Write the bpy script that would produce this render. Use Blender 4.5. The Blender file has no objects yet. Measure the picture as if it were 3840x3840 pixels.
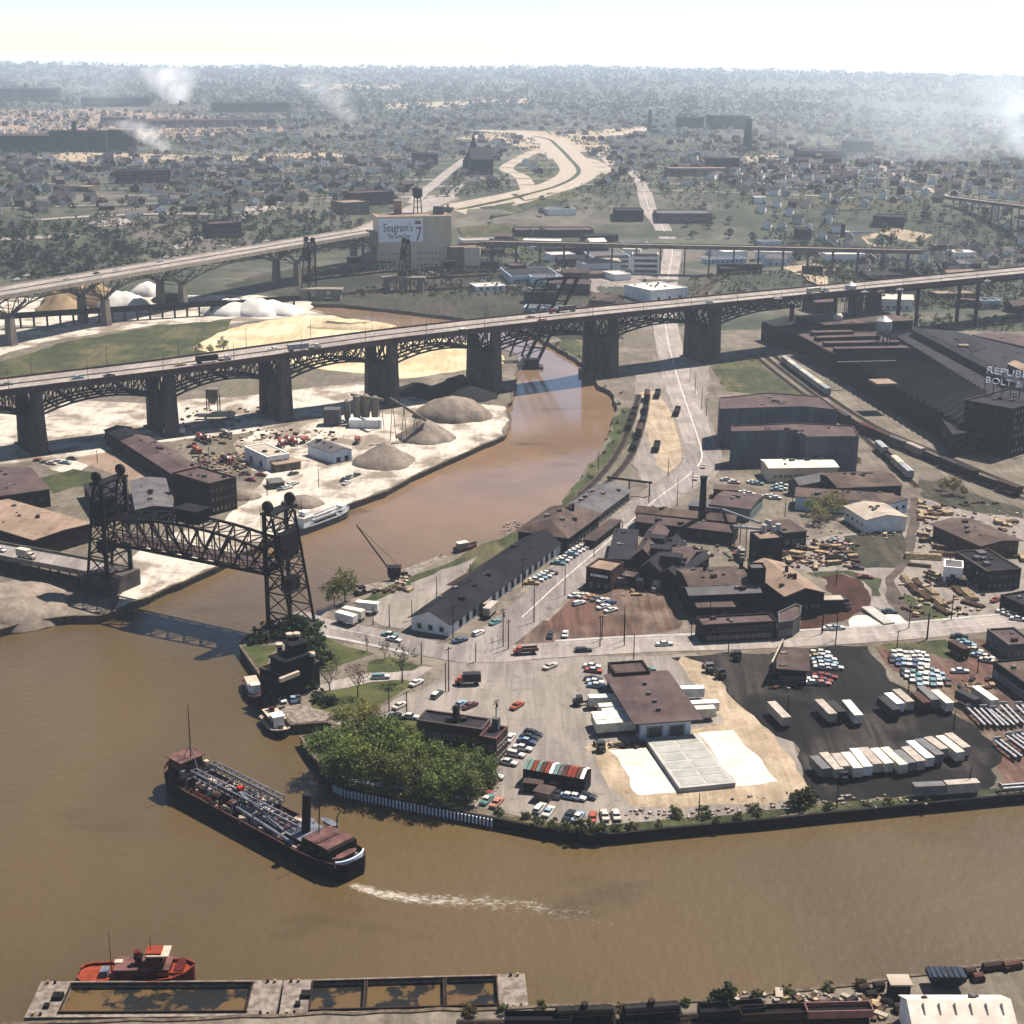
import bpy,bmesh,math,random
import numpy as np
from mathutils import Vector,Matrix,noise
from mathutils.geometry import delaunay_2d_cdt
random.seed(7)
S = bpy.context.scene
COL = S.collection
rad = math.radians
# ---------------------------------------------------------------- camera
FPX,CPX,HC = 5599.0,1920.0,175.0 # focal length in photo pixels, centre, height above the flats
TILT = math.atan((CPX - 214.7) / FPX)
ROLL = rad(0.4)
_f = Vector((0,math.cos(TILT),-math.sin(TILT)))
_r0 = Vector((1,0,0)); _u0 = _r0.cross(_f)
_R = _r0 * math.cos(ROLL) + _u0 * math.sin(ROLL)
_U = -_r0 * math.sin(ROLL) + _u0 * math.cos(ROLL)
cam = bpy.data.cameras.new('camera'); camo = bpy.data.objects.new('camera',cam); COL.objects.link(camo)
cam.sensor_width = cam.sensor_height = 24.0
cam.lens = 24.0 * FPX / 3840.0
cam.clip_start = 1.0; cam.clip_end = 60000.0
camo.matrix_world = Matrix(((_R.x,_U.x,-_f.x,0),(_R.y,_U.y,-_f.y,0),(_R.z,_U.z,-_f.z,HC),(0,0,0,1)))
S.camera = camo
# ---------------------------------------------------------------- sky, sun, exposure
SUN_EL,SUN_AZ = rad(59),math.atan2(0.75,0.66) # azimuth from +Y towards +X: behind the scene, to the right
w = bpy.data.worlds.new('World'); S.world = w; w.use_nodes = True
nt = w.node_tree; bg = nt.nodes['Background']
sky = nt.nodes.new('ShaderNodeTexSky'); sky.sky_type = 'NISHITA'; sky.sun_disc = False
sky.sun_elevation = SUN_EL; sky.sun_rotation = SUN_AZ; sky.air_density = 0.75; sky.dust_density = 0.05; sky.ozone_density = 1.0; sky.altitude = 200
nt.links.new(sky.outputs[0],bg.inputs[0]); bg.inputs[1].default_value = 0.054
sl = bpy.data.lights.new('sun','SUN'); sl.energy = 5.0; sl.angle = rad(0.5); sl.color = (1.0,0.915,0.82)
so = bpy.data.objects.new('sun',sl); COL.objects.link(so)
_sd = Vector((math.sin(SUN_AZ) * math.cos(SUN_EL),math.cos(SUN_AZ) * math.cos(SUN_EL),math.sin(SUN_EL)))
so.rotation_euler = _sd.to_track_quat('Z','Y').to_euler(); so.location = (0,0,400)
S.view_settings.view_transform = 'Standard'; S.view_settings.look = 'None'
S.view_settings.exposure = 1.38; S.view_settings.gamma = 1.0; S.view_settings.use_curve_mapping = False
S.cycles.max_bounces = 5; S.cycles.diffuse_bounces = 2; S.cycles.glossy_bounces = 2; S.cycles.transmission_bounces = 2
S.cycles.volume_bounces = 1; S.cycles.transparent_max_bounces = 8
S.cycles.use_denoising = True
S.cycles.volume_step_rate = 4.0; S.cycles.volume_max_steps = 64
# ---------------------------------------------------------------- survey: photo sheet -> place
# every sheet is a crop of the photograph (x0, y0, photo pixels per sheet pixel); a point on a sheet is sighted onto the terrain or a level z
REG = dict(A=(0,200,.6625),B=(1280,200,.6625),C=(2560,200,.6625),D=(0,900,.6625),E=(1280,900,.6625),F=(2560,900,.6625),
K=(0,1600,.6625),L=(1280,1600,.6625),M=(2560,1600,.6625),N=(800,2300,.6625),O=(1800,2300,.56936),Q=(2740,2300,.56936),
R=(560,2680,.45549),S=(60,3440,1.0352),T=(2000,3540,.95238),U=(0,1700,.72464),W=(0,0,1.98758))
def sm(a,b,x):
 t = min(1,max(0,(x - a) / (b - a))); return t * t * (3 - 2 * t)
MOUNDS = [] # (x, y, rx, ry, angle, height) smooth earth mounds that belong to the terrain
def terrain(x,y):
 if y < 950: return 0.0
 toe = 1220 + 260 * sm(-420,-60,x)
 z = 28 * sm(toe,toe + 260,y)
 if y > 4500:
  rid = 56 + 8 * math.sin(x * 0.0011 + 1) + 5 * math.sin(x * 0.0031) - 26 * sm(800,5000,x) + 6 * sm(-800,-4000,x)
  z += rid * sm(4500,12500,y) - 60 * sm(12800,15000,y)
 for (mx,my,rx,ry,an,h) in MOUNDS:
  dx,dy = x - mx,y - my
  if abs(dx) > 400 or abs(dy) > 400: continue
  c,s = math.cos(an),math.sin(an)
  q = ((dx * c + dy * s) / rx) ** 2 + ((-dx * s + dy * c) / ry) ** 2
  if q < 1: z += h * (1 - q) ** 1.5
 return z
def ray(r,x,y):
 a,b,s = REG[r]
 return _f + _R * ((a + x * s - CPX) / FPX) - _U * ((b + y * s - CPX) / FPX)
def G(r,x,y,z=None):
 d = ray(r,x,y)
 if z is None:
  t = (-HC) / d.z if d.z < -1e-4 else 1e5
  if d.y * t < 950: return Vector((d.x * t,d.y * t,0))
  t0 = 900 / d.y; t = t0
  while t < 16000:
   t2 = t * 1.006
   if HC + d.z * t2 <= terrain(d.x * t2,d.y * t2):
    for _ in range(18):
     m = (t + t2) / 2
     if HC + d.z * m <= terrain(d.x * m,d.y * m): t2 = m
     else: t = m
    break
   t = t2
  return Vector((d.x * t,d.y * t,terrain(d.x * t,d.y * t)))
 t = (z - HC) / d.z
 return Vector((d.x * t,d.y * t,z))
def GL(r,pts,z=None): return [G(r,x,y,z) for x,y in pts]
def zat(base,r,x,y):
 d = ray(r,x,y); t = math.hypot(base[0],base[1]) / math.hypot(d.x,d.y); return HC + d.z * t
 # ---------------------------------------------------------------- colour and materials
ALB = .56 # photo tone -> surface reflectance
def lin(r,g,b):
 f = lambda v: (v / 12.92 if v <= .04045 else ((v + .055) / 1.055) ** 2.4)
 m = ((f(r / 255) + f(g / 255) + f(b / 255)) / 3) ** .42 * ALB # deeper darks: photo tones are steeper than reflectances
 return (f(r / 255) * m,f(g / 255) * m,f(b / 255) * m,1)
MATS = {}
def mat(name,c1,c2=None,scale=.25,rough=.85,spec=.1,fine=0.0,fscale=3.0,bump=0.0,metal=0.0,objcol=False,stretch=None,detail=4.0,lo=.35,hi=.65,third=None,tscale=.03,streak=0.0,sang=.6,stain=0.0,stsc=.3):
 """procedural surface: two tones mixed by world-space noise, optional third tone in large patches, fine grain and a little relief"""
 m = bpy.data.materials.new(name); m.use_nodes = True; MATS[name] = m
 n = m.node_tree.nodes; l = m.node_tree.links; p = n['Principled BSDF']
 p.inputs['Roughness'].default_value = rough; p.inputs['Metallic'].default_value = metal
 p.inputs['Specular IOR Level'].default_value = spec
 geo = n.new('ShaderNodeNewGeometry'); pos = geo.outputs['Position']
 if stretch:
  mp = n.new('ShaderNodeMapping'); mp.inputs['Scale'].default_value = stretch[:3]
  if len(stretch) > 3: mp.inputs['Rotation'].default_value = (0,0,stretch[3])
  l.new(pos,mp.inputs['Vector']); pos = mp.outputs[0]
 def nz(sc,det):
  t = n.new('ShaderNodeTexNoise'); t.inputs['Scale'].default_value = sc; t.inputs['Detail'].default_value = det; t.inputs['Roughness'].default_value = .6
  l.new(pos,t.inputs['Vector']); return t.outputs['Fac']
 def ramp(fac,a,b):
  r = n.new('ShaderNodeMapRange'); r.inputs['From Min'].default_value = a; r.inputs['From Max'].default_value = b; r.interpolation_type = 'SMOOTHSTEP'
  l.new(fac,r.inputs['Value']); return r.outputs[0]
 def mix(fac,a,b):
  x = n.new('ShaderNodeMix'); x.data_type = 'RGBA'
  if isinstance(fac,float): x.inputs[0].default_value = fac
  else: l.new(fac,x.inputs[0])
  for k,v in ((6,a),(7,b)):
   if isinstance(v,tuple): x.inputs[k].default_value = v
   else: l.new(v,x.inputs[k])
  return x.outputs[2]
 if c2 is None: c2 = tuple(v * .8 for v in c1[:3]) + (1,)
 if objcol:
  oi = n.new('ShaderNodeObjectInfo'); base = oi.outputs['Color']
  dk = mix(.3,base,tuple(c2)); col = mix(ramp(nz(scale,detail),lo,hi),base,dk)
 else:
  col = mix(ramp(nz(scale,detail),lo,hi),tuple(c1),tuple(c2))
 if third: col = mix(ramp(nz(tscale,3),.48,.62),col,tuple(third))
 if streak:
  mp2 = n.new('ShaderNodeMapping'); mp2.inputs['Scale'].default_value = (.35,.03,.3); mp2.inputs['Rotation'].default_value = (0,0,sang); l.new(geo.outputs['Position'],mp2.inputs['Vector'])
  ns = n.new('ShaderNodeTexNoise'); ns.inputs['Scale'].default_value = 1.0; ns.inputs['Detail'].default_value = 8; ns.inputs['Distortion'].default_value = 1.2; l.new(mp2.outputs[0],ns.inputs['Vector'])
  mr = n.new('ShaderNodeMapRange'); mr.inputs[1].default_value = .38; mr.inputs[2].default_value = .62; mr.inputs[3].default_value = 1 - streak; mr.inputs[4].default_value = 1 + streak; l.new(ns.outputs['Fac'],mr.inputs[0])
  x = n.new('ShaderNodeMix'); x.data_type = 'RGBA'; x.blend_type = 'MULTIPLY'; x.inputs[0].default_value = 1; l.new(col,x.inputs[6]); l.new(mr.outputs[0],x.inputs[7]); col = x.outputs[2]
 if stain:
  x = n.new('ShaderNodeMix'); x.data_type = 'RGBA'; x.blend_type = 'MULTIPLY'; x.inputs[7].default_value = (.5,.48,.46,1); l.new(col,x.inputs[6])
  q = n.new('ShaderNodeMath'); q.operation = 'MULTIPLY'; q.inputs[1].default_value = stain; l.new(ramp(nz(stsc,6),.56,.68),q.inputs[0]); l.new(q.outputs[0],x.inputs[0]); col = x.outputs[2]
 if fine:
  g = nz(fscale,2); mm = n.new('ShaderNodeMapRange'); mm.inputs['From Min'].default_value = .25; mm.inputs['From Max'].default_value = .75
  mm.inputs['To Min'].default_value = 1 - fine; mm.inputs['To Max'].default_value = 1 + fine; l.new(g,mm.inputs[0])
  x = n.new('ShaderNodeMix'); x.data_type = 'RGBA'; x.blend_type = 'MULTIPLY'; x.inputs[0].default_value = 1
  l.new(col,x.inputs[6]); l.new(mm.outputs[0],x.inputs[7]); col = x.outputs[2]
 l.new(col,p.inputs['Base Color'])
 if bump:
  b = n.new('ShaderNodeBump'); b.inputs['Strength'].default_value = bump; b.inputs['Distance'].default_value = .3
  l.new(nz(fscale * .6,4),b.inputs['Height']); l.new(b.outputs[0],p.inputs['Normal'])
 return m
L3 = lin
mat('soil',L3(160,148,132),L3(134,122,108),.06,fine=.25,fscale=.6,bump=.3,third=L3(142,132,112),tscale=.012,streak=0.14,sang=0.9,stain=0.55)
mat('lot',L3(178,166,156),L3(158,147,138),.045,fine=.12,fscale=1.5,third=L3(168,158,146),tscale=.02,detail=8,streak=0.16,sang=-0.5,stain=0.55)
mat('lot_brown',L3(150,128,112),L3(124,96,82),.07,fine=.22,fscale=.9,third=L3(140,102,88),tscale=.03,streak=0.3,sang=0.4,stain=0.55)
mat('red_dirt',L3(118,74,60),L3(96,58,48),.1,fine=.25,fscale=.8,streak=0.25,sang=0.4)
mat('cinder',L3(58,54,54),L3(40,38,40),.06,fine=.35,fscale=.5,third=L3(88,80,74),tscale=.035,bump=.3,streak=0.45,sang=-0.3,stain=.4)
mat('tan_sand',L3(206,186,158),L3(184,162,134),.08,fine=.15,fscale=.8,streak=0.14,sang=0.9,stain=0.55)
mat('white_gravel',L3(236,228,214),L3(222,212,196),.1,fine=.08,fscale=1.2,stain=0.25)
mat('sand_field',L3(232,214,176),L3(214,190,148),.03,fine=.12,fscale=.3,bump=.3,streak=0.12,sang=1.2)
mat('pale_yard',L3(222,212,196),L3(198,184,166),.05,fine=.2,fscale=.5,third=L3(168,152,136),tscale=.05,bump=.2,streak=0.1,sang=0.9,stain=0.55)
mat('grass',L3(104,112,66),L3(86,94,58),.09,fine=.3,fscale=.9,third=L3(128,120,82),tscale=.03,bump=.3,streak=0.25,sang=0.3)
mat('lawn',L3(120,124,70),L3(100,108,60),.12,fine=.25,fscale=1.0,bump=.3)
mat('scrub_ground',L3(88,92,66),L3(106,96,80),.03,fine=.4,fscale=.3,third=L3(70,76,56),tscale=.01,streak=.35,sang=.2)
mat('asphalt',L3(174,164,158),L3(158,148,142),.05,fine=.12,fscale=1.0,stretch=(1,.35,1,.75),detail=8,streak=0.18,sang=-0.65,stain=0.55)
mat('asphalt_light',L3(190,178,168),L3(172,160,152),.05,fine=.12,fscale=1.0,detail=8,streak=0.15,sang=1.4,stain=0.55)
mat('road_paint',L3(236,230,220),L3(200,194,186),.6)
mat('track_bed',L3(134,118,106),L3(106,92,84),.15,fine=.3,fscale=1.0,bump=.3)
mat('rail_steel',L3(120,104,92),L3(90,74,64),.5,rough=.5)
mat('tie_wood',L3(92,78,66),L3(70,58,50),.8)
mat('concrete',L3(176,164,150),L3(150,138,126),.2,fine=.12,fscale=2.0,stretch=(1,1,.35))
mat('concrete_new',L3(206,202,194),L3(190,186,178),.2,fine=.08,fscale=2.0)
mat('concrete_wet',L3(176,178,166),L3(196,196,186),.15,fine=.06,fscale=2.0)
mat('pier_concrete',L3(128,118,112),L3(98,92,92),.18,fine=.15,fscale=1.0,stretch=(1,1,.2),streak=0.2,sang=0)
mat('dock_wood',L3(178,164,152),L3(142,128,118),.6,fine=.2,fscale=3.0)
mat('quay_steel',L3(52,46,44),L3(74,62,54),.5,fine=.2,rough=.8)
mat('quay_timber',L3(150,132,112),L3(118,102,86),.7,fine=.2)
mat('black_steel',L3(40,36,36),L3(60,50,46),.7,rough=.6)
mat('rust_steel',L3(104,76,64),L3(80,58,50),.6,rough=.7)
mat('blue_steel',L3(70,86,108),L3(54,68,88),.3,rough=.6)
mat('pale_steel',L3(168,160,150),L3(140,132,124),.4,rough=.6)
mat('silver',L3(206,206,206),L3(180,182,186),.5,rough=.45,metal=.3)
mat('grey_steel',L3(120,122,128),L3(100,102,108),.5,rough=.55)
mat('roof_brown',L3(126,106,98),L3(106,88,82),.12,fine=.12,fscale=1.5,third=L3(138,116,104),tscale=.05,detail=8,streak=0.14,sang=0.4,stain=.6,stsc=.22)
mat('roof_mauve',L3(134,112,108),L3(116,96,94),.1,fine=.1,fscale=1.5,detail=8,streak=0.1,sang=0.2,stain=.6,stsc=.22)
mat('roof_dark',L3(80,76,84),L3(66,63,72),.15,fine=.12,fscale=1.5,detail=8,streak=0.18,sang=0.4,stain=.6,stsc=.22)
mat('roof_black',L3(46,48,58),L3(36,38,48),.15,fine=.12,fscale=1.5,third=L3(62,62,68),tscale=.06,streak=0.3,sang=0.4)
mat('roof_tan',L3(186,160,138),L3(170,144,124),.08,fine=.08,fscale=1.5,detail=8,streak=0.1,sang=0.5,stain=.6,stsc=.22)
mat('roof_white',L3(240,230,216),L3(226,212,194),.2,fine=.06)
mat('roof_cream',L3(206,192,174),L3(190,174,156),.2,fine=.08,stain=.6,stsc=.22)
mat('roof_grey',L3(140,136,136),L3(122,118,120),.15,fine=.1,detail=8,stain=.6,stsc=.22)
mat('brick_dark',L3(84,58,50),L3(64,46,42),.4,fine=.2,fscale=4.0)
mat('brick_red',L3(122,82,70),L3(98,66,58),.4,fine=.2,fscale=4.0)
mat('brick_soot',L3(54,44,42),L3(40,34,34),.3,fine=.2,fscale=3.0)
mat('slate_wall',L3(134,144,160),L3(108,118,136),.1,fine=.12,fscale=1.5,stretch=(1,1,.15))
mat('wall_white',(.70,.68,.64,1),(.58,.56,.52,1),.3,fine=.06)
mat('wall_blue',(.44,.50,.57,1),(.36,.42,.48,1),.3,fine=.08)
mat('wall_cream',(.56,.46,.32,1),(.46,.37,.25,1),.1,fine=.06,stretch=(1,1,.2))
mat('wall_grey',L3(136,132,132),L3(116,112,114),.3,fine=.1)
mat('wall_dark',L3(66,66,72),L3(52,52,58),.3,fine=.15)
mat('wall_green',L3(150,178,166),L3(132,158,148),.3,fine=.08)
mat('wall_tan',L3(168,144,126),L3(146,124,108),.3,fine=.1)
mat('glass',L3(40,48,58),L3(60,68,78),.6,rough=.12,spec=.6)
mat('glass_glint',L3(150,166,184),L3(120,136,156),.6,rough=.2,spec=.6)  # paler copy of glass, the glint is put into its colour
mat('frame_pale',L3(190,184,176),L3(170,164,156),1.0)
mat('paint',L3(200,200,200),L3(120,116,110),1.2,rough=.35,spec=.5,objcol=True)
mat('matte_paint',L3(200,200,200),L3(96,84,74),.5,rough=.7,objcol=True,fine=.08)
mat('tyre',L3(30,30,32),L3(44,42,42),2.0)
mat('chrome',L3(180,180,182),L3(150,150,154),2.0,rough=.3,metal=.7)
mat('pole_wood',L3(84,68,58),L3(62,50,44),1.0)
mat('bark',L3(88,72,60),L3(64,52,46),1.5)
mat('lumber',L3(214,190,150),L3(170,142,110),.8,fine=.15,fscale=6.0)
mat('old_lumber',L3(146,116,90),L3(106,82,66),.8,fine=.2,fscale=5.0)
mat('gravel_pile',L3(178,162,146),L3(156,140,126),.25,fine=.18,fscale=1.2,bump=.4)
mat('salt_pile',L3(244,240,232),L3(226,220,210),.1,fine=.06,fscale=.7,bump=.3)
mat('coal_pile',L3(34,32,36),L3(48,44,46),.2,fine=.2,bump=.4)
mat('tan_pile',L3(196,168,128),L3(170,142,106),.1,fine=.1,bump=.3)
mat('rubble',L3(206,192,176),L3(140,124,110),.5,fine=.2)
mat('sludge',L3(66,68,66),L3(140,112,74),.13,lo=.47,hi=.53,rough=.25,detail=6)
mat('foam',L3(236,228,214),L3(220,208,190),.5)
mat('sign_white',(.82,.8,.78,1),(.76,.75,.74,1),.3)
mat('sign_red',L3(226,70,40),L3(210,62,36),.3)
mat('sign_black',L3(40,40,46),L3(50,50,56),.3)
mat('ship_black',L3(40,34,34),L3(58,46,42),.3,rough=.6)
mat('ship_rust',L3(138,92,82),L3(108,72,64),.4,rough=.7)
mat('ship_pink',L3(158,112,104),L3(124,88,84),.4,rough=.7)
mat('ship_grey',L3(150,154,168),L3(120,124,138),.5,rough=.6)
mat('tug_red',L3(150,50,38),L3(122,42,34),.5,rough=.5)
mat('orange',L3(200,88,54),L3(172,74,48),.5,rough=.5)
mat('cream',L3(226,206,184),L3(208,186,164),.5)
mat('far_ground',L3(112,114,94),L3(88,100,76),.012,fine=.45,fscale=.05,third=L3(136,128,114),tscale=.004,detail=9)
# foliage: leaf colour from the object's colour, light passing through the leaves
def leafmat(name):
 m = bpy.data.materials.new(name); m.use_nodes = True; MATS[name] = m
 n = m.node_tree.nodes; l = m.node_tree.links; p = n['Principled BSDF']; p.inputs['Roughness'].default_value = .7; p.inputs['Specular IOR Level'].default_value = .15
 oi = n.new('ShaderNodeObjectInfo'); geo = n.new('ShaderNodeNewGeometry')
 t = n.new('ShaderNodeTexNoise'); t.inputs['Scale'].default_value = .8; l.new(geo.outputs['Position'],t.inputs['Vector'])
 r = n.new('ShaderNodeMapRange'); r.inputs[1].default_value = .3; r.inputs[2].default_value = .7; r.inputs[3].default_value = .7; r.inputs[4].default_value = 1.3; l.new(t.outputs['Fac'],r.inputs[0])
 x = n.new('ShaderNodeMix'); x.data_type = 'RGBA'; x.blend_type = 'MULTIPLY'; x.inputs[0].default_value = 1; l.new(oi.outputs['Color'],x.inputs[6]); l.new(r.outputs[0],x.inputs[7])
 l.new(x.outputs[2],p.inputs['Base Color'])
 tr = n.new('ShaderNodeBsdfTranslucent'); l.new(x.outputs[2],tr.inputs['Color'])
 ms = n.new('ShaderNodeMixShader'); ms.inputs[0].default_value = .3; l.new(p.outputs[0],ms.inputs[1]); l.new(tr.outputs[0],ms.inputs[2])
 l.new(ms.outputs[0],n['Material Output'].inputs['Surface'])
 return m
leafmat('leaves')
# muddy river: brown silt, wind ripples that come and go, oily patches
def watermat():
 m = bpy.data.materials.new('river_water'); m.use_nodes = True; MATS['river_water'] = m
 n = m.node_tree.nodes; l = m.node_tree.links; p = n['Principled BSDF']
 geo = n.new('ShaderNodeNewGeometry')
 def nz(sc,det,rot=0,st=(1,1,1)):
  mp = n.new('ShaderNodeMapping'); mp.inputs['Scale'].default_value = st; mp.inputs['Rotation'].default_value = (0,0,rot); l.new(geo.outputs['Position'],mp.inputs[0])
  t = n.new('ShaderNodeTexNoise'); t.inputs['Scale'].default_value = sc; t.inputs['Detail'].default_value = det; l.new(mp.outputs[0],t.inputs['Vector']); return t.outputs['Fac']
 def rp(f,a,b,c=0.,d=1.):
  r = n.new('ShaderNodeMapRange'); r.interpolation_type = 'SMOOTHSTEP'
  for i,v in enumerate((a,b,c,d)): r.inputs[1 + i].default_value = v
  l.new(f,r.inputs[0]); return r.outputs[0]
 def mix(f,a,b):
  x = n.new('ShaderNodeMix'); x.data_type = 'RGBA'; l.new(f,x.inputs[0])
  for k,v in ((6,a),(7,b)):
   if isinstance(v,tuple): x.inputs[k].default_value = v
   else: l.new(v,x.inputs[k])
  return x.outputs[2]
 c = mix(rp(nz(.012,5,.6,(1,.5,1)),.35,.65),L3(136,112,70),L3(122,101,64))
 sx = n.new('ShaderNodeSeparateXYZ'); l.new(geo.outputs['Position'],sx.inputs[0])
 c = mix(rp(sx.outputs['Y'],420,640),c,mix(rp(nz(.02,4),.4,.6),L3(176,142,110),L3(164,134,106))) # paler upstream: redder silt, plus sky reflection put into the colour
 c = mix(rp(nz(.02,4,.5,(1,2,1)),.60,.70,0,.45),c,L3(108,84,48))
 l.new(c,p.inputs['Base Color'])
 p.inputs['Specular IOR Level'].default_value = .5; p.inputs['IOR'].default_value = 1.33
 calm = rp(sx.outputs['Y'],540,660,1.0,.2) # wind drops beneath and beyond the high bridge
 rgh = n.new('ShaderNodeMath'); rgh.operation = 'MULTIPLY_ADD'; l.new(calm,rgh.inputs[0]); rgh.inputs[1].default_value = .30; rgh.inputs[2].default_value = .04; l.new(rgh.outputs[0],p.inputs['Roughness'])
 add = n.new('ShaderNodeMath'); add.operation = 'ADD'; l.new(nz(.5,4,.4,(1,.6,1)),add.inputs[0]); l.new(nz(.09,3),add.inputs[1])
 b = n.new('ShaderNodeBump'); b.inputs['Distance'].default_value = .22; l.new(calm,b.inputs['Strength']); l.new(add.outputs[0],b.inputs['Height']); l.new(b.outputs[0],p.inputs['Normal'])
watermat()
# ---------------------------------------------------------------- mesh helpers
class MB:
 def __init__(s): s.v = []; s.f = []; s.m = []
 def add(s,vs,fs,mi=0):
  o = len(s.v); s.v += [tuple(v) for v in vs]; s.f += [tuple(o + i for i in f) for f in fs]; s.m += [mi] * len(fs); return s
 def box(s,c,d,rz=0,mi=0):
  hx,hy,hz = d[0] / 2,d[1] / 2,d[2] / 2; ca,sa = math.cos(rz),math.sin(rz); vs = []
  for z in (-hz,hz):
   for x,y in ((-hx,-hy),(hx,-hy),(hx,hy),(-hx,hy)):
    vs.append((c[0] + x * ca - y * sa,c[1] + x * sa + y * ca,c[2] + z))
  return s.add(vs,[(3,2,1,0),(4,5,6,7),(0,1,5,4),(1,2,6,5),(2,3,7,6),(3,0,4,7)],mi)
 def beam(s,p,q,a,b=None,mi=0):
  b = b or a; p = Vector(p); q = Vector(q); d = (q - p)
  if d.length < 1e-6: return s
  d.normalize(); up = Vector((0,0,1)) if abs(d.z) < .95 else Vector((1,0,0))
  x = d.cross(up).normalized() * a / 2; y = x.cross(d).normalized() * b / 2
  vs = [p - x - y,p + x - y,p + x + y,p - x + y,q - x - y,q + x - y,q + x + y,q - x + y]
  return s.add(vs,[(3,2,1,0),(4,5,6,7),(0,1,5,4),(1,2,6,5),(2,3,7,6),(3,0,4,7)],mi)
 def cyl(s,p,q,r0,r1=None,n=8,mi=0,caps=True):
  r1 = r0 if r1 is None else r1; p = Vector(p); q = Vector(q); d = (q - p).normalized()
  up = Vector((0,0,1)) if abs(d.z) < .95 else Vector((1,0,0)); x = d.cross(up).normalized(); y = x.cross(d).normalized(); vs = []
  for c,r in ((p,r0),(q,r1)):
   for i in range(n):
    a = 2 * math.pi * i / n; vs.append(c - x * math.cos(a) * r + y * math.sin(a) * r)
  fs = [(i,(i + 1) % n,n + (i + 1) % n,n + i) for i in range(n)]
  if caps: fs += [tuple(reversed(range(n))),tuple(range(n,2 * n))]
  return s.add(vs,fs,mi)
 def prism(s,poly,z0,z1,mi=0,top=True,bot=False,mt=None):
  n = len(poly); vs = [(p[0],p[1],z0) for p in poly] + [(p[0],p[1],z1) for p in poly]
  s.add(vs,[(i,(i + 1) % n,n + (i + 1) % n,n + i) for i in range(n)],mi)
  if top: s.add([(p[0],p[1],z1) for p in poly],[tuple(range(n))],mi if mt is None else mt)
  if bot: s.add([(p[0],p[1],z0) for p in poly],[tuple(reversed(range(n)))],mi)
  return s
 def rings(s,rings,mi=0,cap0=True,cap1=True):
  n = len(rings[0]); o = len(s.v)
  for r in rings: s.v += [tuple(v) for v in r]
  for k in range(len(rings) - 1):
   for i in range(n):
    s.f.append((o + k * n + i,o + k * n + (i + 1) % n,o + (k + 1) * n + (i + 1) % n,o + (k + 1) * n + i)); s.m.append(mi)
  if cap0: s.f.append(tuple(o + i for i in reversed(range(n)))); s.m.append(mi)
  if cap1: s.f.append(tuple(o + (len(rings) - 1) * n + i for i in range(n))); s.m.append(mi)
  return s
 def mesh(s,name,mats,smooth=False,off=None):
  me = bpy.data.meshes.new(name)
  v = s.v if off is None else [(a - off[0],b - off[1],c - off[2]) for a,b,c in s.v]
  me.from_pydata(v,[],s.f)
  for m in (mats if isinstance(mats,(list,tuple)) else [mats]): me.materials.append(MATS[m])
  if any(s.m): me.polygons.foreach_set('material_index',s.m)
  if smooth: me.polygons.foreach_set('use_smooth',[True] * len(me.polygons))
  me.update(); return me
 def build(s,name,mats,parent=None,smooth=False,local=False,color=None):
  off = None
  if parent is not None and not local:
   off = Vector((0,0,0)); q = parent
   while q is not None: off = off + Vector(q.location); q = q.parent
  o = bpy.data.objects.new(name,s.mesh(name,mats,smooth,off)); COL.objects.link(o)
  if parent is not None: o.parent = parent
  if color: o.color = color
  return o
def tag(o,label=None,cat=None,group=None,kind=None):
 if label: o['label'] = label
 if cat: o['category'] = cat
 if group: o['group'] = group
 if kind: o['kind'] = kind
 return o
def thing(name,label,cat,loc=(0,0,0),rz=0,group=None):
 o = bpy.data.objects.new(name,None); COL.objects.link(o); o.location = loc; o.rotation_euler = (0,0,rz); o.empty_display_size = .5
 return tag(o,label,cat,group)
def clone(o,parent=None,color=None):
 c = o.copy(); COL.objects.link(c); c.parent = parent
 for ch in o.children: clone(ch,c)
 return c
def paint(o,color,names=None):
 for c in o.children_recursive:
  if names is None or c.name.split('.')[0] in names: c.color = color
class Proto:
 """first use moves the original, later uses copy it with its parts"""
 def __init__(s,root): s.root = root; s.used = False; s.kids = {}
 def put(s,loc,rz=0,label=None,cat=None,group=None,scale=None):
  o = s.root if not s.used else clone(s.src)
  if not s.used:
   s.used = True; s.src = o
  o.location = loc; o.rotation_euler = (0,0,rz)
  if scale: o.scale = scale
  tag(o,label,cat,group); return o
_unit = {}
def unit_beam(m):
 if m not in _unit: _unit[m] = MB().box((0,0,.5),(1,1,1)).mesh('beam',m)
 return _unit[m]
def member(name,p,q,a,b,m,parent):
 """one straight steel or timber piece from p to q, an object sharing one mesh"""
 p = Vector(p); q = Vector(q); d = q - p; L = d.length; d.normalize()
 up = Vector((0,0,1)) if abs(d.z) < .95 else Vector((1,0,0)); x = d.cross(up).normalized(); y = x.cross(d).normalized() * -1
 o = bpy.data.objects.new(name,unit_beam(m)); COL.objects.link(o); o.parent = parent
 pp = p - Vector(parent.location)
 o.matrix_local = Matrix(((x.x * a,y.x * b,d.x * L,pp.x),(x.y * a,y.y * b,d.y * L,pp.y),(x.z * a,y.z * b,d.z * L,pp.z),(0,0,0,1)))
 return o
def ccw(p):
 a = sum(p[i][0] * p[(i + 1) % len(p)][1] - p[(i + 1) % len(p)][0] * p[i][1] for i in range(len(p)))
 return list(p) if a > 0 else list(reversed(p))
def inpoly(x,y,p):
 c = False; n = len(p); j = n - 1
 for i in range(n):
  if (p[i][1] > y) != (p[j][1] > y) and x < (p[j][0] - p[i][0]) * (y - p[i][1]) / (p[j][1] - p[i][1]) + p[i][0]: c = not c
  j = i
 return c
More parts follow.
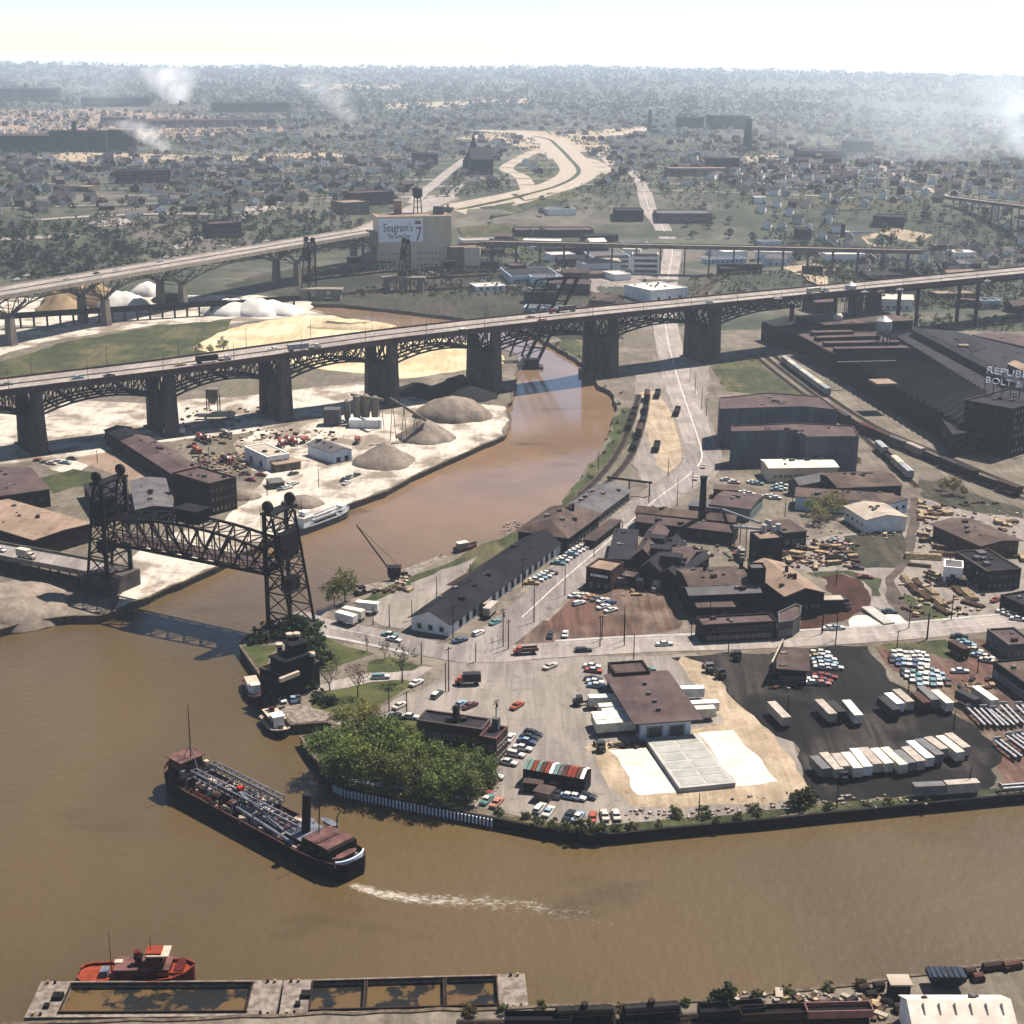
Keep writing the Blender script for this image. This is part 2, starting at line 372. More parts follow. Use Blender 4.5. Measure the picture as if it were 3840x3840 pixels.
def rough_edge(p,step=6.0,amp=1.2):
 out = []; n = len(p)
 for i in range(n):
  a = Vector(p[i][:2]); b = Vector(p[(i + 1) % n][:2]); k = max(1,int((b - a).length / step)); nn = Vector((-(b - a).y,(b - a).x)).normalized()
  for j in range(k):
   q = a.lerp(b,j / k); out.append(q + nn * amp * noise.noise((q.x * .11,q.y * .11,3.3)) * 2 * (1 if j else .5))
 return out
def sheet(name,poly,m,off=.05,rough=None,grid=None,label=None,kind='structure',cat=None):
 """a ground sheet that follows the terrain, off metres above it"""
 p = ccw([Vector(q[:2]) for q in poly])
 if rough: p = rough_edge(p,rough[0],rough[1])
 pts = list(p); n = len(p)
 if grid:
  x0,x1 = min(q.x for q in p),max(q.x for q in p); y0,y1 = min(q.y for q in p),max(q.y for q in p)
  x = x0 + grid / 2
  while x < x1:
   y = y0 + grid / 2
   while y < y1:
    if inpoly(x,y,p): pts.append(Vector((x,y)))
    y += grid
   x += grid
 r = delaunay_2d_cdt(pts,[(i,(i + 1) % n) for i in range(n)],[list(range(n))],1,1e-4)
 mb = MB(); mb.v = [(q.x,q.y,terrain(q.x,q.y) + off) for q in r[0]]
 for f in r[2]:
  a,b,c = [r[0][i] for i in f[:3]]
  mb.f.append(tuple(f) if (b - a).cross(c - a) > 0 else tuple(reversed(f))); mb.m.append(0)
 o = mb.build(name,m); tag(o,label,cat,None,kind); return o
def offset_line(pts,d):
 out = []
 for i,p in enumerate(pts):
  a = Vector(pts[max(0,i - 1)][:2]); b = Vector(pts[min(len(pts) - 1,i + 1)][:2]); t = (b - a).normalized()
  out.append(Vector((p[0] - t.y * d,p[1] + t.x * d)))
 return out
def smooth_line(pts,step=8.0):
 """Catmull-Rom through points, resampled"""
 P = [Vector(p) for p in pts]; P = [P[0] * 2 - P[1]] + P + [P[-1] * 2 - P[-2]]; out = []
 for i in range(1,len(P) - 2):
  a,b,c,d = P[i - 1:i + 3]; k = max(2,int((c - b).length / step))
  for j in range(k):
   t = j / k; out.append(.5 * ((2 * b) + (c - a) * t + (2 * a - 5 * b + 4 * c - d) * t * t + (3 * b - a - 3 * c + d) * t ** 3))
 out.append(P[-2]); return out
def strip(name,line,width,m,off=.06,kind='structure',z=None,parent=None,shift=0.0,label=None,cat=None):
 a = offset_line(line,shift + width / 2); b = offset_line(line,shift - width / 2); mb = MB()
 for i in range(len(line)):
  for q in (b[i],a[i]): mb.v.append((q.x,q.y,(terrain(q.x,q.y) if z is None else z[i]) + off))
 for i in range(len(line) - 1): mb.f.append((2 * i,2 * i + 2,2 * i + 3,2 * i + 1)); mb.m.append(0)
 o = mb.build(name,m,parent)
 if parent is None: tag(o,label,cat,None,kind)
 return o
 # ================================================================ the setting: terrain, river, lots, roads, tracks
MOUNDS += [(195,1180,120,55,.25,13),(420,1590,130,110,0,12),(-20,1570,90,50,.3,6)]
SOUTH = [(-2600,2010),(-420,1946),(200,1928),(560,1916),(990,1902),(1342,1889),(1620,1858),(1932,1810),(2350,1745),(4600,1490)]
EAST = [(4600,1260),(2350,1465),(1932,1498),(1700,1520),(1459,1545),(1250,1564),(1163,1573),(1115,1577),(1032,1564),(936,1545),(800,1519),(652,1489),(629,1478)]
PARK = [(629,1478),(584,1416),(567,1390),(603,1385),(636,1370)]
JETTY = [(636,1370),(616,1363),(549,1368),(519,1327),(505,1292),(492,1274),(452,1217),(470,1198),(510,1192)]
UPPER = [(510,1192),(560,1182),(596,1168),(622,1150),(650,1134),(700,1118),(745,1100),(790,1080),(830,1058),(880,1040),(950,1010),(1010,985),(1062,950),(1075,925),(1120,870),
(1147,828),(1155,800),(1163,765),(1155,742),(1130,728),(1110,695),(1080,672),(1042,650),(1000,628),(960,615),(904,606),(850,597),(740,584),(644,574),(585,573)]
WEST = [(585,586),(651,599),(771,623),(850,640),(935,655),(974,668),(977,690),(972,722),(966,757),(955,764),(964,793),(952,822),(870,858),(787,895),(727,928),(669,948),(610,970),(540,1004),
(408,1070),(300,1117),(213,1155),(190,1162),(140,1162),(60,1172),(0,1188),(-420,1230),(-2600,1420)]
def GW(p,z=0.0): return [G('W',x,y,z) for x,y in p]
def near(pts,n,jit):
 out = []
 for i in range(len(pts) - 1):
  a,b = Vector(pts[i][:2]),Vector(pts[i + 1][:2]); k = max(1,int((b - a).length / n)); nn = Vector((-(b - a).y,(b - a).x)).normalized()
  for j in range(k):
   q = a.lerp(b,j / k); out.append(q + (nn * jit * noise.noise((q.x * .13,q.y * .13,1.7)) * 2 if j else nn * 0))
 out.append(Vector(pts[-1][:2])); return out
bk = {k: near(GW(v),5,j) for k,v,j in (('S',SOUTH,.5),('E',EAST,.15),('P',PARK,.02),('J',JETTY,.02),('U',UPPER,1.1),('W',WEST,.5))}
RIVER = bk['S'][:] + bk['E'] + bk['P'][1:] + bk['J'][1:] + bk['U'][1:] + bk['W']
def build_land():
 R = RIVER; n = len(R)
 B = [Vector(v) for v in ((-9000,-600),(9000,-600),(9000,15500),(-9000,15500))]
 pts = B + R
 edges = [(0,1),(1,2),(2,3),(3,0)] + [(4 + i,4 + (i + 1) % n) for i in range(n)]
 ys = [-300,-100,60,150]; y = 200.0
 while y < 15400:
  ys.append(y); y += 40 if 900 < y < 2000 else max(60,y * .035)
 for y in ys:
  dx = 40 if 900 < y < 2000 else max(60,y * .04); lim = 900 if y < 2000 else y * .62
  x = -lim
  while x <= lim:
   if not (y < 950 and inpoly(x,y,R)): pts.append(Vector((x + random.uniform(-3,3),y + random.uniform(-3,3))))
   x += dx
 r = delaunay_2d_cdt(pts,edges,[],0,1e-4)
 mb = MB(); mb.v = [(q.x,q.y,terrain(q.x,q.y)) for q in r[0]]
 for f in r[2]:
  a,b,c = [r[0][i] for i in f]
  g = (a + b + c) / 3
  if g.y < 1300 and inpoly(g.x,g.y,R): continue
  mb.f.append(tuple(f) if (b - a).cross(c - a) > 0 else tuple(reversed(f))); mb.m.append(1 if g.y > 1010 + 60 * noise.noise((g.x * .02,g.y * .02,0)) else 0)
 o = mb.build('ground',['soil','far_ground'],smooth=False); tag(o,kind='structure')
build_land()
mb = MB(); mb.add([(-2500,-600,-2.5),(2500,-600,-2.5),(2500,1300,-2.5),(-2500,1300,-2.5)],[(0,1,2,3)])
tag(mb.build('water','river_water'),kind='structure')
def quay(name,line,m,label,cap=None,cat='quay wall',capw=.9,out=1.0):
 """retaining wall down into the river with a coping along its top"""
 t = thing(name,label,cat,(line[0].x,line[0].y,0)); mb = MB()
 for i,q in enumerate(line): mb.v += [(q.x,q.y,-5.0),(q.x,q.y,.02)]
 for i in range(len(line) - 1): mb.f.append((2 * i,2 * i + 1,2 * i + 3,2 * i + 2)); mb.m.append(0)
 mb.build('wall',m,t)
 if cap:
  a = offset_line(line,capw / 2); b = offset_line(line,-capw / 2); c = MB()
  for i in range(len(line)):
   for q,z in ((b[i],-.25),(b[i],.28),(a[i],.28),(a[i],-.25)): c.v.append((q.x,q.y,z))
  for i in range(len(line) - 1):
   k = 4 * i
   for e in range(4): c.f.append((k + e,k + (e + 1) % 4,k + 4 + (e + 1) % 4,k + 4 + e)); c.m.append(0)
  c.f += [(0,3,2,1),tuple(4 * (len(line) - 1) + e for e in range(4))]; c.m += [0,0]
  c.build('coping',cap,t)
 return t
qs = quay('quay_wall',bk['S'],'quay_timber','low timber bank wall behind the moored mud barges','quay_timber')
qe = quay('quay_wall',bk['E'],'quay_steel','dark steel sheet pile wall below the trailer yard and car park','quay_steel')
qp = quay('quay_wall',bk['P'],'quay_steel','quay wall with pale coping around the willow lawn','quay_timber')
qj = quay('quay_wall',bk['J'],'quay_timber','timber quay wall around the jetty and sooty bridge house','quay_timber')
qu = quay('river_bank',bk['U'],'soil','low earth river bank beside the freight sheds',None,'bank')
qw = quay('quay_wall',bk['W'],'quay_timber','timber quay edge of the pale gravel yard','quay_timber')
# pale fender piles along the quay under the willows
fl = [q for q in bk['E'] if G('W',936,1545,0).x + .5 > q.x] ; fl = fl[::-1]
ln = [0]
for i in range(1,len(fl)): ln.append(ln[-1] + (fl[i] - fl[i - 1]).length)
pm = MB().box((0,0,-.9),(.35,.5,2.0)).mesh('fender_pile','wall_blue')
for k in range(46):
 s = ln[-1] * (.02 + .96 * k / 45); i = max(j for j in range(len(ln)) if ln[j] <= s); i = min(i,len(fl) - 2)
 q = fl[i].lerp(fl[i + 1],(s - ln[i]) / (ln[i + 1] - ln[i])); d = (fl[i + 1] - fl[i]).normalized()
 o = bpy.data.objects.new('fender_pile',pm); COL.objects.link(o); o.parent = qe
 o.location = Vector((q.x + d.y * .62,q.y - d.x * .62,0)) - qe.location; o.rotation_euler = (0,0,math.atan2(d.y,d.x))
 # ---- ground areas
def zone(name,reg,pts,m,off,rough=(5,1.2),grid=None): return sheet(name,GL(reg,pts,None),m,off,rough,grid)
zone('paved_lot','W',[(600,1400),(640,1360),(700,1340),(800,1300),(850,1250),(1310,1232),(1340,1250),(1500,1400),(1530,1480),(1500,1530),(1150,1560),(1040,1552),(930,1530),(880,1520),(650,1480)],'lot',.05)
zone('cinder_lot','Q',[(-420,300),(-300,280),(60,268),(300,240),(520,225),(900,215),(1000,330),(1150,480),(1330,560),(1520,700),(1720,850),(1760,1080),(1700,1175),(1100,1220),(700,1265),(520,1180),(470,1000),(400,850),(250,760),(0,560),(-260,400)],'cinder',.06,(4,2.2))
zone('dirt_yard','Q',[(960,225),(1480,180),(2100,150),(2100,1150),(1790,1165),(1770,1060),(1740,850),(1530,690),(1340,550),(1160,470),(1010,320)],'lot_brown',.055,(5,1.5))
zone('grass_verge','Q',[(940,225),(1050,190),(1420,175),(1450,240),(1480,310),(1330,260),(1050,250)],'grass',.1,(3,1.2))
zone('dirt_track','O',[(700,880),(780,1000),(860,1150),(1000,1260),(1300,1290),(1900,1260),(2150,1200),(2120,1080),(1960,850),(1700,600),(1480,330),(1320,280),(1290,320),(1420,460),(1600,720),(1400,770),(1100,800),(1080,830),(830,860)],'tan_sand',.075,(4,1.3))
zone('gravel_pad','O',[(850,905),(1095,888),(1310,1178),(1040,1198),(960,1060)],'white_gravel',.12,(2,.9))
zone('gravel_pad','O',[(1440,790),(1665,770),(1962,1108),(1690,1142)],'white_gravel',.12,(2,.9))
zone('bank_grass','W',[(940,1545),(1032,1561),(1115,1574),(1163,1570),(1459,1542),(1932,1495),(2350,1462),(2350,1448),(1932,1482),(1640,1510),(1459,1528),(1163,1556),(1115,1562),(1040,1552),(930,1536)],'grass',.1,(3,.8))
zone('lawn','W',[(629,1476),(585,1415),(569,1391),(603,1387),(640,1370),(700,1350),(790,1360),(880,1400),(930,1440),(935,1470),(900,1490),(880,1522),(800,1516),(652,1487)],'lawn',.1,(4,.5))
zone('lawn','N',[(600,130),(640,140),(760,190),(910,230),(800,265),(700,300),(640,330),(600,330),(560,250)],'lawn',.1)
zone('lawn','N',[(880,275),(1000,245),(1165,295),(1130,322),(1000,335),(870,330)],'lawn',.1)
zone('lawn','N',[(555,450),(700,435),(900,392),(1090,375),(1135,400),(1040,450),(960,505),(880,560),(700,580),(560,540)],'lawn',.1)
zone('lawn','N',[(160,185),(375,180),(320,240),(300,320),(272,340)],'lawn',.1,(4,.2))
zone('driveway','N',[(500,440),(600,410),(700,375),(900,340),(1130,325),(1180,300),(1240,310),(1130,385),(900,390),(700,432),(560,450),(520,470)],'asphalt_light',.08)
sheet('timber_deck',GW([(552,1366),(614,1361),(636,1349),(560,1330),(530,1318),(521,1328)]),'dock_wood',.3,None)
zone('red_dirt_lot','W',[(1075,1092),(1150,1098),(1270,1100),(1285,1185),(1200,1205),(1020,1222),(965,1222),(1020,1150)],'lot_brown',.06,(5,1.6))
zone('red_dirt','M',[(780,850),(900,832),(1000,870),(1062,930),(1050,1000),(960,1060),(900,1100),(700,1160),(660,1150),(690,1040),(880,980)],'red_dirt',.08,(3,1.4))
zone('lumber_yard_ground','M',[(560,660),(1300,560),(1330,400),(1932,520),(2100,560),(2100,1100),(1300,1120),(1060,1000),(1000,860),(700,820),(560,760)],'lot',.04,(6,1.5))
zone('grass_patch','M',[(700,830),(940,815),(1130,860),(1120,960),(1070,960),(1030,880),(900,830),(760,850)],'grass',.09)
zone('grass_patch','M',[(1260,940),(1420,1020),(1520,1090),(1480,1120),(1390,1110),(1260,1000)],'grass',.09)
zone('scrub_patch','M',[(920,620),(1250,590),(1260,680),(1200,800),(960,810)],'scrub_ground',.09)
zone('grass_patch','M',[(1340,300),(1500,330),(1932,470),(1932,520),(1640,480),(1480,450),(1360,400)],'scrub_ground',.09)
zone('concrete_rubble_pad','M',[(945,1100),(1000,1070),(1090,1080),(1210,1060),(1280,1110),(1250,1140),(1060,1150),(960,1150)],'white_gravel',.1,(2,.8))
zone('dirt_road','M',[(1140,860),(1200,810),(1280,560),(1290,400),(1330,400),(1340,560),(1300,700),(1260,800),(1200,870),(1230,960),(1380,1110),(1280,1125),(1160,1000)],'track_bed',.07,(4,.8))
zone('pale_yard','W',[(216,1152),(300,1116),(408,1068),(540,1002),(612,968),(669,945),(727,926),(787,893),(870,856),(950,820),(961,793),(952,766),(880,762),(820,740),(760,745),(700,770),(600,790),(480,815),(440,840),(500,900),(460,950),(420,982),(330,1005),(255,1040),(245,1090)],'pale_yard',.06,(6,2))
zone('dirt_yard','W',[(-60,780),(60,770),(130,755),(280,760),(480,745),(700,720),(700,768),(600,788),(470,815),(300,835),(200,850),(140,900),(60,870),(-60,880)],'pale_yard',.05,(6,2))
zone('concrete_apron','K',[(400,180),(610,145),(640,165),(980,380),(960,410),(880,400),(740,310)],'roof_tan',.1,(8,.2))
zone('grass_patch','K',[(230,290),(420,240),(560,260),(520,330),(400,345),(300,380)],'grass',.09)
zone('grass_field','W',[(-60,700),(60,665),(120,645),(300,615),(440,602),(430,640),(392,668),(250,690),(100,712),(-60,735)],'grass',.05,(8,3))
zone('sand_field','W',[(360,656),(430,620),(500,605),(580,595),(640,598),(700,610),(771,625),(850,642),(930,657),(955,672),(940,690),(760,715),(560,690),(400,668)],'sand_field',.1,(8,2.5))
zone('salt_dock','W',[(-60,570),(80,560),(300,555),(590,560),(584,584),(640,597),(560,597),(430,612),(300,612),(100,642),(-60,690)],'pale_yard',.045,(10,3))
zone('green_flat','W',[(560,505),(760,492),(900,500),(1000,530),(1100,560),(1190,590),(1180,640),(1060,642),(960,613),(860,597),(644,573),(590,570),(420,540),(480,520)],'scrub_ground',.05,(10,3))
zone('grass_patch','W',[(1340,692),(1420,668),(1450,700),(1535,748),(1450,745),(1370,738)],'grass',.06)
zone('bank_grass','W',[(1042,648),(1080,670),(1108,690),(1130,690),(1130,650),(1070,640)],'grass',.07)
zone('bank_grass','W',[(1168,770),(1200,770),(1190,830),(1150,880),(1110,930),(1000,1010),(900,1070),(800,1110),(700,1140),(660,1140),(700,1120),(790,1082),(880,1042),(1010,987),(1064,952),(1078,927),(1122,872),(1150,830),(1158,800)],'grass',.05,(4,1.6))
zone('gravel_lot','W',[(680,1150),(760,1110),(830,1075),(900,1050),(800,1190),(720,1180)],'lot',.07)
zone('pale_strip','W',[(1208,740),(1240,738),(1262,770),(1290,820),(1300,860),(1270,900),(1240,880),(1215,800)],'tan_sand',.07,(6,.6))
zone('roadside_dirt','W',[(1195,690),(1300,670),(1340,690),(1330,760),(1355,850),(1350,900),(1300,930),(1240,960),(1200,880),(1200,740)],'lot',.045)
# ---- roads
def gl(p): return [G('W',x,y) for x,y in p]
MAIN = smooth_line(gl([(900,1232),(940,1200),(985,1165),(1060,1096),(1150,1020),(1235,945),(1295,900),(1322,872),(1322,845),(1308,800),(1289,745),(1272,690),(1262,650),(1254,600),(1256,560),(1262,515),(1268,470),(1250,430),(1225,395),(1215,362)]),8)
strip('main_road',[q for q in MAIN if q.y < 700],15,'asphalt',.14); strip('main_road',[q for q in MAIN if q.y > 685],17,'asphalt_light',.145); strip('road_marking',[p for p in MAIN if p.y > 452 and p.y < 640],.45,'road_paint',.19); strip('road_marking',[p for p in MAIN if p.y >= 640],.6,'road_paint',.19)
strip('road_edge',[p for p in MAIN if 455 < p.y < 800],1.6,'concrete',.16,shift=-8.4); strip('road_edge',[p for p in MAIN if 470 < p.y < 800],1.6,'concrete',.16,shift=8.4)
CROSS = smooth_line(gl([(880,1236),(940,1235),(1010,1229),(1230,1216),(1400,1211),(1640,1198),(1932,1172),(2300,1140)]),8)
strip('cross_road',CROSS,12.5,'asphalt_light',.13); strip('road_edge',CROSS[5:],1.5,'concrete_new',.15,shift=7.2)
strip('road_marking',CROSS[8:],.25,'road_paint',.18)
BR = smooth_line(gl([(545,1160),(600,1180),(680,1195),(760,1212),(830,1228),(890,1238)]),8)
strip('bridge_road',BR,12,'asphalt',.12); strip('road_marking',BR[2:-4],.3,'road_paint',.17); strip('road_edge',BR[1:-3],1.6,'concrete_new',.14,shift=-6.8)
FW = smooth_line(gl([(855,398),(920,385),(1000,366),(1060,348),(1092,325),(1075,300),(1050,275),(1030,262),(960,250),(900,246)]),30)
strip('freeway',FW,52,'roof_cream',.5); strip('freeway_median',FW[:-8],6,'grass',.8)
strip('freeway_ramp',smooth_line(gl([(1000,366),(985,335),(955,318),(985,298),(1010,285)]),25),20,'roof_cream',.4)
strip('freeway_ramp',smooth_line(gl([(1070,335),(1140,325),(1120,305),(1085,295),(1060,283)]),25),20,'roof_cream',.4)
strip('freeway_ramp',smooth_line(gl([(1030,262),(1100,262),(1190,250),(1215,243)]),30),34,'roof_cream',.4)
strip('freeway_ramp',smooth_line(gl([(945,268),(1010,272),(1080,276),(1135,290),(1160,312)]),30),22,'roof_cream',.42)
strip('freeway_ramp',smooth_line(gl([(930,255),(985,262),(1030,280),(1048,300)]),30),22,'roof_cream',.42)
for pts,wd in (([(780,385),(810,355),(850,322),(880,300)],14),([(1690,310),(1665,300),(1640,285),(1620,275)],12),([(1790,375),(1720,345),(1690,330),(1660,312)],12),([(830,395),(850,372),(870,350),(900,330)],9),
([(330,470),(420,425),(500,395),(560,372)],10),([(1215,362),(1205,340),(1190,322)],14),([(0,452),(80,448),(150,444)],10)):
 strip('street',smooth_line(gl(pts),25),wd,'asphalt_light',.45)
 # ---- railway tracks
tie_me = MB().box((0,0,.06),(.25,2.5,.12)).mesh('tie','tie_wood')
def track(label,line,ties=0,bed=3.6,off=.1):
 t = thing('railway_track',label,'track',(line[0].x,line[0].y,0),group='railway tracks')
 strip('track_bed',line,bed,'track_bed',off,parent=None if False else t) if False else None
 a = MB(); L = offset_line(line,bed / 2); R = offset_line(line,-bed / 2)
 for i in range(len(line)):
  for q in (R[i],L[i]): a.v.append((q.x,q.y,terrain(q.x,q.y) + off))
 for i in range(len(line) - 1): a.f.append((2 * i,2 * i + 2,2 * i + 3,2 * i + 1)); a.m.append(0)
 a.build('track_bed','track_bed',t)
 for s in (-.75,.75):
  r = MB(); ol = offset_line(line,s)
  for i in range(len(ol) - 1):
   p,q = ol[i],ol[i + 1]; r.beam((p.x,p.y,terrain(p.x,p.y) + off + .2),(q.x,q.y,terrain(q.x,q.y) + off + .2),.12,.16)
  r.build('rail','rail_steel',t)
 if ties:
  k = 0; acc = 0.0; tm = MB()
  for i in range(len(line) - 1):
   p,q = line[i],line[i + 1]; d = (q - p); Ls = d.length; an = math.atan2(d.y,d.x)
   while acc < Ls:
    c = p.lerp(q,acc / Ls)
    if ties == 1 and k < 290:
     o = bpy.data.objects.new('tie',tie_me); COL.objects.link(o); o.parent = t; o.location = Vector((c.x,c.y,off)) - t.location; o.rotation_euler = (0,0,an); k += 1
    else: tm.box((c.x,c.y,terrain(c.x,c.y) + off + .06),(.25,2.5,.12),an)
    acc += .62 if ties == 1 else 1.0
   acc -= Ls
  if tm.v: tag(tm.build('ties','tie_wood',t),kind='stuff')
 return t
RT = [smooth_line(GL('T',p,0),6) for p in ([(-300,318),(200,316),(580,296),(900,268),(1240,232)],[(-300,334),(300,333),(620,308),(940,282),(1300,246)],[(-300,352),(400,350),(940,308),(1320,296)])]
for l,nm in zip(RT,('nearest the river bank','in the middle of three by the river','beside the white shed')): track('railway track with timber ties ' + nm,l,1)
RF = [smooth_line(GL('M',p,0),10) for p in ([(-300,-420),(380,-90),(880,-70 + 20),(1000,25),(1130,92),(1300,158),(1480,232),(1700,318),(1932,408),(2200,510)],)]
CURVE = smooth_line([G('F',400,650,0),G('F',560,780,0),G('F',760,930,0),G('F',960,1060,0),G('M',1130,82,0),G('M',1300,152,0),G('M',1480,232,0),G('M',1700,325,0),G('M',1932,410,0),G('M',2200,510,0)],8)
CURVE2 = offset_line(CURVE,6.0); CURVE3 = offset_line(CURVE,12.0)
SPUR = smooth_line([G('M',1000,40,0),G('M',1100,130,0),G('M',1200,225,0),G('M',1330,345,0)],8)
track('curving railway track carrying the freight train past the saw-tooth factory',CURVE,2); track('empty railway track between the freight train and the coaches',CURVE2,2); track('railway track hard against the dark factory wall',CURVE3,2); track('short railway spur with two freight cars behind the brown shed',SPUR,2)
FRT = [smooth_line(gl(p),8) for p in ([(1205,745),(1190,800),(1155,870),(1085,945),(1000,1010),(900,1075),(850,1105)],[(1222,745),(1212,800),(1185,868),(1120,935),(1040,992)])]
track('railway track along the river bank behind the freight sheds',FRT[0],2); track('railway track with standing cars beside the pale loading strip',FRT[1],2)
YARD = [smooth_line(gl(p),15) for p in ([(1290,590),(1310,560),(1330,540),(1400,515),(1500,490)],[(1300,592),(1322,560),(1345,538),(1420,512),(1520,488)])]
for l,nm in zip(YARD,('below','beside')): track('distant railway track curving ' + nm + ' the grassy mound',l,0)
# ================================================================ bridges
def interp(tab,s):
 for (a,za),(b,zb) in zip(tab,tab[1:]):
  if s <= b:
   t = (s - a) / (b - a); return za + (zb - za) * t
 return tab[-1][1]
class Line:
 """a straight alignment: s along, t across (away from the viewer), z profile"""
 def __init__(s,A,B,prof): s.A = Vector(A[:2]); s.d = (Vector(B[:2]) - s.A).normalized(); s.p = Vector((-s.d.y,s.d.x)); s.prof = prof
 def at(s,a,t=0,dz=0): q = s.A + s.d * a + s.p * t; return Vector((q.x,q.y,interp(s.prof,a) + dz))
 def st(s,q): v = Vector(q[:2]) - s.A; return v.dot(s.d),v.dot(s.p)
def ribbon(ln,s0,s1,t0,t1,zb,zt,step=15):
 """solid bar that follows the alignment"""
 mb = MB(); n = max(1,int((s1 - s0) / step)); R = []
 for i in range(n + 1):
  s = s0 + (s1 - s0) * i / n
  R.append([ln.at(s,t0,zb),ln.at(s,t0,zt),ln.at(s,t1,zt),ln.at(s,t1,zb)])
 return mb.rings(R)
 # ---- the high truss bridge with concrete piers
HB = Line((-216,661),(122.6,888),[(-400,28),(-80,30.5),(0,31.3),(63,32),(125,33.8),(184,35.4),(248,36),(330,36),(420,35.4),(560,34.2),(700,33),(1200,30)])
hb = thing('high_truss_bridge','long high road bridge of blue-grey deck trusses on tall concrete piers crossing the river','bridge',(-216,661,0))
ribbon(HB,-400,1100,-2.0,23.5,-1.3,0).build('deck','asphalt_light',hb)
ribbon(HB,-400,1100,-2.6,-2.0,-2.2,.9).build('parapet','roof_mauve',hb)
ribbon(HB,-400,1100,23.5,24.0,-2.0,.9).build('parapet','roof_mauve',hb)
ribbon(HB,-400,1100,10.3,11.2,.02,.5).build('median','concrete',hb)
for t in (3.6,7.2,14.4,18.0): ribbon(HB,-400,1100,t,t + .14,.01,.03).build('lane_line','road_paint',hb)
PIERS = [-62,0,63,123,184,248,328,405]
for k,s in enumerate(PIERS):
 zd = interp(HB.prof,s); a = HB.at(s,0); rz = math.atan2(HB.d.y,HB.d.x)
 pr = MB(); ztop = zd - 13.5
 def tap(t,w0,w1,dd0,dd1,z0,z1):
  R = []
  for z,ww,dd in ((z0,w0,dd0),(z1,w1,dd1)):
   c = HB.at(s,t); R.append([Vector((*(c.xy + HB.d * sx * ww / 2 + HB.p * sy * dd / 2),z)) for sx,sy in ((-1,-1),(1,-1),(1,1),(-1,1))])
  return R
 o = MB().rings(tap(10.75,5.2,4.0,25,23,-6,ztop)).build('pier_wall','pier_concrete',hb)
 rib = MB()
 for t in (4.5,8.6,12.9,17): rib.rings(tap(t,6.0,4.8,1.6,1.4,-6,ztop - 2.5))
 tag(rib.build('pier_rib','pier_concrete',o),kind='stuff')
 for t in (-.8,22.3): MB().rings(tap(t,6.6,4.8,4.6,3.6,-6,zd - (2.4 if t < 0 else 2.6))).build('pier_column','pier_concrete',hb)
 MB().rings(tap(10.75,9,9,30,30,-6,.8)).build('pier_footing','pier_concrete',hb)
 for (ta,za,tb,zb) in ((1,ztop,6,zd - 3),(6,zd - 3,10.75,ztop),(10.75,ztop,15.5,zd - 3),(15.5,zd - 3,20.5,ztop)):
  p,q = HB.at(s - 2.2,ta),HB.at(s - 2.2,tb); member('portal_brace',(p.x,p.y,za),(q.x,q.y,zb),.7,.7,'blue_steel',hb)
 p,q = HB.at(s - 2.2,.5),HB.at(s - 2.2,21); member('portal_brace',(p.x,p.y,ztop + .3),(q.x,q.y,ztop + .3),.8,.8,'blue_steel',hb)
ends = [-125] + PIERS + [480]
farb = MB(); brc = MB()
for i in range(len(ends) - 1):
 a,b = ends[i],ends[i + 1]; n = 8; P = []
 for j in range(n + 1):
  u = j / n; s = a + 3 + (b - a - 6) * u; dep = 6.6 + 5.0 * abs(2 * u - 1) ** 2
  if i == len(ends) - 2: dep = 5.2 + 6.4 * (1 - min(1,u * 1.6)) ** 2
  P.append((s,dep))
 for t,near_ in ((2.2,True),(8,False),(13.6,False),(19.4,False)):
  for j in range(n + 1):
   s,dep = P[j]; up = HB.at(s,t,-2.2); lo = HB.at(s,t,-2.2 - dep); segs = [(up,lo,.45)]
   if j < n:
    s2,d2 = P[j + 1]; up2 = HB.at(s2,t,-2.2); lo2 = HB.at(s2,t,-2.2 - d2)
    segs += [(up,up2,.7),(lo,lo2,.8),((up,lo2,.5) if j % 2 else (lo,up2,.5))]
   for p,q,wd in segs:
    if near_ and j < n: farb.beam(up if (p - lo).length < .01 else lo,up2 if (q - lo2).length < .01 else lo2,.3) if (p,q) == (segs[-1][0],segs[-1][1]) else None
    if near_: member('truss_member',p,q,wd,wd,'blue_steel',hb)
    else: farb.beam(p,q,wd)
 for j in range(n + 1):
  s,dep = P[j]; brc.beam(HB.at(s,2,-2),HB.at(s,20,-2),.5,.9); brc.beam(HB.at(s,2,-2.2 - dep),HB.at(s,20,-2.2 - dep),.4)
  brc.beam(HB.at(s,2,-2.2 - dep),HB.at(s,11,-2.4),.35); brc.beam(HB.at(s,20,-2.2 - dep),HB.at(s,11,-2.4),.35)
for t in (2.2,6.5,10.8,15,19.4): brc.rings([[HB.at(s,t - .2,-2.4),HB.at(s,t - .2,-1.3),HB.at(s,t + .2,-1.3),HB.at(s,t + .2,-2.4)] for s in range(-400,1101,50)])
tag(farb.build('far_truss','blue_steel',hb),kind='stuff'); tag(brc.build('floor_framing','blue_steel',hb),kind='stuff')
ribbon(HB,480,900,1.5,2.4,-4.2,-1.3).build('plate_girder','black_steel',hb); ribbon(HB,480,900,19,20,-4.2,-1.3).build('plate_girder','black_steel',hb)
for s in (525,585,645):
 for t in (3,19):
  q = HB.at(s,t); MB().cyl((q.x,q.y,terrain(q.x,q.y) - 1),(q.x,q.y,q.z - 3),1.3,n=10).build('column','black_steel',hb)
lp = MB().cyl((0,0,0),(0,0,9),.14,.08,6).beam((0,0,9),(0,2.2,9.3),.12).mesh('lamp_post','grey_steel')
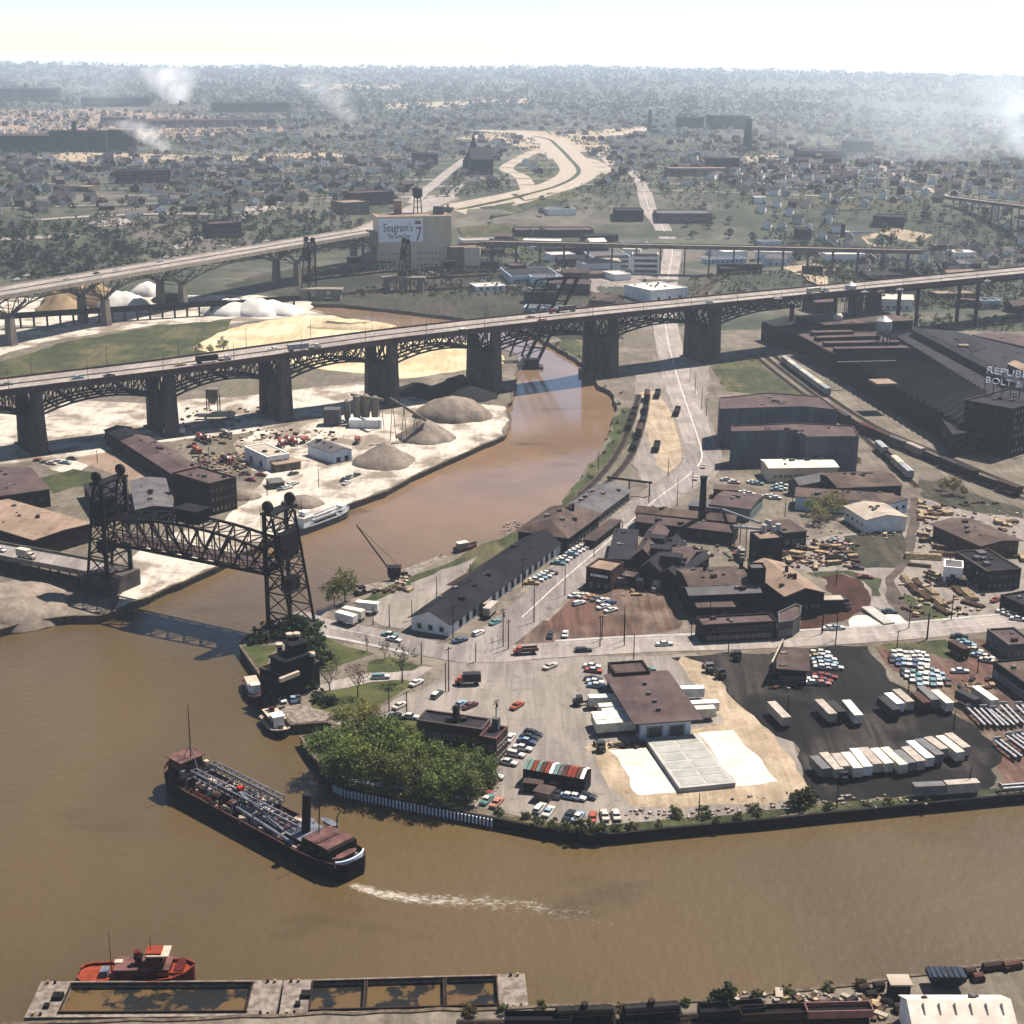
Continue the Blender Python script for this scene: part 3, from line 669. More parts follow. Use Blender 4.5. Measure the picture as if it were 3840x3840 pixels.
for k in range(22):
 for t,r in ((-2.3,0),(23.7,math.pi)):
  q = HB.at(-120 + 36 * k + (0 if t < 0 else 18),t,.9)
  o = bpy.data.objects.new('street_lamp',lp); COL.objects.link(o); o.location = q; o.rotation_euler = (0,0,r + math.atan2(HB.d.y,HB.d.x)); tag(o,'slender grey street lamp on the parapet of the high blue-grey truss bridge','street lamp','street lamps of the high truss bridge')
  # ---- the far viaduct with Y shaped piers
FA,FB = G('W',0,560,32),G('W',700,440,32)
FV = Line(FA,FB,[(-400,32),(0,32),(380,32),(520,31),(700,29.5),(1200,29)])
fv = thing('arched_viaduct','freeway viaduct on pale Y shaped piers beyond the sand field','bridge',(FA.x,FA.y,0))
FE = FV.st((-124,1296))[0]
ribbon(FV,-300,FE,0,30,-1.4,0).build('deck','asphalt_light',fv)
for t in (-.5,30): ribbon(FV,-300,FE,t,t + .5,-1.8,.9).build('parapet','roof_cream',fv)
ribbon(FV,-300,FE,14.5,15.5,.02,.7).build('median','concrete',fv)
for t in (4,7.6,11,19,22.6,26): ribbon(FV,-300,FE,t,t + .18,.01,.03).build('lane_line','road_paint',fv)
bases = [FV.st(G('D',*p,0)) for p in ((185,605),(795,470),(1100,388),(1540,248))]
sp = [-90,bases[0][0] - 2,bases[0][0] + 82,bases[2][0] - 6,bases[3][0] + 4,FE - 6]
fvs = MB()
for i,s in enumerate(sp):
 for t in (4.5,25.5):
  q = FV.at(s,t); z1 = q.z - 14
  MB().rings([[Vector((*(q.xy + FV.d * a * k + FV.p * b * k * 1.1),z)) for a,b in ((-1,-1),(1,-1),(1,1),(-1,1))] for z,k in ((-2,2.6),(z1,2.0))]).build('pier_column','concrete',fv)
  for sg in (-1,1):
   for ds,dz in ((8,-9),(15,-5.5)):
    member('pier_arm',(q.x,q.y,z1),FV.at(s + sg * ds,t,dz),1.2,1.2,'pale_steel',fv)
  if i < len(sp) - 1:
   a,b = s,sp[i + 1]; n = 10; last = None
   for j in range(n + 1):
    u = j / n; dep = 3.4 + 10 * abs(2 * u - 1) ** 2.4; up = FV.at(a + (b - a) * u,t,-1.6); lo = FV.at(a + (b - a) * u,t,-1.6 - dep)
    seg = [(up,lo,.5)]
    if last: seg += [(last[0],up,.6),(last[1],lo,.8),(last[0],lo,.5) if u > .5 else (last[1],up,.5)]
    for p,r,wd in seg:
     if t < 10: member('truss_member',p,r,wd,wd,'pale_steel',fv)
     else: fvs.beam(p,r,wd)
    fvs.beam(lo,FV.at(a + (b - a) * u,30 - t,-1.6 - dep),.4) if t < 10 else None
    last = (up,lo)
tag(fvs.build('far_truss','blue_steel',fv),kind='stuff')
F2 = Line(FV.at(FE,0).xy,FW[0].xy + Vector((0,0)),[(0,interp(FV.prof,FE)),(150,31),(400,29.5),(800,29)])
F2L = F2.st(FW[1])[0]
ribbon(F2,0,F2L,-3,27,-1.4,-.05).build('deck','asphalt_light',fv)
for t in (-3.5,27): ribbon(F2,0,F2L,t,t + .5,-1.8,.9).build('parapet','roof_cream',fv)
for s in range(20,int(F2L),60):
 for t in (2,22):
  q = F2.at(s,t)
  if q.z - terrain(q.x,q.y) > 3: MB().beam((q.x,q.y,terrain(q.x,q.y) - 1),(q.x,q.y,q.z - 1),2.2).build('pier_column','concrete',fv)
  # ---- the thin trestle viaduct
def trestle(label,A,B,z0,z1,wd,n,m='roof_cream',leg='grey_steel',mat2='concrete'):
 ln = Line(A,B,[(0,z0),((Vector(B[:2]) - Vector(A[:2])).length,z1)]); L = (Vector(B[:2]) - Vector(A[:2])).length
 t = thing('trestle_viaduct',label,'bridge',(A.x,A.y,0))
 ribbon(ln,0,L,0,wd,-.8,0).build('deck',m,t)
 for tt in (-.4,wd): ribbon(ln,0,L,tt,tt + .4,-2.4,.9).build('girder',mat2,t)
 for k in range(n):
  s = L * (k + .5) / n
  for tt in (1.5,wd - 1.5):
   q = ln.at(s,tt); zb = terrain(q.x,q.y)
   if q.z - zb > 3: MB().beam((q.x,q.y,zb - 1),(q.x,q.y,q.z - 1),1.0).build('leg',leg,t)
  p,q = ln.at(s,1.5,-2),ln.at(s,wd - 1.5,-2); member('cross_beam',p,q,.8,.8,leg,t)
 return ln
TA,TB = G('W',905,457,24),G('W',1740,474,24)
trestle('thin level viaduct on slender legs beyond the white loft buildings',TA,TB,24,24,11,18)
trestle('short sloping viaduct among the houses beyond the railway mound',G('W',1780,371,34),G('W',2100,412,34),34,34,12,8)
trestle('long low conveyor trestle in front of the white salt piles',G('D',0,430,9),G('D',1700,325,9),9,9,4,24,'roof_dark','black_steel','black_steel')
# ---- the vertical lift bridge with its span half raised
def lift_bridge(name,label,PL,PR,width,zspan,ztop,m='black_steel',rear=10.0,panels=9,depth=11.0,deckz=6.0,wt=.55,span=True,sheave=2.6,detail=True,towers=(0,1)):
 """PL, PR: near tower columns at the two span ends (plan)"""
 PL = Vector(PL[:2]); PR = Vector(PR[:2]); d = (PR - PL).normalized(); p = Vector((-d.y,d.x)); Ls = (PR - PL).length
 if p.y < 0: p = -p
 t = thing(name,label,'bridge',(PL.x,PL.y,0))
 V = lambda q,z: Vector((q.x,q.y,z))
 for tw,(c,sg) in enumerate(((PL,-1),(PR,1))):
  if tw not in towers: continue
  zb = 0.0
  for tt in (0,width):
   q = c + p * tt; r = q + d * sg * rear; r1 = q + d * sg * 3.2; zt = ztop
   member('tower_column',V(q,zb - 2),V(q,zt),1.25,1.25,m,t)
   member('tower_leg',V(r,zb - 2),V(r1,zt - 1),.8,.8,m,t)
   n = 6
   for k in range(n):
    z0 = zb + (zt - zb) * k / n; z1 = zb + (zt - zb) * (k + 1) / n
    e0 = r.lerp(r1,k / n); e1 = r.lerp(r1,(k + 1) / n)
    member('tower_brace',V(q,z1),V(e1,z1),.38,.38,m,t)
    member('tower_brace',V(q,z0) if k % 2 else V(e0,z0),V(e1,z1) if k % 2 else V(q,z1),.38,.38,m,t)
    if detail: member('tower_brace',V(e0,z0) if k % 2 else V(q,z0),V(q,z1) if k % 2 else V(e1,z1),.28,.28,m,t)
  n = 5; zlow = deckz + 7
  for ex,wdth in ((0.0,.45),(1.0,.38)):
   for k in range(n + 1):
    z = zlow + (ztop - zlow) * k / n; f = (z - zb) / (ztop - zb)
    off = d * sg * (rear + (3.2 - rear) * f) * ex
    member('cross_brace',V(c + off,z),V(c + p * width + off,z),wdth,wdth,m,t)
    if k < n:
     z2 = zlow + (ztop - zlow) * (k + 1) / n; f2 = (z2 - zb) / (ztop - zb); off2 = d * sg * (rear + (3.2 - rear) * f2) * ex
     member('cross_brace',V(c + off,z),V(c + p * width + off2,z2),.3,.3,m,t); member('cross_brace',V(c + p * width + off,z),V(c + off2,z2),.3,.3,m,t)
  mb = MB(); cc = c + p * width / 2 + d * sg * 1.6; mb.box((cc.x,cc.y,ztop + .3),(4.4,width + 2.5,.6),math.atan2(d.y,d.x)); mb.build('tower_platform',m,t)
  for tt in (0,width): # sheaves
   q = c + p * tt + d * sg * 1.6; s = MB()
   s.cyl(V(q - p * .5,ztop + sheave + .7),V(q + p * .5,ztop + sheave + .7),sheave,n=18)
   o = s.build('sheave',m,t); MB().cyl(V(q - p * .9,ztop + sheave + .7),V(q + p * .9,ztop + sheave + .7),.5,n=8).build('axle',m,o)
   member('sheave_post',V(q - p * .9,ztop + .5),V(q - p * .9,ztop + sheave + .9),.6,.8,m,t); member('sheave_post',V(q + p * .9,ztop + .5),V(q + p * .9,ztop + sheave + .9),.6,.8,m,t)
   for e in (-.5,.5):
    u = c + p * (tt + e) - d * sg * .9; member('cable',V(u,zspan + depth * .72),V(u,ztop + sheave),.12,.12,m,t)
  cw = c + p * width / 2 + d * sg * 4.0; zc = ztop - (zspan - deckz) * .55 - 4
  MB().box((cw.x,cw.y,zc),(2.4,width - 2,8.5),math.atan2(d.y,d.x)).build('counterweight',m,t)
  hs = MB(); hq = c + d * sg * 5 + p * (width * .5); hs.box((hq.x,hq.y,deckz + 9),(4,5,4),math.atan2(d.y,d.x)).build('machine_cabin',m,t)
 if span:
  A = PL + d * 1.3; L2 = Ls - 2.6
  top = lambda u: depth * (.72 + .28 * (1 - (2 * u - 1) ** 2))
  lat = MB()
  for tt in (0.6,width - .6):
   last = None
   for j in range(panels + 1):
    u = j / panels; q = A + d * L2 * u + p * tt; lo = V(q,zspan); hi = V(q,zspan + top(u)); mid = V(q,zspan + top(u) / 2)
    member('truss_vertical',lo,hi,.4,.4,m,t)
    if last:
     member('bottom_chord',last[0],lo,.75,1.0,m,t); member('top_chord',last[1],hi,.75,.75,m,t)
     a,b = (last[0],hi) if u > .5 else (last[1],lo)
     member('truss_diagonal',a,b,wt,wt,m,t)
     c2 = (a + b) / 2
     member('truss_sub_member',c2,(last[0] + lo) / 2,.3,.3,m,t); member('truss_sub_member',c2,lo if u <= .5 else last[0],.26,.26,m,t) if False else member('truss_sub_member',c2,(last[0] if u <= .5 else lo),.3,.3,m,t)
    last = (lo,hi)
  for j in range(panels + 1):
   u = j / panels; q = A + d * L2 * u
   member('floor_beam',V(q + p * .6,zspan),V(q + p * (width - .6),zspan),.6,1.1,m,t)
   member('top_strut',V(q + p * .6,zspan + top(u)),V(q + p * (width - .6),zspan + top(u)),.4,.4,m,t)
   if j < panels:
    u2 = (j + 1) / panels; r = A + d * L2 * u2
    member('lateral_brace',V(q + p * .6,zspan + top(u)),V(r + p * (width - .6),zspan + top(u2)),.25,.25,m,t); member('lateral_brace',V(q + p * (width - .6),zspan + top(u)),V(r + p * .6,zspan + top(u2)),.25,.25,m,t)
  e = A + d * L2 * .5 + p * width / 2
  MB().box((e.x,e.y,zspan + .75),(L2,width - 3,.35),math.atan2(d.y,d.x)).build('road_deck','roof_mauve',t)
  ch = MB().box((e.x,e.y,zspan + depth + 2.2),(9,6,4.2),math.atan2(d.y,d.x)).build('operator_house',m,t)
  MB().box((e.x,e.y,zspan + depth + 4.5),(10,7,.4),math.atan2(d.y,d.x)).build('roof',m,ch)
  for tt in (1.6,width - 1.6):
   a,b = A + p * tt,A + d * L2 + p * tt; member('hand_rail',V(a,zspan + 1.9),V(b,zspan + 1.9),.15,.15,m,t)
 return t,d,p,V
PL,PR = Vector((-136.3,475.0)),Vector((-77.2,443.8))
lb,LBd,LBp,LV = lift_bridge('lift_bridge','black steel vertical lift bridge with its road span raised above the river',PL,PR,11.5,18.6,38.5,sheave=1.9,panels=10)
lrz = math.atan2(LBd.y,LBd.x)
def boxat(c,dd,dims,zc): return MB().box((c.x,c.y,zc),dims,lrz)
c = PL + LBp * 5.7 - LBd * 4; boxat(c,0,(13,15,11),.3).build('pier','pier_concrete',lb)
c = PR + LBp * 5.7 + LBd * 5; boxat(c,0,(15,15,6),-2.2).build('pier','pier_concrete',lb)
c = PL - LBd * 55 + LBp * 5.7
ap = thing('approach_ramp','elevated asphalt approach ramp with timber trestle leading to the black lift bridge','ramp',(c.x,c.y,0))
lnA = Line(PL - LBd * 130 ,PL - LBd * 10,[(0,3.5),(120,6.2)])
ribbon(lnA,0,122,0,11.5,-.7,0).build('deck','asphalt',ap)
for tt in (-.3,11.5): ribbon(lnA,0,122,tt,tt + .3,-.9,.9).build('railing','concrete',ap)
for k in range(13):
 for tt in (.8,5.7,10.6):
  q = lnA.at(6 + 9.2 * k,tt); member('trestle_post',(q.x,q.y,-1),(q.x,q.y,q.z - .7),.5,.5,'black_steel',ap)
 p_,q_ = lnA.at(6 + 9.2 * k,.2,-1),lnA.at(6 + 9.2 * k,11.2,-1); member('trestle_cap',p_,q_,.5,.6,'black_steel',ap)
 # ---- distant black movable bridges
sA = G('E',390,290,0)
lift_bridge('railway_lift_bridge','tall black railway lift bridge tower standing in front of the cream grain elevator',sA.xy,sA.xy + Vector((62,26)),9,9,zat(sA,'B',380,1085),panels=6,depth=8,deckz=4,detail=False,rear=9,towers=(0,),sheave=2)
c = sA.xy + Vector((-4,8)); bp = thing('bridge_pier','pale concrete portal pier under the black railway lift bridge','pier',(c.x,c.y,0))
for e in (-14,-2,12): MB().box((c.x + e,c.y - 8,3.5),(5,9,13)).build('pier_leg','concrete',bp)
MB().box((c.x - 1,c.y - 8,10.6),(34,10,1.6)).build('cap','concrete',bp)
sB = G('D',1790,330,0)
lift_bridge('railway_lift_bridge','dark steel lift bridge tower rising beside the arched viaduct and salt piles',sB.xy,sB.xy + Vector((58,50)),9,14,zat(sB,'D',1790,20),panels=6,depth=9,deckz=6,detail=False,rear=8,towers=(0,),sheave=2)
c = sB.xy; bp = thing('bridge_pier','grey concrete block pier between the white salt piles and the water','pier',(c.x,c.y,0))
for e in (-8,4,16): MB().box((c.x + e,c.y - 6,1.5),(7,10,11)).build('pier_leg','concrete',bp)
MB().box((c.x + 4,c.y - 6,7.8),(34,11,1.6)).build('cap','concrete',bp)
# bascule leaf, raised beside the high bridge
b0 = G('E',1010,745,-1); b1 = b0 + Vector((8,45,0))
bs = thing('bascule_bridge','black raised bascule leaf standing over the river behind the high bridge','bridge',(b0.x,b0.y + 75,0))
q0 = Vector((8,880,0))
for off in (0,7):
 a = Vector((q0.x + off,q0.y,2)); b = Vector((q0.x + off + 24,q0.y + 26,48))
 a2 = Vector((q0.x + off - 10,q0.y,4)); b2 = Vector((q0.x + off + 6,q0.y + 26,46))
 member('leaf_chord',a,b,1.7,1.3,'black_steel',bs); member('leaf_chord',a2,b2,.9,.9,'black_steel',bs); member('leaf_chord',b2,b,.9,.9,'black_steel',bs)
 for k in range(1,7):
  member('leaf_brace',a.lerp(b,k / 7),a2.lerp(b2,k / 7),.5,.5,'black_steel',bs); member('leaf_brace',a.lerp(b,k / 7),a2.lerp(b2,(k - 1) / 7),.4,.4,'black_steel',bs)
for k in range(8):
 a = Vector((q0.x,q0.y,2)).lerp(Vector((q0.x + 24,q0.y + 26,48)),k / 7); member('leaf_cross_beam',a,a + Vector((7,0,0)),.6,.6,'black_steel',bs)
MB().box((q0.x + 3,q0.y - 3,1),(9,6,5)).build('counterweight','black_steel',bs); MB().box((q0.x + 4,q0.y - 2,-3),(12,9,4)).build('pier','pier_concrete',bs)
# dark dolphin frames at the river pier of the high bridge
r0 = G('E',1000,745,-2.5)
df = thing('timber_dolphin','dark timber fender frame beside the river pier of the high bridge','dolphin',(r0.x,r0.y,-2.5))
for k in range(5): member('post',(r0.x + k * .9,r0.y + k * 5,-4),(r0.x + k * .9,r0.y + k * 5,3),.6,.6,'quay_steel',df)
member('waler',(r0.x,r0.y,2),(r0.x + 3.6,r0.y + 20,2),.4,.6,'quay_steel',df); member('waler',(r0.x,r0.y,0),(r0.x + 3.6,r0.y + 20,0),.4,.6,'quay_steel',df)
# ================================================================ buildings
def rect3(reg,a,b,c,z):
 A,B,C = (G(reg,*q,z).xy if not isinstance(q,Vector) else q.xy for q in (a,b,c))
 u = (B - A); n = Vector((-u.y,u.x)).normalized(); dd = (C - B).dot(n)
 return ccw([A,B,B + n * dd,A + n * dd])
def quad(reg,pts,z): return ccw([G(reg,*q,z).xy for q in pts])
def inset(p,d):
 n = len(p); out = []
 for i in range(n):
  a,b,c = p[i - 1],p[i],p[(i + 1) % n]; e1 = (b - a).normalized(); e2 = (c - b).normalized()
  n1 = Vector((-e1.y,e1.x)); n2 = Vector((-e2.y,e2.x)); m = (n1 + n2)
  m = m / max(.3,m.length_squared) * 2; out.append(b + m * d)
 return out
def zbase(p): return min(terrain(q[0],q[1]) for q in p) - .5
BLDS = []
class Bld:
 win = False
 def __init__(s): BLDS.append(s)
def flat(name,label,cat,p,h,wall,roof,parapet=.6,z0=None,group=None,parent=None,over=0.0,coping=None):
 """flat-roofed block: walls, roof set inside a parapet (or projecting as an eave)"""
 b = Bld(); b.p = p; b.h = h; zb = zbase(p) if z0 is None else z0; b.z0 = zb + (.5 if z0 is None else 0)
 c = sum((Vector(q) for q in p),Vector((0,0))) / len(p)
 b.o = parent or thing(name,label,cat,(c.x,c.y,max(zb,0)),group=group)
 if over:
  MB().prism(p,zb,h - .35,top=True).build('wall',wall,b.o); MB().prism(inset(p,-over),h - .34,h,bot=True).build('roof',roof,b.o)
 else:
  MB().prism(p,zb,h,top=False).build('wall',wall,b.o); q = inset(p,.45)
  MB().prism(p,h - parapet - .4,h - parapet,bot=True).build('roof',roof,b.o) if False else MB().add([(v.x,v.y,h - parapet) for v in inset(p,.4)],[tuple(range(len(p)))]).build('roof',roof,b.o)
  pm = MB(); n = len(p); qi = inset(p,.42); po = inset(p,-.06)
  for i in range(n):
   j = (i + 1) % n
   pm.add([(*po[i],h),(*po[j],h),(*qi[j],h),(*qi[i],h),(*qi[i],h - parapet - .1),(*qi[j],h - parapet - .1),(*po[i],h - .35),(*po[j],h - .35)],[(0,1,2,3),(3,2,5,4),(6,7,1,0)])
  pm.build('parapet',coping or wall,b.o)
 return b
def gable(name,label,cat,p,eave,ridge,wall,roof,along=0,over=.6,z0=None,group=None,parent=None,hip=0.0):
 """p: rectangle; ridge parallel to edge `along`; two roof slopes"""
 b = Bld(); b.h = eave; p = p[along:] + p[:along]; b.p = p; zb = zbase(p) if z0 is None else z0; b.z0 = zb + (.5 if z0 is None else 0)
 c = sum(p,Vector((0,0))) / 4; b.o = parent or thing(name,label,cat,(c.x,c.y,max(zb,0)),group=group)
 e = (p[1] - p[0]).normalized(); L = (p[1] - p[0]).length; n = Vector((-e.y,e.x)); Wd = (p[2] - p[1]).length
 m0,m1 = (p[0] + p[3]) / 2 + e * hip,(p[1] + p[2]) / 2 - e * hip
 w_ = MB(); w_.prism(p,zb,eave,top=False)
 if not hip: w_.add([(*p[1],eave),(*p[2],eave),(*m1,ridge - .05)],[(0,1,2)]); w_.add([(*p[3],eave),(*p[0],eave),(*m0,ridge - .05)],[(0,1,2)])
 w_.build('wall',wall,b.o)
 dz = (ridge - eave) / (Wd / 2) * over; r0,r1 = m0 - e * (0 if hip else over),m1 + e * (0 if hip else over)
 for a,bb,sg in ((p[0],p[1],-1),(p[2],p[3],1)):
  x0 = a - e * over * (1 if sg < 0 else -1) + n * sg * over; x1 = bb + e * over * (1 if sg < 0 else -1) + n * sg * over
  ra,rb = (r0,r1) if sg < 0 else (r1,r0)
  top = [(*x0,eave - dz + .22),(*x1,eave - dz + .22),(*rb,ridge + .22),(*ra,ridge + .22)]; low = [(v[0],v[1],v[2] - .25) for v in top]
  MB().add(top + low,[(0,1,2,3),(7,6,5,4),(0,4,5,1),(1,5,6,2),(2,6,7,3),(3,7,4,0)]).build('roof_slope',roof,b.o)
 if hip:
  for a,bb,mm in ((p[1],p[2],m1),(p[3],p[0],m0)):
   dirn = e if mm is m1 else -e; x0 = a + dirn * over + n * over * (-1 if mm is m1 else 1); x1 = bb + dirn * over + n * over * (1 if mm is m1 else -1)
   MB().add([(*x0,eave - dz + .22),(*x1,eave - dz + .22),(*mm,ridge + .22)],[(0,1,2)]).build('roof_slope',roof,b.o)
 b.m0,b.m1,b.ridge,b.e,b.n = m0,m1,ridge,e,n
 return b
_win = {}
def win_mesh(fr,gl):
 if (fr,gl) not in _win:
  m = MB(); f = .12
  for x,z,a,c in ((-.5 + f / 2,0,f,1),(.5 - f / 2,0,f,1),(0,-.5 + f / 2,1 - 2 * f,f),(0,.5 - f / 2,1 - 2 * f,f)): m.box((x,0,z),(a,1,c))
  m.box((0,.25,0),(1 - 2 * f,.4,1 - 2 * f),mi=1); _win[(fr,gl)] = m.mesh('window',[fr,gl])
 return _win[(fr,gl)]
def windows(b,edge,n,rows,w,h,z0,dz=3.2,fr='frame_pale',gl='glass',t0=.06,t1=.94,name='window',skip=0):
 b.win = True; p = b.p; A,B = p[edge % len(p)],p[(edge + 1) % len(p)]; e = (B - A).normalized(); nn = Vector((e.y,-e.x)); me = win_mesh(fr,gl)
 for r in range(rows):
  for k in range(n):
   if skip and random.random() < skip: continue
   t = t0 + (t1 - t0) * ((k + .5) / n); q = A.lerp(B,t) + nn * .02
   o = bpy.data.objects.new(name,me); COL.objects.link(o); o.parent = b.o
   o.location = Vector((q.x,q.y,b.z0 + z0 + r * dz + h / 2)) - Vector(b.o.location); o.rotation_euler = (0,0,math.atan2(e.y,e.x)); o.scale = (w,.16,h)
def rooftop(b,items,m='roof_dark',z=None):
 """vents, stacks and sheds standing on a roof: (sheet, x, y, dx, dy, height, name[, material])"""
 for it in items:
  reg,x,y,dx,dy,hh,nm = it[:7]; q = G(reg,x,y,z if z is not None else b.h)
  MB().box((q.x,q.y,q.z + hh / 2 - .3),(dx,dy,hh + .6),math.atan2(*(b.p[1] - b.p[0]).yx)).build(nm,it[7] if len(it) > 7 else m,b.o)
def facing(p,d):
 best = max(range(len(p)),key=lambda i: Vector(((p[(i + 1) % len(p)] - p[i]).y,-(p[(i + 1) % len(p)] - p[i]).x)).normalized().dot(Vector(d)))
 return best
FRONT,LEFT,RIGHT = (0,-1),(-1,-.25),(1,-.2)
# ---- peninsula
tb = flat('truck_terminal','long truck terminal with wide brown overhanging roof and trailers backed up on both sides','terminal',rect3('O',(1060,700),(1392,676),(1180,402),6.2),6.2,'wall_blue','roof_mauve',over=2.6)
f = facing(tb.p,FRONT); windows(tb,f,2,1,4.6,3.8,.2,fr='frame_pale',gl='wall_grey',name='dock_door'); tb.h = 6.2
for s_ in (LEFT,RIGHT): windows(tb,facing(tb.p,s_),11,1,2.8,2.8,1.1,fr='frame_pale',gl='glass',name='dock_door')
rooftop(tb,[('O',1085,470,1,1,.8,'roof_vent'),('O',1110,535,1,1,.8,'roof_vent'),('O',1150,585,1,1,.8,'roof_vent'),('O',1175,640,1,1,.8,'roof_vent')],'roof_grey')
of = flat('terminal_office','square brown brick office with parapet at the head of the truck terminal','office',rect3('O',(888,396),(1122,380),(1078,306),7.2),7.2,'brick_dark','roof_brown')
windows(of,facing(of.p,LEFT),4,2,1.6,1.5,.8); windows(of,facing(of.p,FRONT),3,1,1.6,1.3,.8)
sb = thing('concrete_slab','raised new concrete building slab with ten wet panels between the white gravel pads','slab',tuple(G('O',1400,1000,1.3)[:2]) + (0,))
P_ = rect3('O',(1315,1152),(1682,1116),(1432,790),1.4); MB().prism(P_,-.3,1.4).build('slab_body','concrete_new',sb)
i0 = facing(P_,FRONT); A_,B_,C_ = P_[i0],P_[(i0 + 1) % 4],P_[(i0 + 2) % 4]; u_ = (B_ - A_); v_ = (C_ - B_)
for r in range(6):
 for c in range(2):
  q = A_ + u_ * (.27 + .46 * c) + v_ * (.1 + .158 * r); MB().box((q.x,q.y,1.43),(u_.length * .40,v_.length * .125,.06),math.atan2(u_.y,u_.x)).build('slab_panel','concrete_wet',sb)
fdn = thing('timber_formwork','stack of formwork timbers and rubble at the corner of the white gravel pad','timber pile',G('O',960,880,0))
for k in range(26):
 q = G('O',850 + k * 9.5 + random.uniform(-6,6),872 + random.uniform(-14,14),0); a = random.uniform(0,3.1); l = random.uniform(1,3)
 member('timber',(q.x,q.y,.2 + .1 * (k % 3)),(q.x + l * math.cos(a),q.y + l * math.sin(a),.25 + .1 * (k % 3)),.3,.2,random.choice(['lumber','old_lumber','rubble']),fdn)
 # shed with patchwork roof
sp_ = rect3('O',(283,1016),(690,1086),(735,1026),4.6)
sh = Bld(); sh.p = sp_; sh.z0 = 0; c = sum(sp_,Vector((0,0))) / 4; sh.o = thing('patchwork_roof_shed','long dark shed with a patchwork roof of rusty red, green and grey sheets','shed',(c.x,c.y,0))
MB().prism(sp_,-.5,4.6,top=False).build('wall','wall_dark',sh.o)
i0 = facing(sp_,FRONT); A_,B_,C_,D_ = [sp_[(i0 + k) % 4] for k in range(4)]
cols = ['wall_green','wall_green','orange','wall_green','ship_rust','orange','wall_blue','wall_green','wall_grey','ship_rust','orange','orange','ship_rust','wall_white']
for k,cm in enumerate(cols):
 t0,t1 = k / len(cols) - .001,(k + 1) / len(cols) - .012; e = .03 * (k % 2)
 a,b_,c_,d_ = A_.lerp(B_,t0),A_.lerp(B_,t1),D_.lerp(C_,t1),D_.lerp(C_,t0)
 n_ = (A_ - D_).normalized() * .5; mm = (a + d_) / 2; mm2 = (b_ + c_) / 2
 rm = MB(); rm.add([(*(a + n_),4.55 + e),(*(b_ + n_),4.55 + e),(*mm2,5.7 + e),(*mm,5.7 + e),(*(d_ - n_),4.55 + e),(*(c_ - n_),4.55 + e)],[(0,1,2,3),(3,2,5,4)])
 rm.build('roof_sheet',cm,sh.o)
for i,j in ((0,3),(1,2)):
 q,r = sp_[(i0 + i) % 4],sp_[(i0 + j) % 4]; MB().add([(*q,4.6),(*r,4.6),(*((q + r) / 2),5.6)],[(0,1,2),(2,1,0)]).build('gable_end','wall_dark',sh.o)
windows(sh,i0,7,1,2.2,1.6,1.2,fr='wall_dark',gl='glass')
flat('lean_to_shed','low brown lean-to shed against the patchwork roof shed','shed',rect3('O',(288,1112),(405,1122),(412,1096),2.8),2.8,'wall_dark','roof_brown',over=.3)
flat('small_hut','little square hut with brown roof and pale walls before the patchwork roof shed','hut',rect3('O',(362,1166),(450,1186),(486,1146),2.9),2.9,'wall_tan','roof_brown',over=.5)
# brick fire station by the willows
bo = flat('brick_station','low reddish brick station with dark tarred roof beside the willows','station',rect3('N',(1150,602),(1522,655),(1612,600),6.0),6.0,'brick_red','roof_dark',coping='roof_mauve')
windows(bo,facing(bo.p,FRONT),8,1,1.5,1.8,1.4)
b2 = flat('brick_tower_block','taller red brick block with pale framed windows at the end of the brick station','building',rect3('N',(1505,690),(1600,708),(1678,642),8.6),8.6,'brick_red','roof_dark',parapet=1.0,coping='ship_pink')
windows(b2,facing(b2.p,RIGHT),4,2,1.4,1.6,1.2,3.4); windows(b2,facing(b2.p,FRONT),2,2,1.3,1.6,1.2,3.4)
rooftop(b2,[('N',1375,640,1.4,1.4,6,'chimney','brick_dark')],z=4); rooftop(b2,[('N',1600,640,1.8,1.6,2.4,'roof_hut','wall_grey')])
# sooty bridge house on the quay
P_ = rect3('N',(385,352),(600,268),(520,205),8.5)
bh = flat('sooty_bridge_house','blackened brick bridge house with stepped roofs and pale vent caps at the river quay','bridge house',P_,8.5,'brick_soot','roof_black',parapet=.9,coping='roof_mauve')
windows(bh,facing(bh.p,FRONT),5,2,1.3,1.8,1.2,3.6,fr='brick_soot'); windows(bh,facing(bh.p,LEFT),4,2,1.3,1.8,1.2,3.6,fr='brick_soot')
P2 = rect3('N',(410,285),(545,235),(500,185),12.0); MB().prism(P2,8,12).build('upper_storey','brick_soot',bh.o); MB().prism(inset(P2,-.4),12,12.5,bot=True).build('upper_roof','roof_black',bh.o)
P3 = rect3('N',(445,190),(530,165),(505,140),15.5); MB().prism(P3,12,15.5).build('lookout_tower','brick_soot',bh.o); MB().prism(inset(P3,-.5),15.5,15.9,bot=True).build('tower_roof','roof_black',bh.o)
for (x,y,z) in ((398,235,11.5),(555,238,11.5),(375,185,10.5),(432,128,17),(470,125,17)):
 q = G('N',x,y,z); m_ = MB(); m_.cyl((q.x,q.y,z - 3.6),(q.x,q.y,z),.8,n=10); m_.build('vent_stack','brick_soot',bh.o); MB().cyl((q.x,q.y,z),(q.x,q.y,z + .8),1.15,n=10).build('vent_cap','cream',bh.o)
q = G('N',430,350,9.6); MB().box((q.x,q.y,9.2),(7,1,1.2),math.atan2(*(P_[1] - P_[0]).yx)).build('signboard','cream',bh.o)
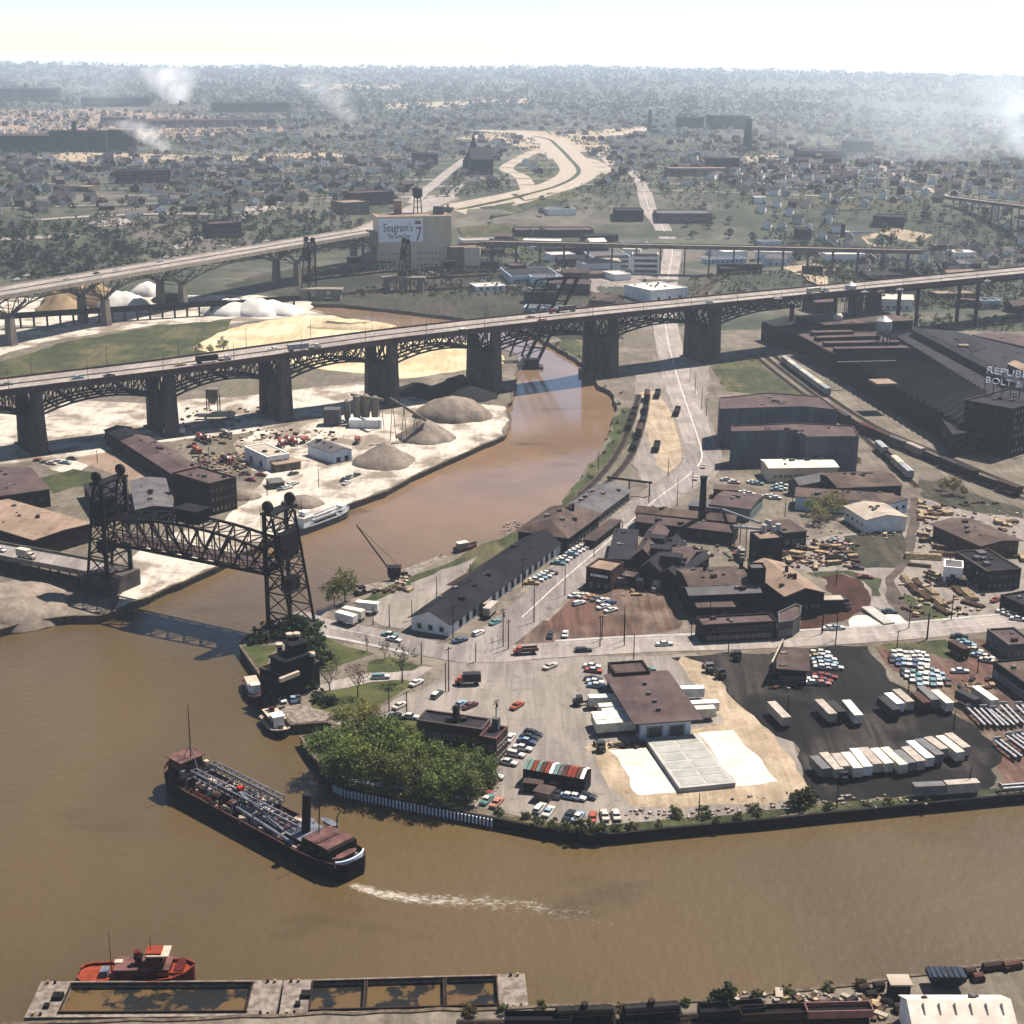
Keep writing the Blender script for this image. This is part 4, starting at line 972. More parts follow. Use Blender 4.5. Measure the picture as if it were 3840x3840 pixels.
# black office in the cinder lot
bk_ = flat('black_office','black walled office with dark flat roof in the cinder lot','office',rect3('Q',(318,358),(502,372),(506,238),5.2),5.2,'wall_dark','roof_brown',over=.8)
windows(bk_,facing(bk_.p,FRONT),4,1,1.6,1.4,1.2); windows(bk_,facing(bk_.p,RIGHT),5,1,1.6,1.4,1.2)
A_,B_ = G('Q',345,178,6.5),G('Q',272,330,6.5); hd = thing('board_fence','tall dark billboard back with pale edge beside the black office','billboard',(A_.x,A_.y,0))
MB().beam((A_.x,A_.y,4.0),(B_.x,B_.y,4.0),.3,5.6).build('panel','wall_dark',hd); MB().beam((A_.x,A_.y,6.9),(B_.x,B_.y,6.9),.5,.25).build('edge_cap','roof_cream',hd)
for k in range(5):
 q = A_.lerp(B_,k / 4); member('post',(q.x,q.y,-.3),(q.x,q.y,6.6),.3,.3,'pole_wood',hd)
r1 = flat('roadside_store','flat roofed store with bluish side wall across the road from the log piles','store',rect3('Q',(1830,205),(1690,100),(1850,78),5.0),5.0,'wall_grey','roof_mauve')
windows(r1,facing(r1.p,FRONT),5,1,2.2,1.6,.8); windows(r1,facing(r1.p,LEFT),3,1,2,1.6,.8)
r2 = flat('long_dark_garage','long dark garage with tan roof behind the pipe trailers','garage',rect3('Q',(1940,460),(1732,312),(1980,290),5.4),5.4,'wall_dark','roof_brown')
windows(r2,facing(r2.p,FRONT),7,1,3.2,2.6,.4,gl='glass_glint',name='garage_door'); windows(r2,facing(r2.p,LEFT),7,1,3.2,2.6,.4,gl='glass_glint',name='garage_door')
# ---- freight house along the main road
fa,fb,fc = G('L',452,1160,0),G('L',612,1188,0),G('L',1240,716,0)
ax = (fc.xy - fb.xy).normalized(); nx_ = Vector((ax.y,-ax.x)); Lf = (fc.xy - fb.xy).length; wf = 13.5
def along(s0,s1,w0,w1): return ccw([fb.xy + ax * s0 - nx_ * w0,fb.xy + ax * s1 - nx_ * w0,fb.xy + ax * s1 - nx_ * w1,fb.xy + ax * s0 - nx_ * w1])
def al_along(p): return 0 if abs((p[1] - p[0]).normalized().dot(ax)) > .7 else 1
p_ = along(0,Lf,0,wf); fh = gable('freight_house','very long dark roofed freight house with white end wall beside the main road','freight house',p_,4.6,7.8,'wall_white','roof_black',al_along(p_),1.0)
windows(fh,facing(fh.p,-ax),3,1,1.6,1.9,1.0); windows(fh,facing(fh.p,nx_),16,1,2.6,2.9,.4,name='freight_door',gl='wall_dark')
p_ = along(Lf + 1,Lf + 34,-2,wf + 4); hm = gable('hip_roof_freight_office','hip roofed brown freight office between the two freight sheds','freight office',p_,6.4,10.2,'wall_dark','roof_brown',al_along(p_),1.2,hip=6)
windows(hm,facing(hm.p,nx_),9,1,1.5,1.7,1.2); windows(hm,facing(hm.p,-ax),4,1,1.5,1.7,1.2)
q = fb.xy + ax * (Lf + 24) - nx_ * 5; MB().box((q.x,q.y,10),(1.2,1.2,4)).build('chimney','brick_soot',hm.o)
p_ = along(Lf + 10,Lf + 38,-9.5,-5.5); flat('platform_canopy','pair of low brown platform canopies before the hip roofed freight office','canopy',p_,3.4,'wall_dark','roof_brown',over=.5)
p_ = along(Lf + 36,Lf + 74,0,15); f3 = gable('rear_freight_shed','weathered grey roofed freight shed at the far end of the freight house row','shed',p_,4.6,7.6,'wall_grey','roof_grey',al_along(p_),.8)
windows(f3,facing(f3.p,nx_),8,1,2.4,2.6,.4,name='freight_door',gl='wall_dark')
p_ = along(Lf + 84,Lf + 87,-6,14); cn = thing('gantry_frame','timber gantry with long cap beam across the railway tracks','gantry',(p_[0].x,p_[0].y,0))
for s_ in (-5,4,13): q = fb.xy + ax * (Lf + 85) - nx_ * s_; member('post',(q.x,q.y,-.3),(q.x,q.y,6),.5,.5,'pole_wood',cn)
a_,b_ = fb.xy + ax * (Lf + 85) + nx_ * 6,fb.xy + ax * (Lf + 85) - nx_ * 14; member('cap_beam',(*a_,6),(*b_,6),.8,.8,'pole_wood',cn)
# ---- brick billboard building and the foundry
bb = flat('sign_painted_building','square brick building with white lettering on its red front facing the car park','building',rect3('L',(1386,792),(1530,816),(1600,764),7.6),7.6,'brick_red','roof_tan')
i0 = facing(bb.p,FRONT); windows(bb,i0,3,1,1.3,1.6,.8,gl='glass_glint')
def text(name,s,A,e,z,h,m,parent,ext=.06,align='LEFT',width=None):
 c_ = bpy.data.curves.new(name,'FONT'); c_.body = s; c_.size = h; c_.extrude = ext; c_.align_x = align; c_.materials.append(MATS[m]); c_.resolution_u = 3
 o = bpy.data.objects.new(name,c_); COL.objects.link(o); ex = Vector((e.x,e.y,0)); nn_ = Vector((e.y,-e.x,0))
 loc = Vector((A.x,A.y,z)) + nn_ * .12
 if parent: o.parent = parent; loc = loc - Vector(parent.location)
 o.matrix_local = Matrix(((ex.x,0,nn_.x,loc.x),(ex.y,0,nn_.y,loc.y),(0,1,0,loc.z),(0,0,0,1)))
 if width:
  bpy.context.view_layer.update()
  if o.dimensions.x > 1e-3: o.scale.x = width / o.dimensions.x
 bpy.context.view_layer.update()
 me = bpy.data.meshes.new_from_object(o); mo = bpy.data.objects.new(name,me); COL.objects.link(mo); mo.parent = o.parent; mo.matrix_local = o.matrix_local.copy(); bpy.data.objects.remove(o)
 return mo
A_,B_ = bb.p[i0],bb.p[(i0 + 1) % 4]; e_ = (B_ - A_).normalized(); Lw = (B_ - A_).length
MB().box((*((A_ + B_) / 2 + Vector((e_.y,-e_.x)) * .12),5.0),(Lw * .86,.2,3.0),math.atan2(e_.y,e_.x)).build('painted_panel','brick_dark',bb.o)
for k,(u0,u1,z,hh) in enumerate(((.2,.8,5.1,.9),)):
# the lettering cannot be read in the photograph: a band of short pale strokes in its place
 x_ = u0
 while x_ < u1:
  wd_ = random.uniform(.03,.06); q = A_.lerp(B_,x_ + wd_ / 2) + Vector((e_.y,-e_.x)) * .26; MB().box((q.x,q.y,z),(wd_ * Lw,.08,hh),math.atan2(e_.y,e_.x)).build('letter_stroke','sign_white',bb.o); x_ += wd_ + .028
flat('brick_annex','small flat roofed annex beside the sign painted building','annex',rect3('L',(1566,838),(1660,852),(1690,812),4.2),4.2,'brick_dark','roof_mauve')
ff = flat('foundry_flat_hall','broad low foundry hall with plain grey flat roof beside the main road','foundry hall',rect3('L',(1510,745),(1650,752),(1800,588),6.4),6.4,'brick_dark','roof_dark',over=.3)
def gb(lbl,reg,a,b,c,eave,rise,along_,wall='brick_dark',roof='roof_dark',nm='foundry_shed',cat='foundry shed',over=.5):
 """ridge starts midway across edge a-b (along_=1) or runs along a-b (along_=0)"""
 p = rect3(reg,a,b,c,eave); e_ = (G(reg,*b,eave).xy - G(reg,*a,eave).xy).normalized()
 k = 0 if abs((p[1] - p[0]).normalized().dot(e_)) > .7 else 1
 return gable(nm,lbl,cat,p,eave,eave + rise,wall,roof,k if along_ == 0 else 1 - k,over)
g1 = gb('gabled foundry shed with dark slate roof above the truck bays','L',(1690,800),(1800,815),(1932,660),7.0,3,1)
g2 = gb('foundry shed with stepped roof monitors beside the flat hall','L',(1650,735),(1760,745),(1900,590),7.5,3.2,1,roof='roof_mauve')
g3 = gb('brown roofed foundry shed with long window row by the tall chimney','M',(0,800),(140,700),(60,610),6.5,2.6,1,roof='roof_mauve')
windows(g3,facing(g3.p,(.5,-1)),9,1,1.8,2,2.2)
g4 = gb('narrow gabled foundry bay in the middle of the works','L',(1800,830),(1900,850),(2010,720),6.0,2.2,1,roof='roof_dark')
windows(g4,facing(g4.p,RIGHT),5,1,1.6,1.8,2)
g5 = gb('long low works shed with brown roof and pale eaves behind the chimney','M',(-270,535),(285,600),(310,560),5.0,1.2,0,roof='roof_mauve',nm='works_shed',cat='shed')
g6 = gb('long works shed with light edged roof next to the mint green store','M',(-265,485),(290,540),(310,503),6.4,1.4,0,roof='roof_brown',nm='works_shed',cat='shed')
for (x,y) in ((1780,640),(1810,700),(1870,745)):
 q = G('L',x,y,9.5); mm_ = thing('roof_monitor',None,None) if False else None
 MB().box((q.x,q.y,9.6),(5,7,2.6),math.atan2(*(g2.p[1] - g2.p[0]).yx)).build('roof_monitor','roof_dark',g2.o)
cb = G('M',105,612,0); ct = zat(cb,'M',122,286)
st = thing('brick_chimney','tall tapering dark brick chimney above the foundry roofs','chimney',cb)
m_ = MB(); m_.rings([[(cb.x + r * math.cos(a * math.pi / 8),cb.y + r * math.sin(a * math.pi / 8),z) for a in range(16)] for z,r in ((-.5,1.75),(ct * .5,1.4),(ct - 1.2,1.1),(ct - 1.2,1.35),(ct,1.35))]); m_.build('shaft','brick_dark',st)
m_ = MB().rings([[(cb.x + r * math.cos(a * math.pi / 8),cb.y + r * math.sin(a * math.pi / 8),z) for a in range(16)] for z,r in ((ct - .1,1.5),(ct + .3,1.5))]); m_.build('cap','brick_soot',st)
bt = flat('black_works_tower','black cube tower with cluttered machinery on its roof behind the lumber stacks','works tower',rect3('M',(438,636),(570,626),(540,582),12.5),12.5,'wall_dark','roof_tan',parapet=.5)
for (x,y,r_,hh) in ((460,600,1.0,3),(490,590,.8,4),(515,600,.7,2.4),(540,580,1.1,2),(475,575,.6,3.4)):
 q = G('M',x,y,12); MB().cyl((q.x,q.y,11.6),(q.x,q.y,12 + hh),r_,n=8).build('roof_cyclone','silver',bt.o)
for (x1,y1,x2,y2) in ((230,470,440,545),(290,565,440,580)):
 a_,b_ = G('M',x1,y1,9),G('M',x2,y2,13); pp_ = thing('overhead_pipe','pale overhead duct running to the black works tower from the ' + ('long works shed' if y1 < 500 else 'chimney shed'),'pipe',(a_.x,a_.y,0)); MB().cyl(a_,b_,.5,n=8).build('duct','silver',pp_)
 for k in (0.05,.5): q = a_.lerp(b_,k); member('post',(q.x,q.y,0),(q.x,q.y,q.z),.3,.3,'grey_steel',pp_)
sh2 = flat('dark_brick_store','square dark brick store with brown roof behind the black works tower','store',rect3('M',(570,600),(702,588),(672,516),7.2),7.2,'brick_soot','roof_brown',over=.3)
windows(sh2,facing(sh2.p,FRONT),3,1,1.6,1.8,2.5)
mg = gb('mint green walled store with brown roof at the works yard','M',(155,440),(380,468),(450,392),5.2,.9,0,'wall_green','roof_mauve','mint_green_store','store')
windows(mg,facing(mg.p,RIGHT),5,1,1.8,1.6,1.2)
flat('low_grey_shed','small pale grey roofed shed beside the mint green store','shed',rect3('M',(35,445),(215,462),(245,425),4.6),4.6,'wall_grey','roof_grey',over=.3)
flat('brown_roof_annex','small brown roofed annex at the end of the white fenced car yard','annex',rect3('M',(175,352),(310,360),(325,335),4),4,'brick_red','roof_brown',over=.3)
# lower foundry with courtyard
k1 = gb('wide gabled foundry casting hall with soot stained roof','M',(40,905),(385,890),(372,790),8.6,1.6,0,'brick_soot','roof_brown','casting_hall','foundry hall')
for (x,y) in ((125,815),(330,800)): q = G('M',x,y,10); MB().box((q.x,q.y,11),(1.2,1.2,2.6)).build('roof_vent','brick_soot',k1.o)
k2 = flat('foundry_cupola_block','tall dark cupola block rising between the two foundry halls','cupola block',rect3('M',(385,800),(472,800),(468,768),14.5),14.5,'brick_soot','roof_grey',parapet=.5)
k3 = gb('long foundry shed with pale eave line facing the dark courtyard','M',(40,955),(440,938),(436,892),7.4,1.2,0,'brick_soot','roof_grey','foundry_shed','foundry shed')
k4 = flat('low_courtyard_shed','low flat shed with worn roof inside the foundry courtyard','shed',rect3('M',(85,1022),(298,1018),(290,985),5.2),5.2,'brick_soot','roof_brown',over=.2)
k5 = flat('foundry_front_range','long foundry front range with pilastered wall along the cross road','foundry front',rect3('M',(112,1122),(535,1100),(530,1050),6.2),6.2,'brick_dark','roof_mauve')
windows(k5,facing(k5.p,FRONT),12,2,1.9,1.7,.8,2.6,fr='wall_grey',gl='glass')
k6 = flat('foundry_angled_end','angled grey end block of the foundry front range','foundry end',quad('M',[(540,1048),(640,1000),(672,1012),(668,1062),(625,1095),(545,1108)],6.0),6.0,'wall_grey','roof_mauve')
windows(k6,facing(k6.p,(.6,-1)),3,1,1.8,1.8,1.4)
k7 = gb('broad gabled foundry hall with rust brown roof above the red dirt','M',(580,960),(802,938),(640,765),8.0,2.2,1,'brick_soot','roof_tan','rust_roof_hall','foundry hall')
for (x,y) in ((588,815),(635,860)): q = G('M',x,y,10.3); MB().box((q.x,q.y,10.8),(1,1,2.4)).build('roof_vent','brick_soot',k7.o)
windows(k7,facing(k7.p,FRONT),6,1,2.0,2,2.5,fr='brick_soot')
k8 = flat('loading_canopy','pale edged loading canopy on posts before the rust brown foundry hall','canopy',rect3('M',(592,985),(905,975),(900,955),4.6),4.6,'brick_soot','roof_cream',over=.4)
# lumber yard and warehouses on the right
wl = gb('long warehouse with bright white twin roof beside the slate grain warehouses','M',(490,236),(880,230),(862,182),6.2,.8,0,'wall_cream','roof_white','white_roof_warehouse','warehouse')
windows(wl,facing(wl.p,FRONT),12,1,1.6,1.4,1.8)
gq = gb('small grey metal gabled shed with rounded shoulders below the white roofed warehouse','M',(600,310),(660,330),(740,275),5.0,2.2,1,'wall_grey','roof_grey','grey_metal_shed','shed')
br = gb('large brown roofed lumber shed with small skylight beside the spur track','M',(880,348),(1240,332),(1208,248),6.2,1.8,0,'wall_dark','roof_brown','lumber_shed','shed')
q = G('M',1025,326,6.4); MB().box((q.x,q.y,6.6),(7,2,.4),math.atan2(*(br.p[1] - br.p[0]).yx)).build('skylight','cream',br.o)
tn = gb('long tan roofed lumber store with open doors behind the budding trees','M',(640,395),(1195,432),(1180,380),5.6,1.0,0,'wall_blue','roof_brown','lumber_store','store')
flat('brown_roof_annex','boxy annex with brown roof and white wall at the end of the lumber store','annex',rect3('M',(1192,430),(1275,408),(1258,366),5.8),5.8,'wall_blue','roof_brown',over=.3)
wh = gb('white walled warehouse with pale low gabled roof by the lumber yard','M',(1040,528),(1268,512),(1142,436),5.6,1.5,1,'wall_white','roof_cream','white_warehouse','warehouse')
windows(wh,facing(wh.p,LEFT),4,1,1.6,1.2,2.2)
os_ = gb('long open sided lumber shed with grey brown roof among the timber stacks','M',(1690,672),(1420,552),(1612,518),6.0,1.0,0,'old_lumber','roof_brown','open_lumber_shed','shed',1.2)
dg = flat('dark_green_mill','dark flat roofed mill building with roof vents at the lumber yard','mill',rect3('M',(1722,815),(1545,705),(1735,692),7.5),7.5,'wall_dark','roof_black',parapet=.5,coping='roof_brown')
windows(dg,facing(dg.p,FRONT),6,2,1.6,1.6,.8,3.2,fr='wall_dark'); windows(dg,facing(dg.p,LEFT),6,2,1.6,1.6,.8,3.2,fr='wall_dark')
rooftop(dg,[('M',1665,752,2.2,2,1.2,'roof_vent'),('M',1720,785,2.2,2,1.2,'roof_vent'),('M',1690,715,3.4,3,.6,'roof_hatch')],'roof_grey',7)
wc = flat('white_kiln_block','small white cube block with lean-to against the dark mill','kiln',rect3('M',(1480,790),(1588,800),(1600,760),6.6),6.6,'wall_white','roof_grey',parapet=.3)
flat('kiln_lean_to','low brown lean-to at the foot of the white cube block','lean-to',rect3('M',(1500,862),(1608,866),(1600,840),2.8),2.8,'wall_dark','roof_brown',over=.2)
dr = flat('low_dark_depot','low dark depot building at the end of the log yard','depot',rect3('M',(1932,1010),(1800,950),(1990,920),5),5,'wall_dark','roof_dark'); windows(dr,facing(dr.p,FRONT),4,1,2,1.6,1)
# slate grain warehouses
def slate(label,pts,z):
 p = quad('F',pts,z); b = flat('slate_warehouse',label,'warehouse',p,z,'slate_wall','roof_mauve',parapet=.5,coping='roof_brown')
 for i in range(len(p)):
  A,B = p[i],p[(i + 1) % len(p)]; L = (B - A).length; e = (B - A).normalized(); n = Vector((e.y,-e.x))
  if n.dot(Vector((-.2,-1))) < .2: continue
  for k in range(int(L / 5) + 1):
   q = A + e * min(L - .3,.3 + k * 5) + n * .1; MB().box((q.x,q.y,z / 2 - .4),(.55,.3,z - .8),math.atan2(e.y,e.x)).build('wall_rib','slate_wall',b.o)
 return b
s1 = slate('tall windowless slate blue warehouse with kinked mauve roof, the rear one of the pair',[(210,955),(205,892),(480,862),(778,884),(878,960),(690,940)],18.5)
s2 = slate('tall windowless slate blue warehouse with kinked mauve roof in front of its twin',[(275,1082),(275,1050),(640,1034),(966,1050),(998,1110),(705,1112),(650,1074)],16.5)
windows(s2,facing(s2.p,(-.1,-1)),9,2,1.3,1.2,2,5,fr='slate_wall')
# ---- the dark saw-tooth factory
ZF = 12.0
fl0,fl1,fl2 = G('F',850,642,ZF),G('F',1590,1062,ZF),G('F',700,545,ZF)
ex = Vector(((G('F',1310,632,ZF) - fl0).xy)).normalized() # along the ribs
ey = Vector((-ex.y,ex.x));
fac = thing('sawtooth_factory','huge dark bolt factory with row upon row of saw-tooth roof ridges','factory',(fl0.x,fl0.y,0))
corner = [G('F',448,462,ZF).xy,G('F',560,505,ZF).xy,fl2.xy,fl0.xy,fl1.xy]
lo = fl1.xy; right_edge = [G('F',1770,905,ZF).xy,G('F',1320,632,ZF).xy,G('F',1090,522,ZF).xy,G('F',640,420,ZF).xy]
P_ = ccw([Vector(q) for q in corner + right_edge]); MB().prism(P_,-.5,ZF,mt=1).build('wall',['brick_soot','roof_black'],fac)
N_ = 24
A0,A1 = fl0.xy,fl1.xy; B0,B1 = G('F',1318,632,ZF).xy,G('F',1765,903,ZF).xy
for k in range(N_):
 t0,t1 = k / N_,(k + 1) / N_; a,b = A0.lerp(A1,t0),A0.lerp(A1,t1); c,d = B0.lerp(B1,t0),B0.lerp(B1,t1)
 m_ = MB(); z0,z1 = ZF + .05,ZF + 2.6
 m_.add([(*a,z0),(*b,z0),(*c,z0),(*d,z0),(*b.lerp(a,.12),z1),(*d.lerp(c,.12),z1)],[(0,2,5,4),(1,4,5,3),(0,4,1),(2,3,5)])
 m_.build('sawtooth_ridge','roof_black',fac)
pr_ = rect3('F',(850,640),(1312,630),(1092,524),ZF + .8); MB().prism(pr_,ZF,ZF + .8).build('flat_roof','roof_mauve',fac)
for k,(x0,y0,x1,y1) in enumerate(((730,520,960,515),(755,550,1110,538),(800,580,1220,573),(860,612,1270,605))):
 a,b = G('F',x0,y0,ZF + 3).xy,G('F',x1,y1,ZF + 3).xy; e = (b - a); c = (a + b) / 2
 MB().box((c.x,c.y,ZF + 1.9),(e.length,5.5,2.2),math.atan2(e.y,e.x)).build('roof_monitor',['roof_black'],fac); MB().box((c.x,c.y,ZF + 3.1),(e.length + .6,6.1,.25),math.atan2(e.y,e.x)).build('monitor_roof','roof_mauve',fac)
p2_ = rect3('F',(640,425),(1120,400),(1135,462),17); MB().prism(p2_,ZF - 1,16.4).build('rear_block','brick_soot',fac); MB().prism(inset(p2_,-.3),16.4,17,bot=True).build('rear_roof','roof_brown',fac)
q = G('F',970,470,0); MB().box((q.x,q.y,12),(9,7,24)).build('stair_tower','pier_concrete',fac)
q = G('F',1130,840,ZF); m_ = MB(); m_.box((q.x,q.y,ZF + 3.2),(11,12,1.2),math.atan2(ex.y,ex.x)); m_.build('roof_house','roof_tan',fac)
q = G('F',1040,716,ZF); MB().box((q.x,q.y,ZF + 2.8),(34,1.6,.5),math.atan2(ex.y,ex.x)).build('roof_walk','roof_grey',fac)
# the row of tall ducts at the factory corner
for k in range(3):
 q = G('F',600 + k * 9,560,0); MB().cyl((q.x,q.y,0),(q.x,q.y,23),.5,n=8).build('duct_stack','wall_dark',fac)
 # right part: long gabled plate roofs
def plate(label,pts,z,nm='mill_shed',roof='roof_dark',wall='wall_dark'):
 return flat(nm,label,'mill shed',quad('F',pts,z),z,wall,roof,over=.3)
plate('long grey mill roof running beside the saw-tooth ridges',[(1215,545),(1300,520),(1800,840),(2000,960),(1900,960),(1790,905)],12.5)
plate('higher dark mill bay with clerestory strip along the grey mill roof',[(1295,505),(1318,490),(2100,880),(2100,925)],16.5,roof='roof_black')
p_ = plate('wide grey mill roof with a square black light well',[(1335,500),(1540,515),(2100,660),(2100,870)],13.5,roof='roof_dark')
q = quad('F',[(1545,560),(1610,545),(1725,605),(1640,635)],13.9); MB().prism(q,13.4,13.95).build('light_well','roof_black',p_.o)
q = G('F',1590,600,14); MB().box((q.x,q.y,14.3),(6,5,1)).build('roof_vent','roof_tan',p_.o)
plate('low mill roof behind the wide grey roof, next to the scrub bank',[(1640,535),(1760,520),(2100,560),(2100,640)],12.0,roof='roof_mauve')
plate('short raised dark mill monitor on the outer roofs',[(1840,700),(1880,680),(2060,760),(2060,800)],17.0,roof='roof_tan')
# tall office block with its roof sign
ob = flat('factory_office_block','tall dark brick factory block with rows of windows coloured pale for glint under a roof sign','factory block',rect3('F',(1600,902),(1868,952),(2010,860),24),24,'brick_soot','roof_dark',parapet=.9,coping='roof_mauve')
i0 = facing(ob.p,FRONT); windows(ob,i0,13,6,1.5,2.1,2.0,3.6,fr='brick_soot',gl='glass_glint',skip=.25); windows(ob,(i0 + 1) % 4,10,6,1.5,2.1,2.0,3.6,fr='brick_soot',gl='glass_glint',skip=.25)
windows(ob,(i0 - 1) % 4,8,6,1.5,2.1,2.0,3.6,fr='brick_soot',gl='glass')
sg = G('F',1705,860,24.0); e_ = (G('F',1900,890,24) - sg).xy.normalized(); se = (sg.xy + e_ * 46)
sgn = thing('roof_sign','roof sign of pale letters reading REPUBLIC S and BOLT & NUT DIV on a steel frame','sign',(sg.x,sg.y,24))
text('sign_letters','REPUBLIC STEEL',sg.xy,e_,33.3,4.6,'sign_white',sgn,.12,width=43)
text('sign_letters','BOLT & NUT DIV.',sg.xy,e_,28.6,4.2,'sign_white',sgn,.12,width=42)
for k in range(11):
 q = sg.xy + e_ * (k * 4.3); member('sign_post',(q.x,q.y,22.5),(q.x,q.y,37),.22,.22,'grey_steel',sgn); member('sign_brace',(q.x + 1.4,q.y + 3,22.5),(q.x,q.y,34),.18,.18,'grey_steel',sgn)
for z in (28.4,32.6,37): member('sign_rail',(*sg.xy,z),(*(sg.xy + e_ * 43),z),.2,.2,'grey_steel',sgn)
ofw = plate('low dark range between the tall factory block and the saw-tooth roof',[(1470,1010),(1595,905),(1600,1090),(1530,1100)],11,nm='factory_range')
# water towers
def water_tower(label,base,zleg,zt,r,m='silver',legm='grey_steel',cone=True,nm='water_tower'):
 t = thing(nm,label,'water tower',base); n = 16
 R = [[(base.x + rr * math.cos(a * 2 * math.pi / n),base.y + rr * math.sin(a * 2 * math.pi / n),z) for a in range(n)] for rr,z in ((r * .35,zleg - r * .55),(r * .85,zleg - r * .15),(r,zleg),(r,zt),(r * 1.05,zt),(r * .06,zt + r * (.6 if cone else .1)))]
 MB().rings(R).build('tank',m,t)
 for k in range(4):
  a = math.pi / 4 + k * math.pi / 2; c,s = math.cos(a),math.sin(a)
  member('leg',(base.x + c * r * 1.15,base.y + s * r * 1.15,base.z - .5),(base.x + c * r * .85,base.y + s * r * .85,zleg + .3),.5,.5,legm,t)
  a2 = a + math.pi / 2; c2,s2 = math.cos(a2),math.sin(a2)
  for f_ in (.35,.7):
   z = base.z + (zleg - base.z) * f_; k_ = 1.15 - .3 * f_; member('brace',(base.x + c * r * k_,base.y + s * r * k_,z),(base.x + c2 * r * k_,base.y + s2 * r * k_,z),.25,.25,legm,t)
 MB().cyl((base.x,base.y,base.z - .5),(base.x,base.y,zleg),.5,n=8).build('riser_pipe',legm,t)
 return t
b_ = G('F',1130,610,ZF); water_tower('silver water tank with conical roof on legs above the factory roof monitors',Vector((b_.x,b_.y,ZF)),zat(b_,'F',1130,505),zat(b_,'F',1130,455),4.6)
b_ = G('F',940,440,ZF + 4); water_tower('silver water tank on a brick stair tower in front of the high bridge deck',Vector((b_.x,b_.y,ZF + 3)),33,37,3.6)
b_ = G('F',1075,402,0); bt_ = thing('coaling_tower','tall black square tower standing in front of the high bridge beside the factory','tower',b_)
MB().prism(ccw([b_.xy + Vector(v) for v in ((-5,-4),(5,-4),(5,4),(-5,4))]),-.5,zat(b_,'F',1075,250)).build('shaft','brick_soot',bt_); zt_ = zat(b_,'F',1075,212)
MB().prism(ccw([b_.xy + Vector(v) for v in ((-4,-3),(3,-3),(3,3),(-4,3))]),zat(b_,'F',1075,252),zt_).build('head_house','brick_soot',bt_)
b_ = G('F',875,500,ZF); t_ = thing('dust_collector','white bulbous dust collector on the factory roof','dust collector',Vector((b_.x,b_.y,ZF)))
MB().rings([[(b_.x + r * math.cos(a * math.pi / 6),b_.y + r * math.sin(a * math.pi / 6),ZF + z) for a in range(12)] for r,z in ((.8,0),(.9,3),(2.8,6),(3,8),(1.6,9.6))]).build('hopper','roof_white',t_,smooth=True)
# ---- grain elevator with its billboard
zs = zat(G('B',410,1225,0),'B',410,920)
p_ = rect3('B',(205,925),(622,918),(655,898),zs)
gs = flat('grain_elevator','big cream grain elevator carrying a white whiskey billboard','grain elevator',p_,zs,'wall_cream','roof_tan',parapet=.8)
i0 = facing(p_,FRONT); A_,B_ = p_[i0],p_[(i0 + 1) % 4]; e_ = (B_ - A_).normalized(); Lw = (B_ - A_).length; nf = Vector((e_.y,-e_.x))
windows(gs,i0,18,3,1.7,2.2,3,5.0,fr='wall_cream',t0=.02,t1=.98); windows(gs,(i0 + 1) % 4,6,3,1.7,2.2,3,5.0,fr='wall_cream')
mb = MB()
for k in range(24): q = A_ + e_ * (Lw * (k + .5) / 24) + nf * .1; mb.box((q.x,q.y,zs * .5),(.5,.3,zs - 1),math.atan2(e_.y,e_.x))
tag(mb.build('wall_rib','wall_cream',gs.o),kind='stuff')
bA,bB = A_ + e_ * Lw * .01 + nf * .6,A_ + e_ * Lw * .61 + nf * .6; zb0,zb1 = zs - 21.5,zs - 2
bl = thing('billboard','white billboard reading Seagram\'s The Sure One with an orange crowned 7','billboard',(bA.x,bA.y,zb0))
c_ = (bA + bB) / 2; MB().box((c_.x,c_.y,(zb0 + zb1) / 2),((bB - bA).length,.4,zb1 - zb0),math.atan2(e_.y,e_.x)).build('panel','sign_white',bl)
Lb = (bB - bA).length; text('lettering',"Seagram's",bA + e_ * Lb * .1 + nf * .2,e_,zb1 - 10.5,9.5,'sign_black',bl,.1,width=Lb * .66)
text('lettering','The Sure One',bA + e_ * Lb * .2 + nf * .2,e_,zb0 + 3.2,5.6,'sign_red',bl,.1,width=Lb * .5)
text('numeral','7',bA + e_ * Lb * .82 + nf * .2,e_,zb0 + .8,17,'sign_red',bl,.1,width=Lb * .14)
for k in range(3):
 q = bA + e_ * Lb * (.845 + .04 * k) + nf * .3; MB().add([(*(q - e_ * 1.2),zb1 - 4.5),(*(q + e_ * 1.2),zb1 - 4.5),(*q,zb1 - .6)],[(0,1,2),(2,1,0)]).build('crown_point','sign_red',bl)
p_ = rect3('B',(620,1098),(785,1092),(790,1082),zat(G('B',700,1240,0),'B',700,1098)); hz_ = zat(G('B',700,1240,0),'B',700,1098)
an = flat('elevator_annex','lower cream annex with fluted silo wall beside the grain elevator','annex',p_,hz_,'wall_tan','roof_tan',parapet=.5)
i0 = facing(p_,FRONT); A_,B_ = p_[i0],p_[(i0 + 1) % 4]
for k in range(6):
 q = A_.lerp(B_,.52 + .085 * k); MB().cyl((q.x,q.y,-.5),(q.x,q.y,hz_ - .5),1.9,n=12).build('silo','wall_cream',an.o)
b_ = G('B',432,905,zs - 1); water_tower('black water tank on a leggy frame on the grain elevator roof',Vector((b_.x,b_.y,zs - 1)),zs + 14,zs + 20,4.4,'black_steel','black_steel',nm='roof_water_tank')
q = G('B',550,905,zs); MB().box((q.x,q.y,zs + 2.5),(9,6,7)).build('head_house','wall_grey',gs.o); q = G('B',320,905,zs); MB().box((q.x,q.y,zs + 5),(7,6,12)).build('head_house','roof_tan',gs.o)
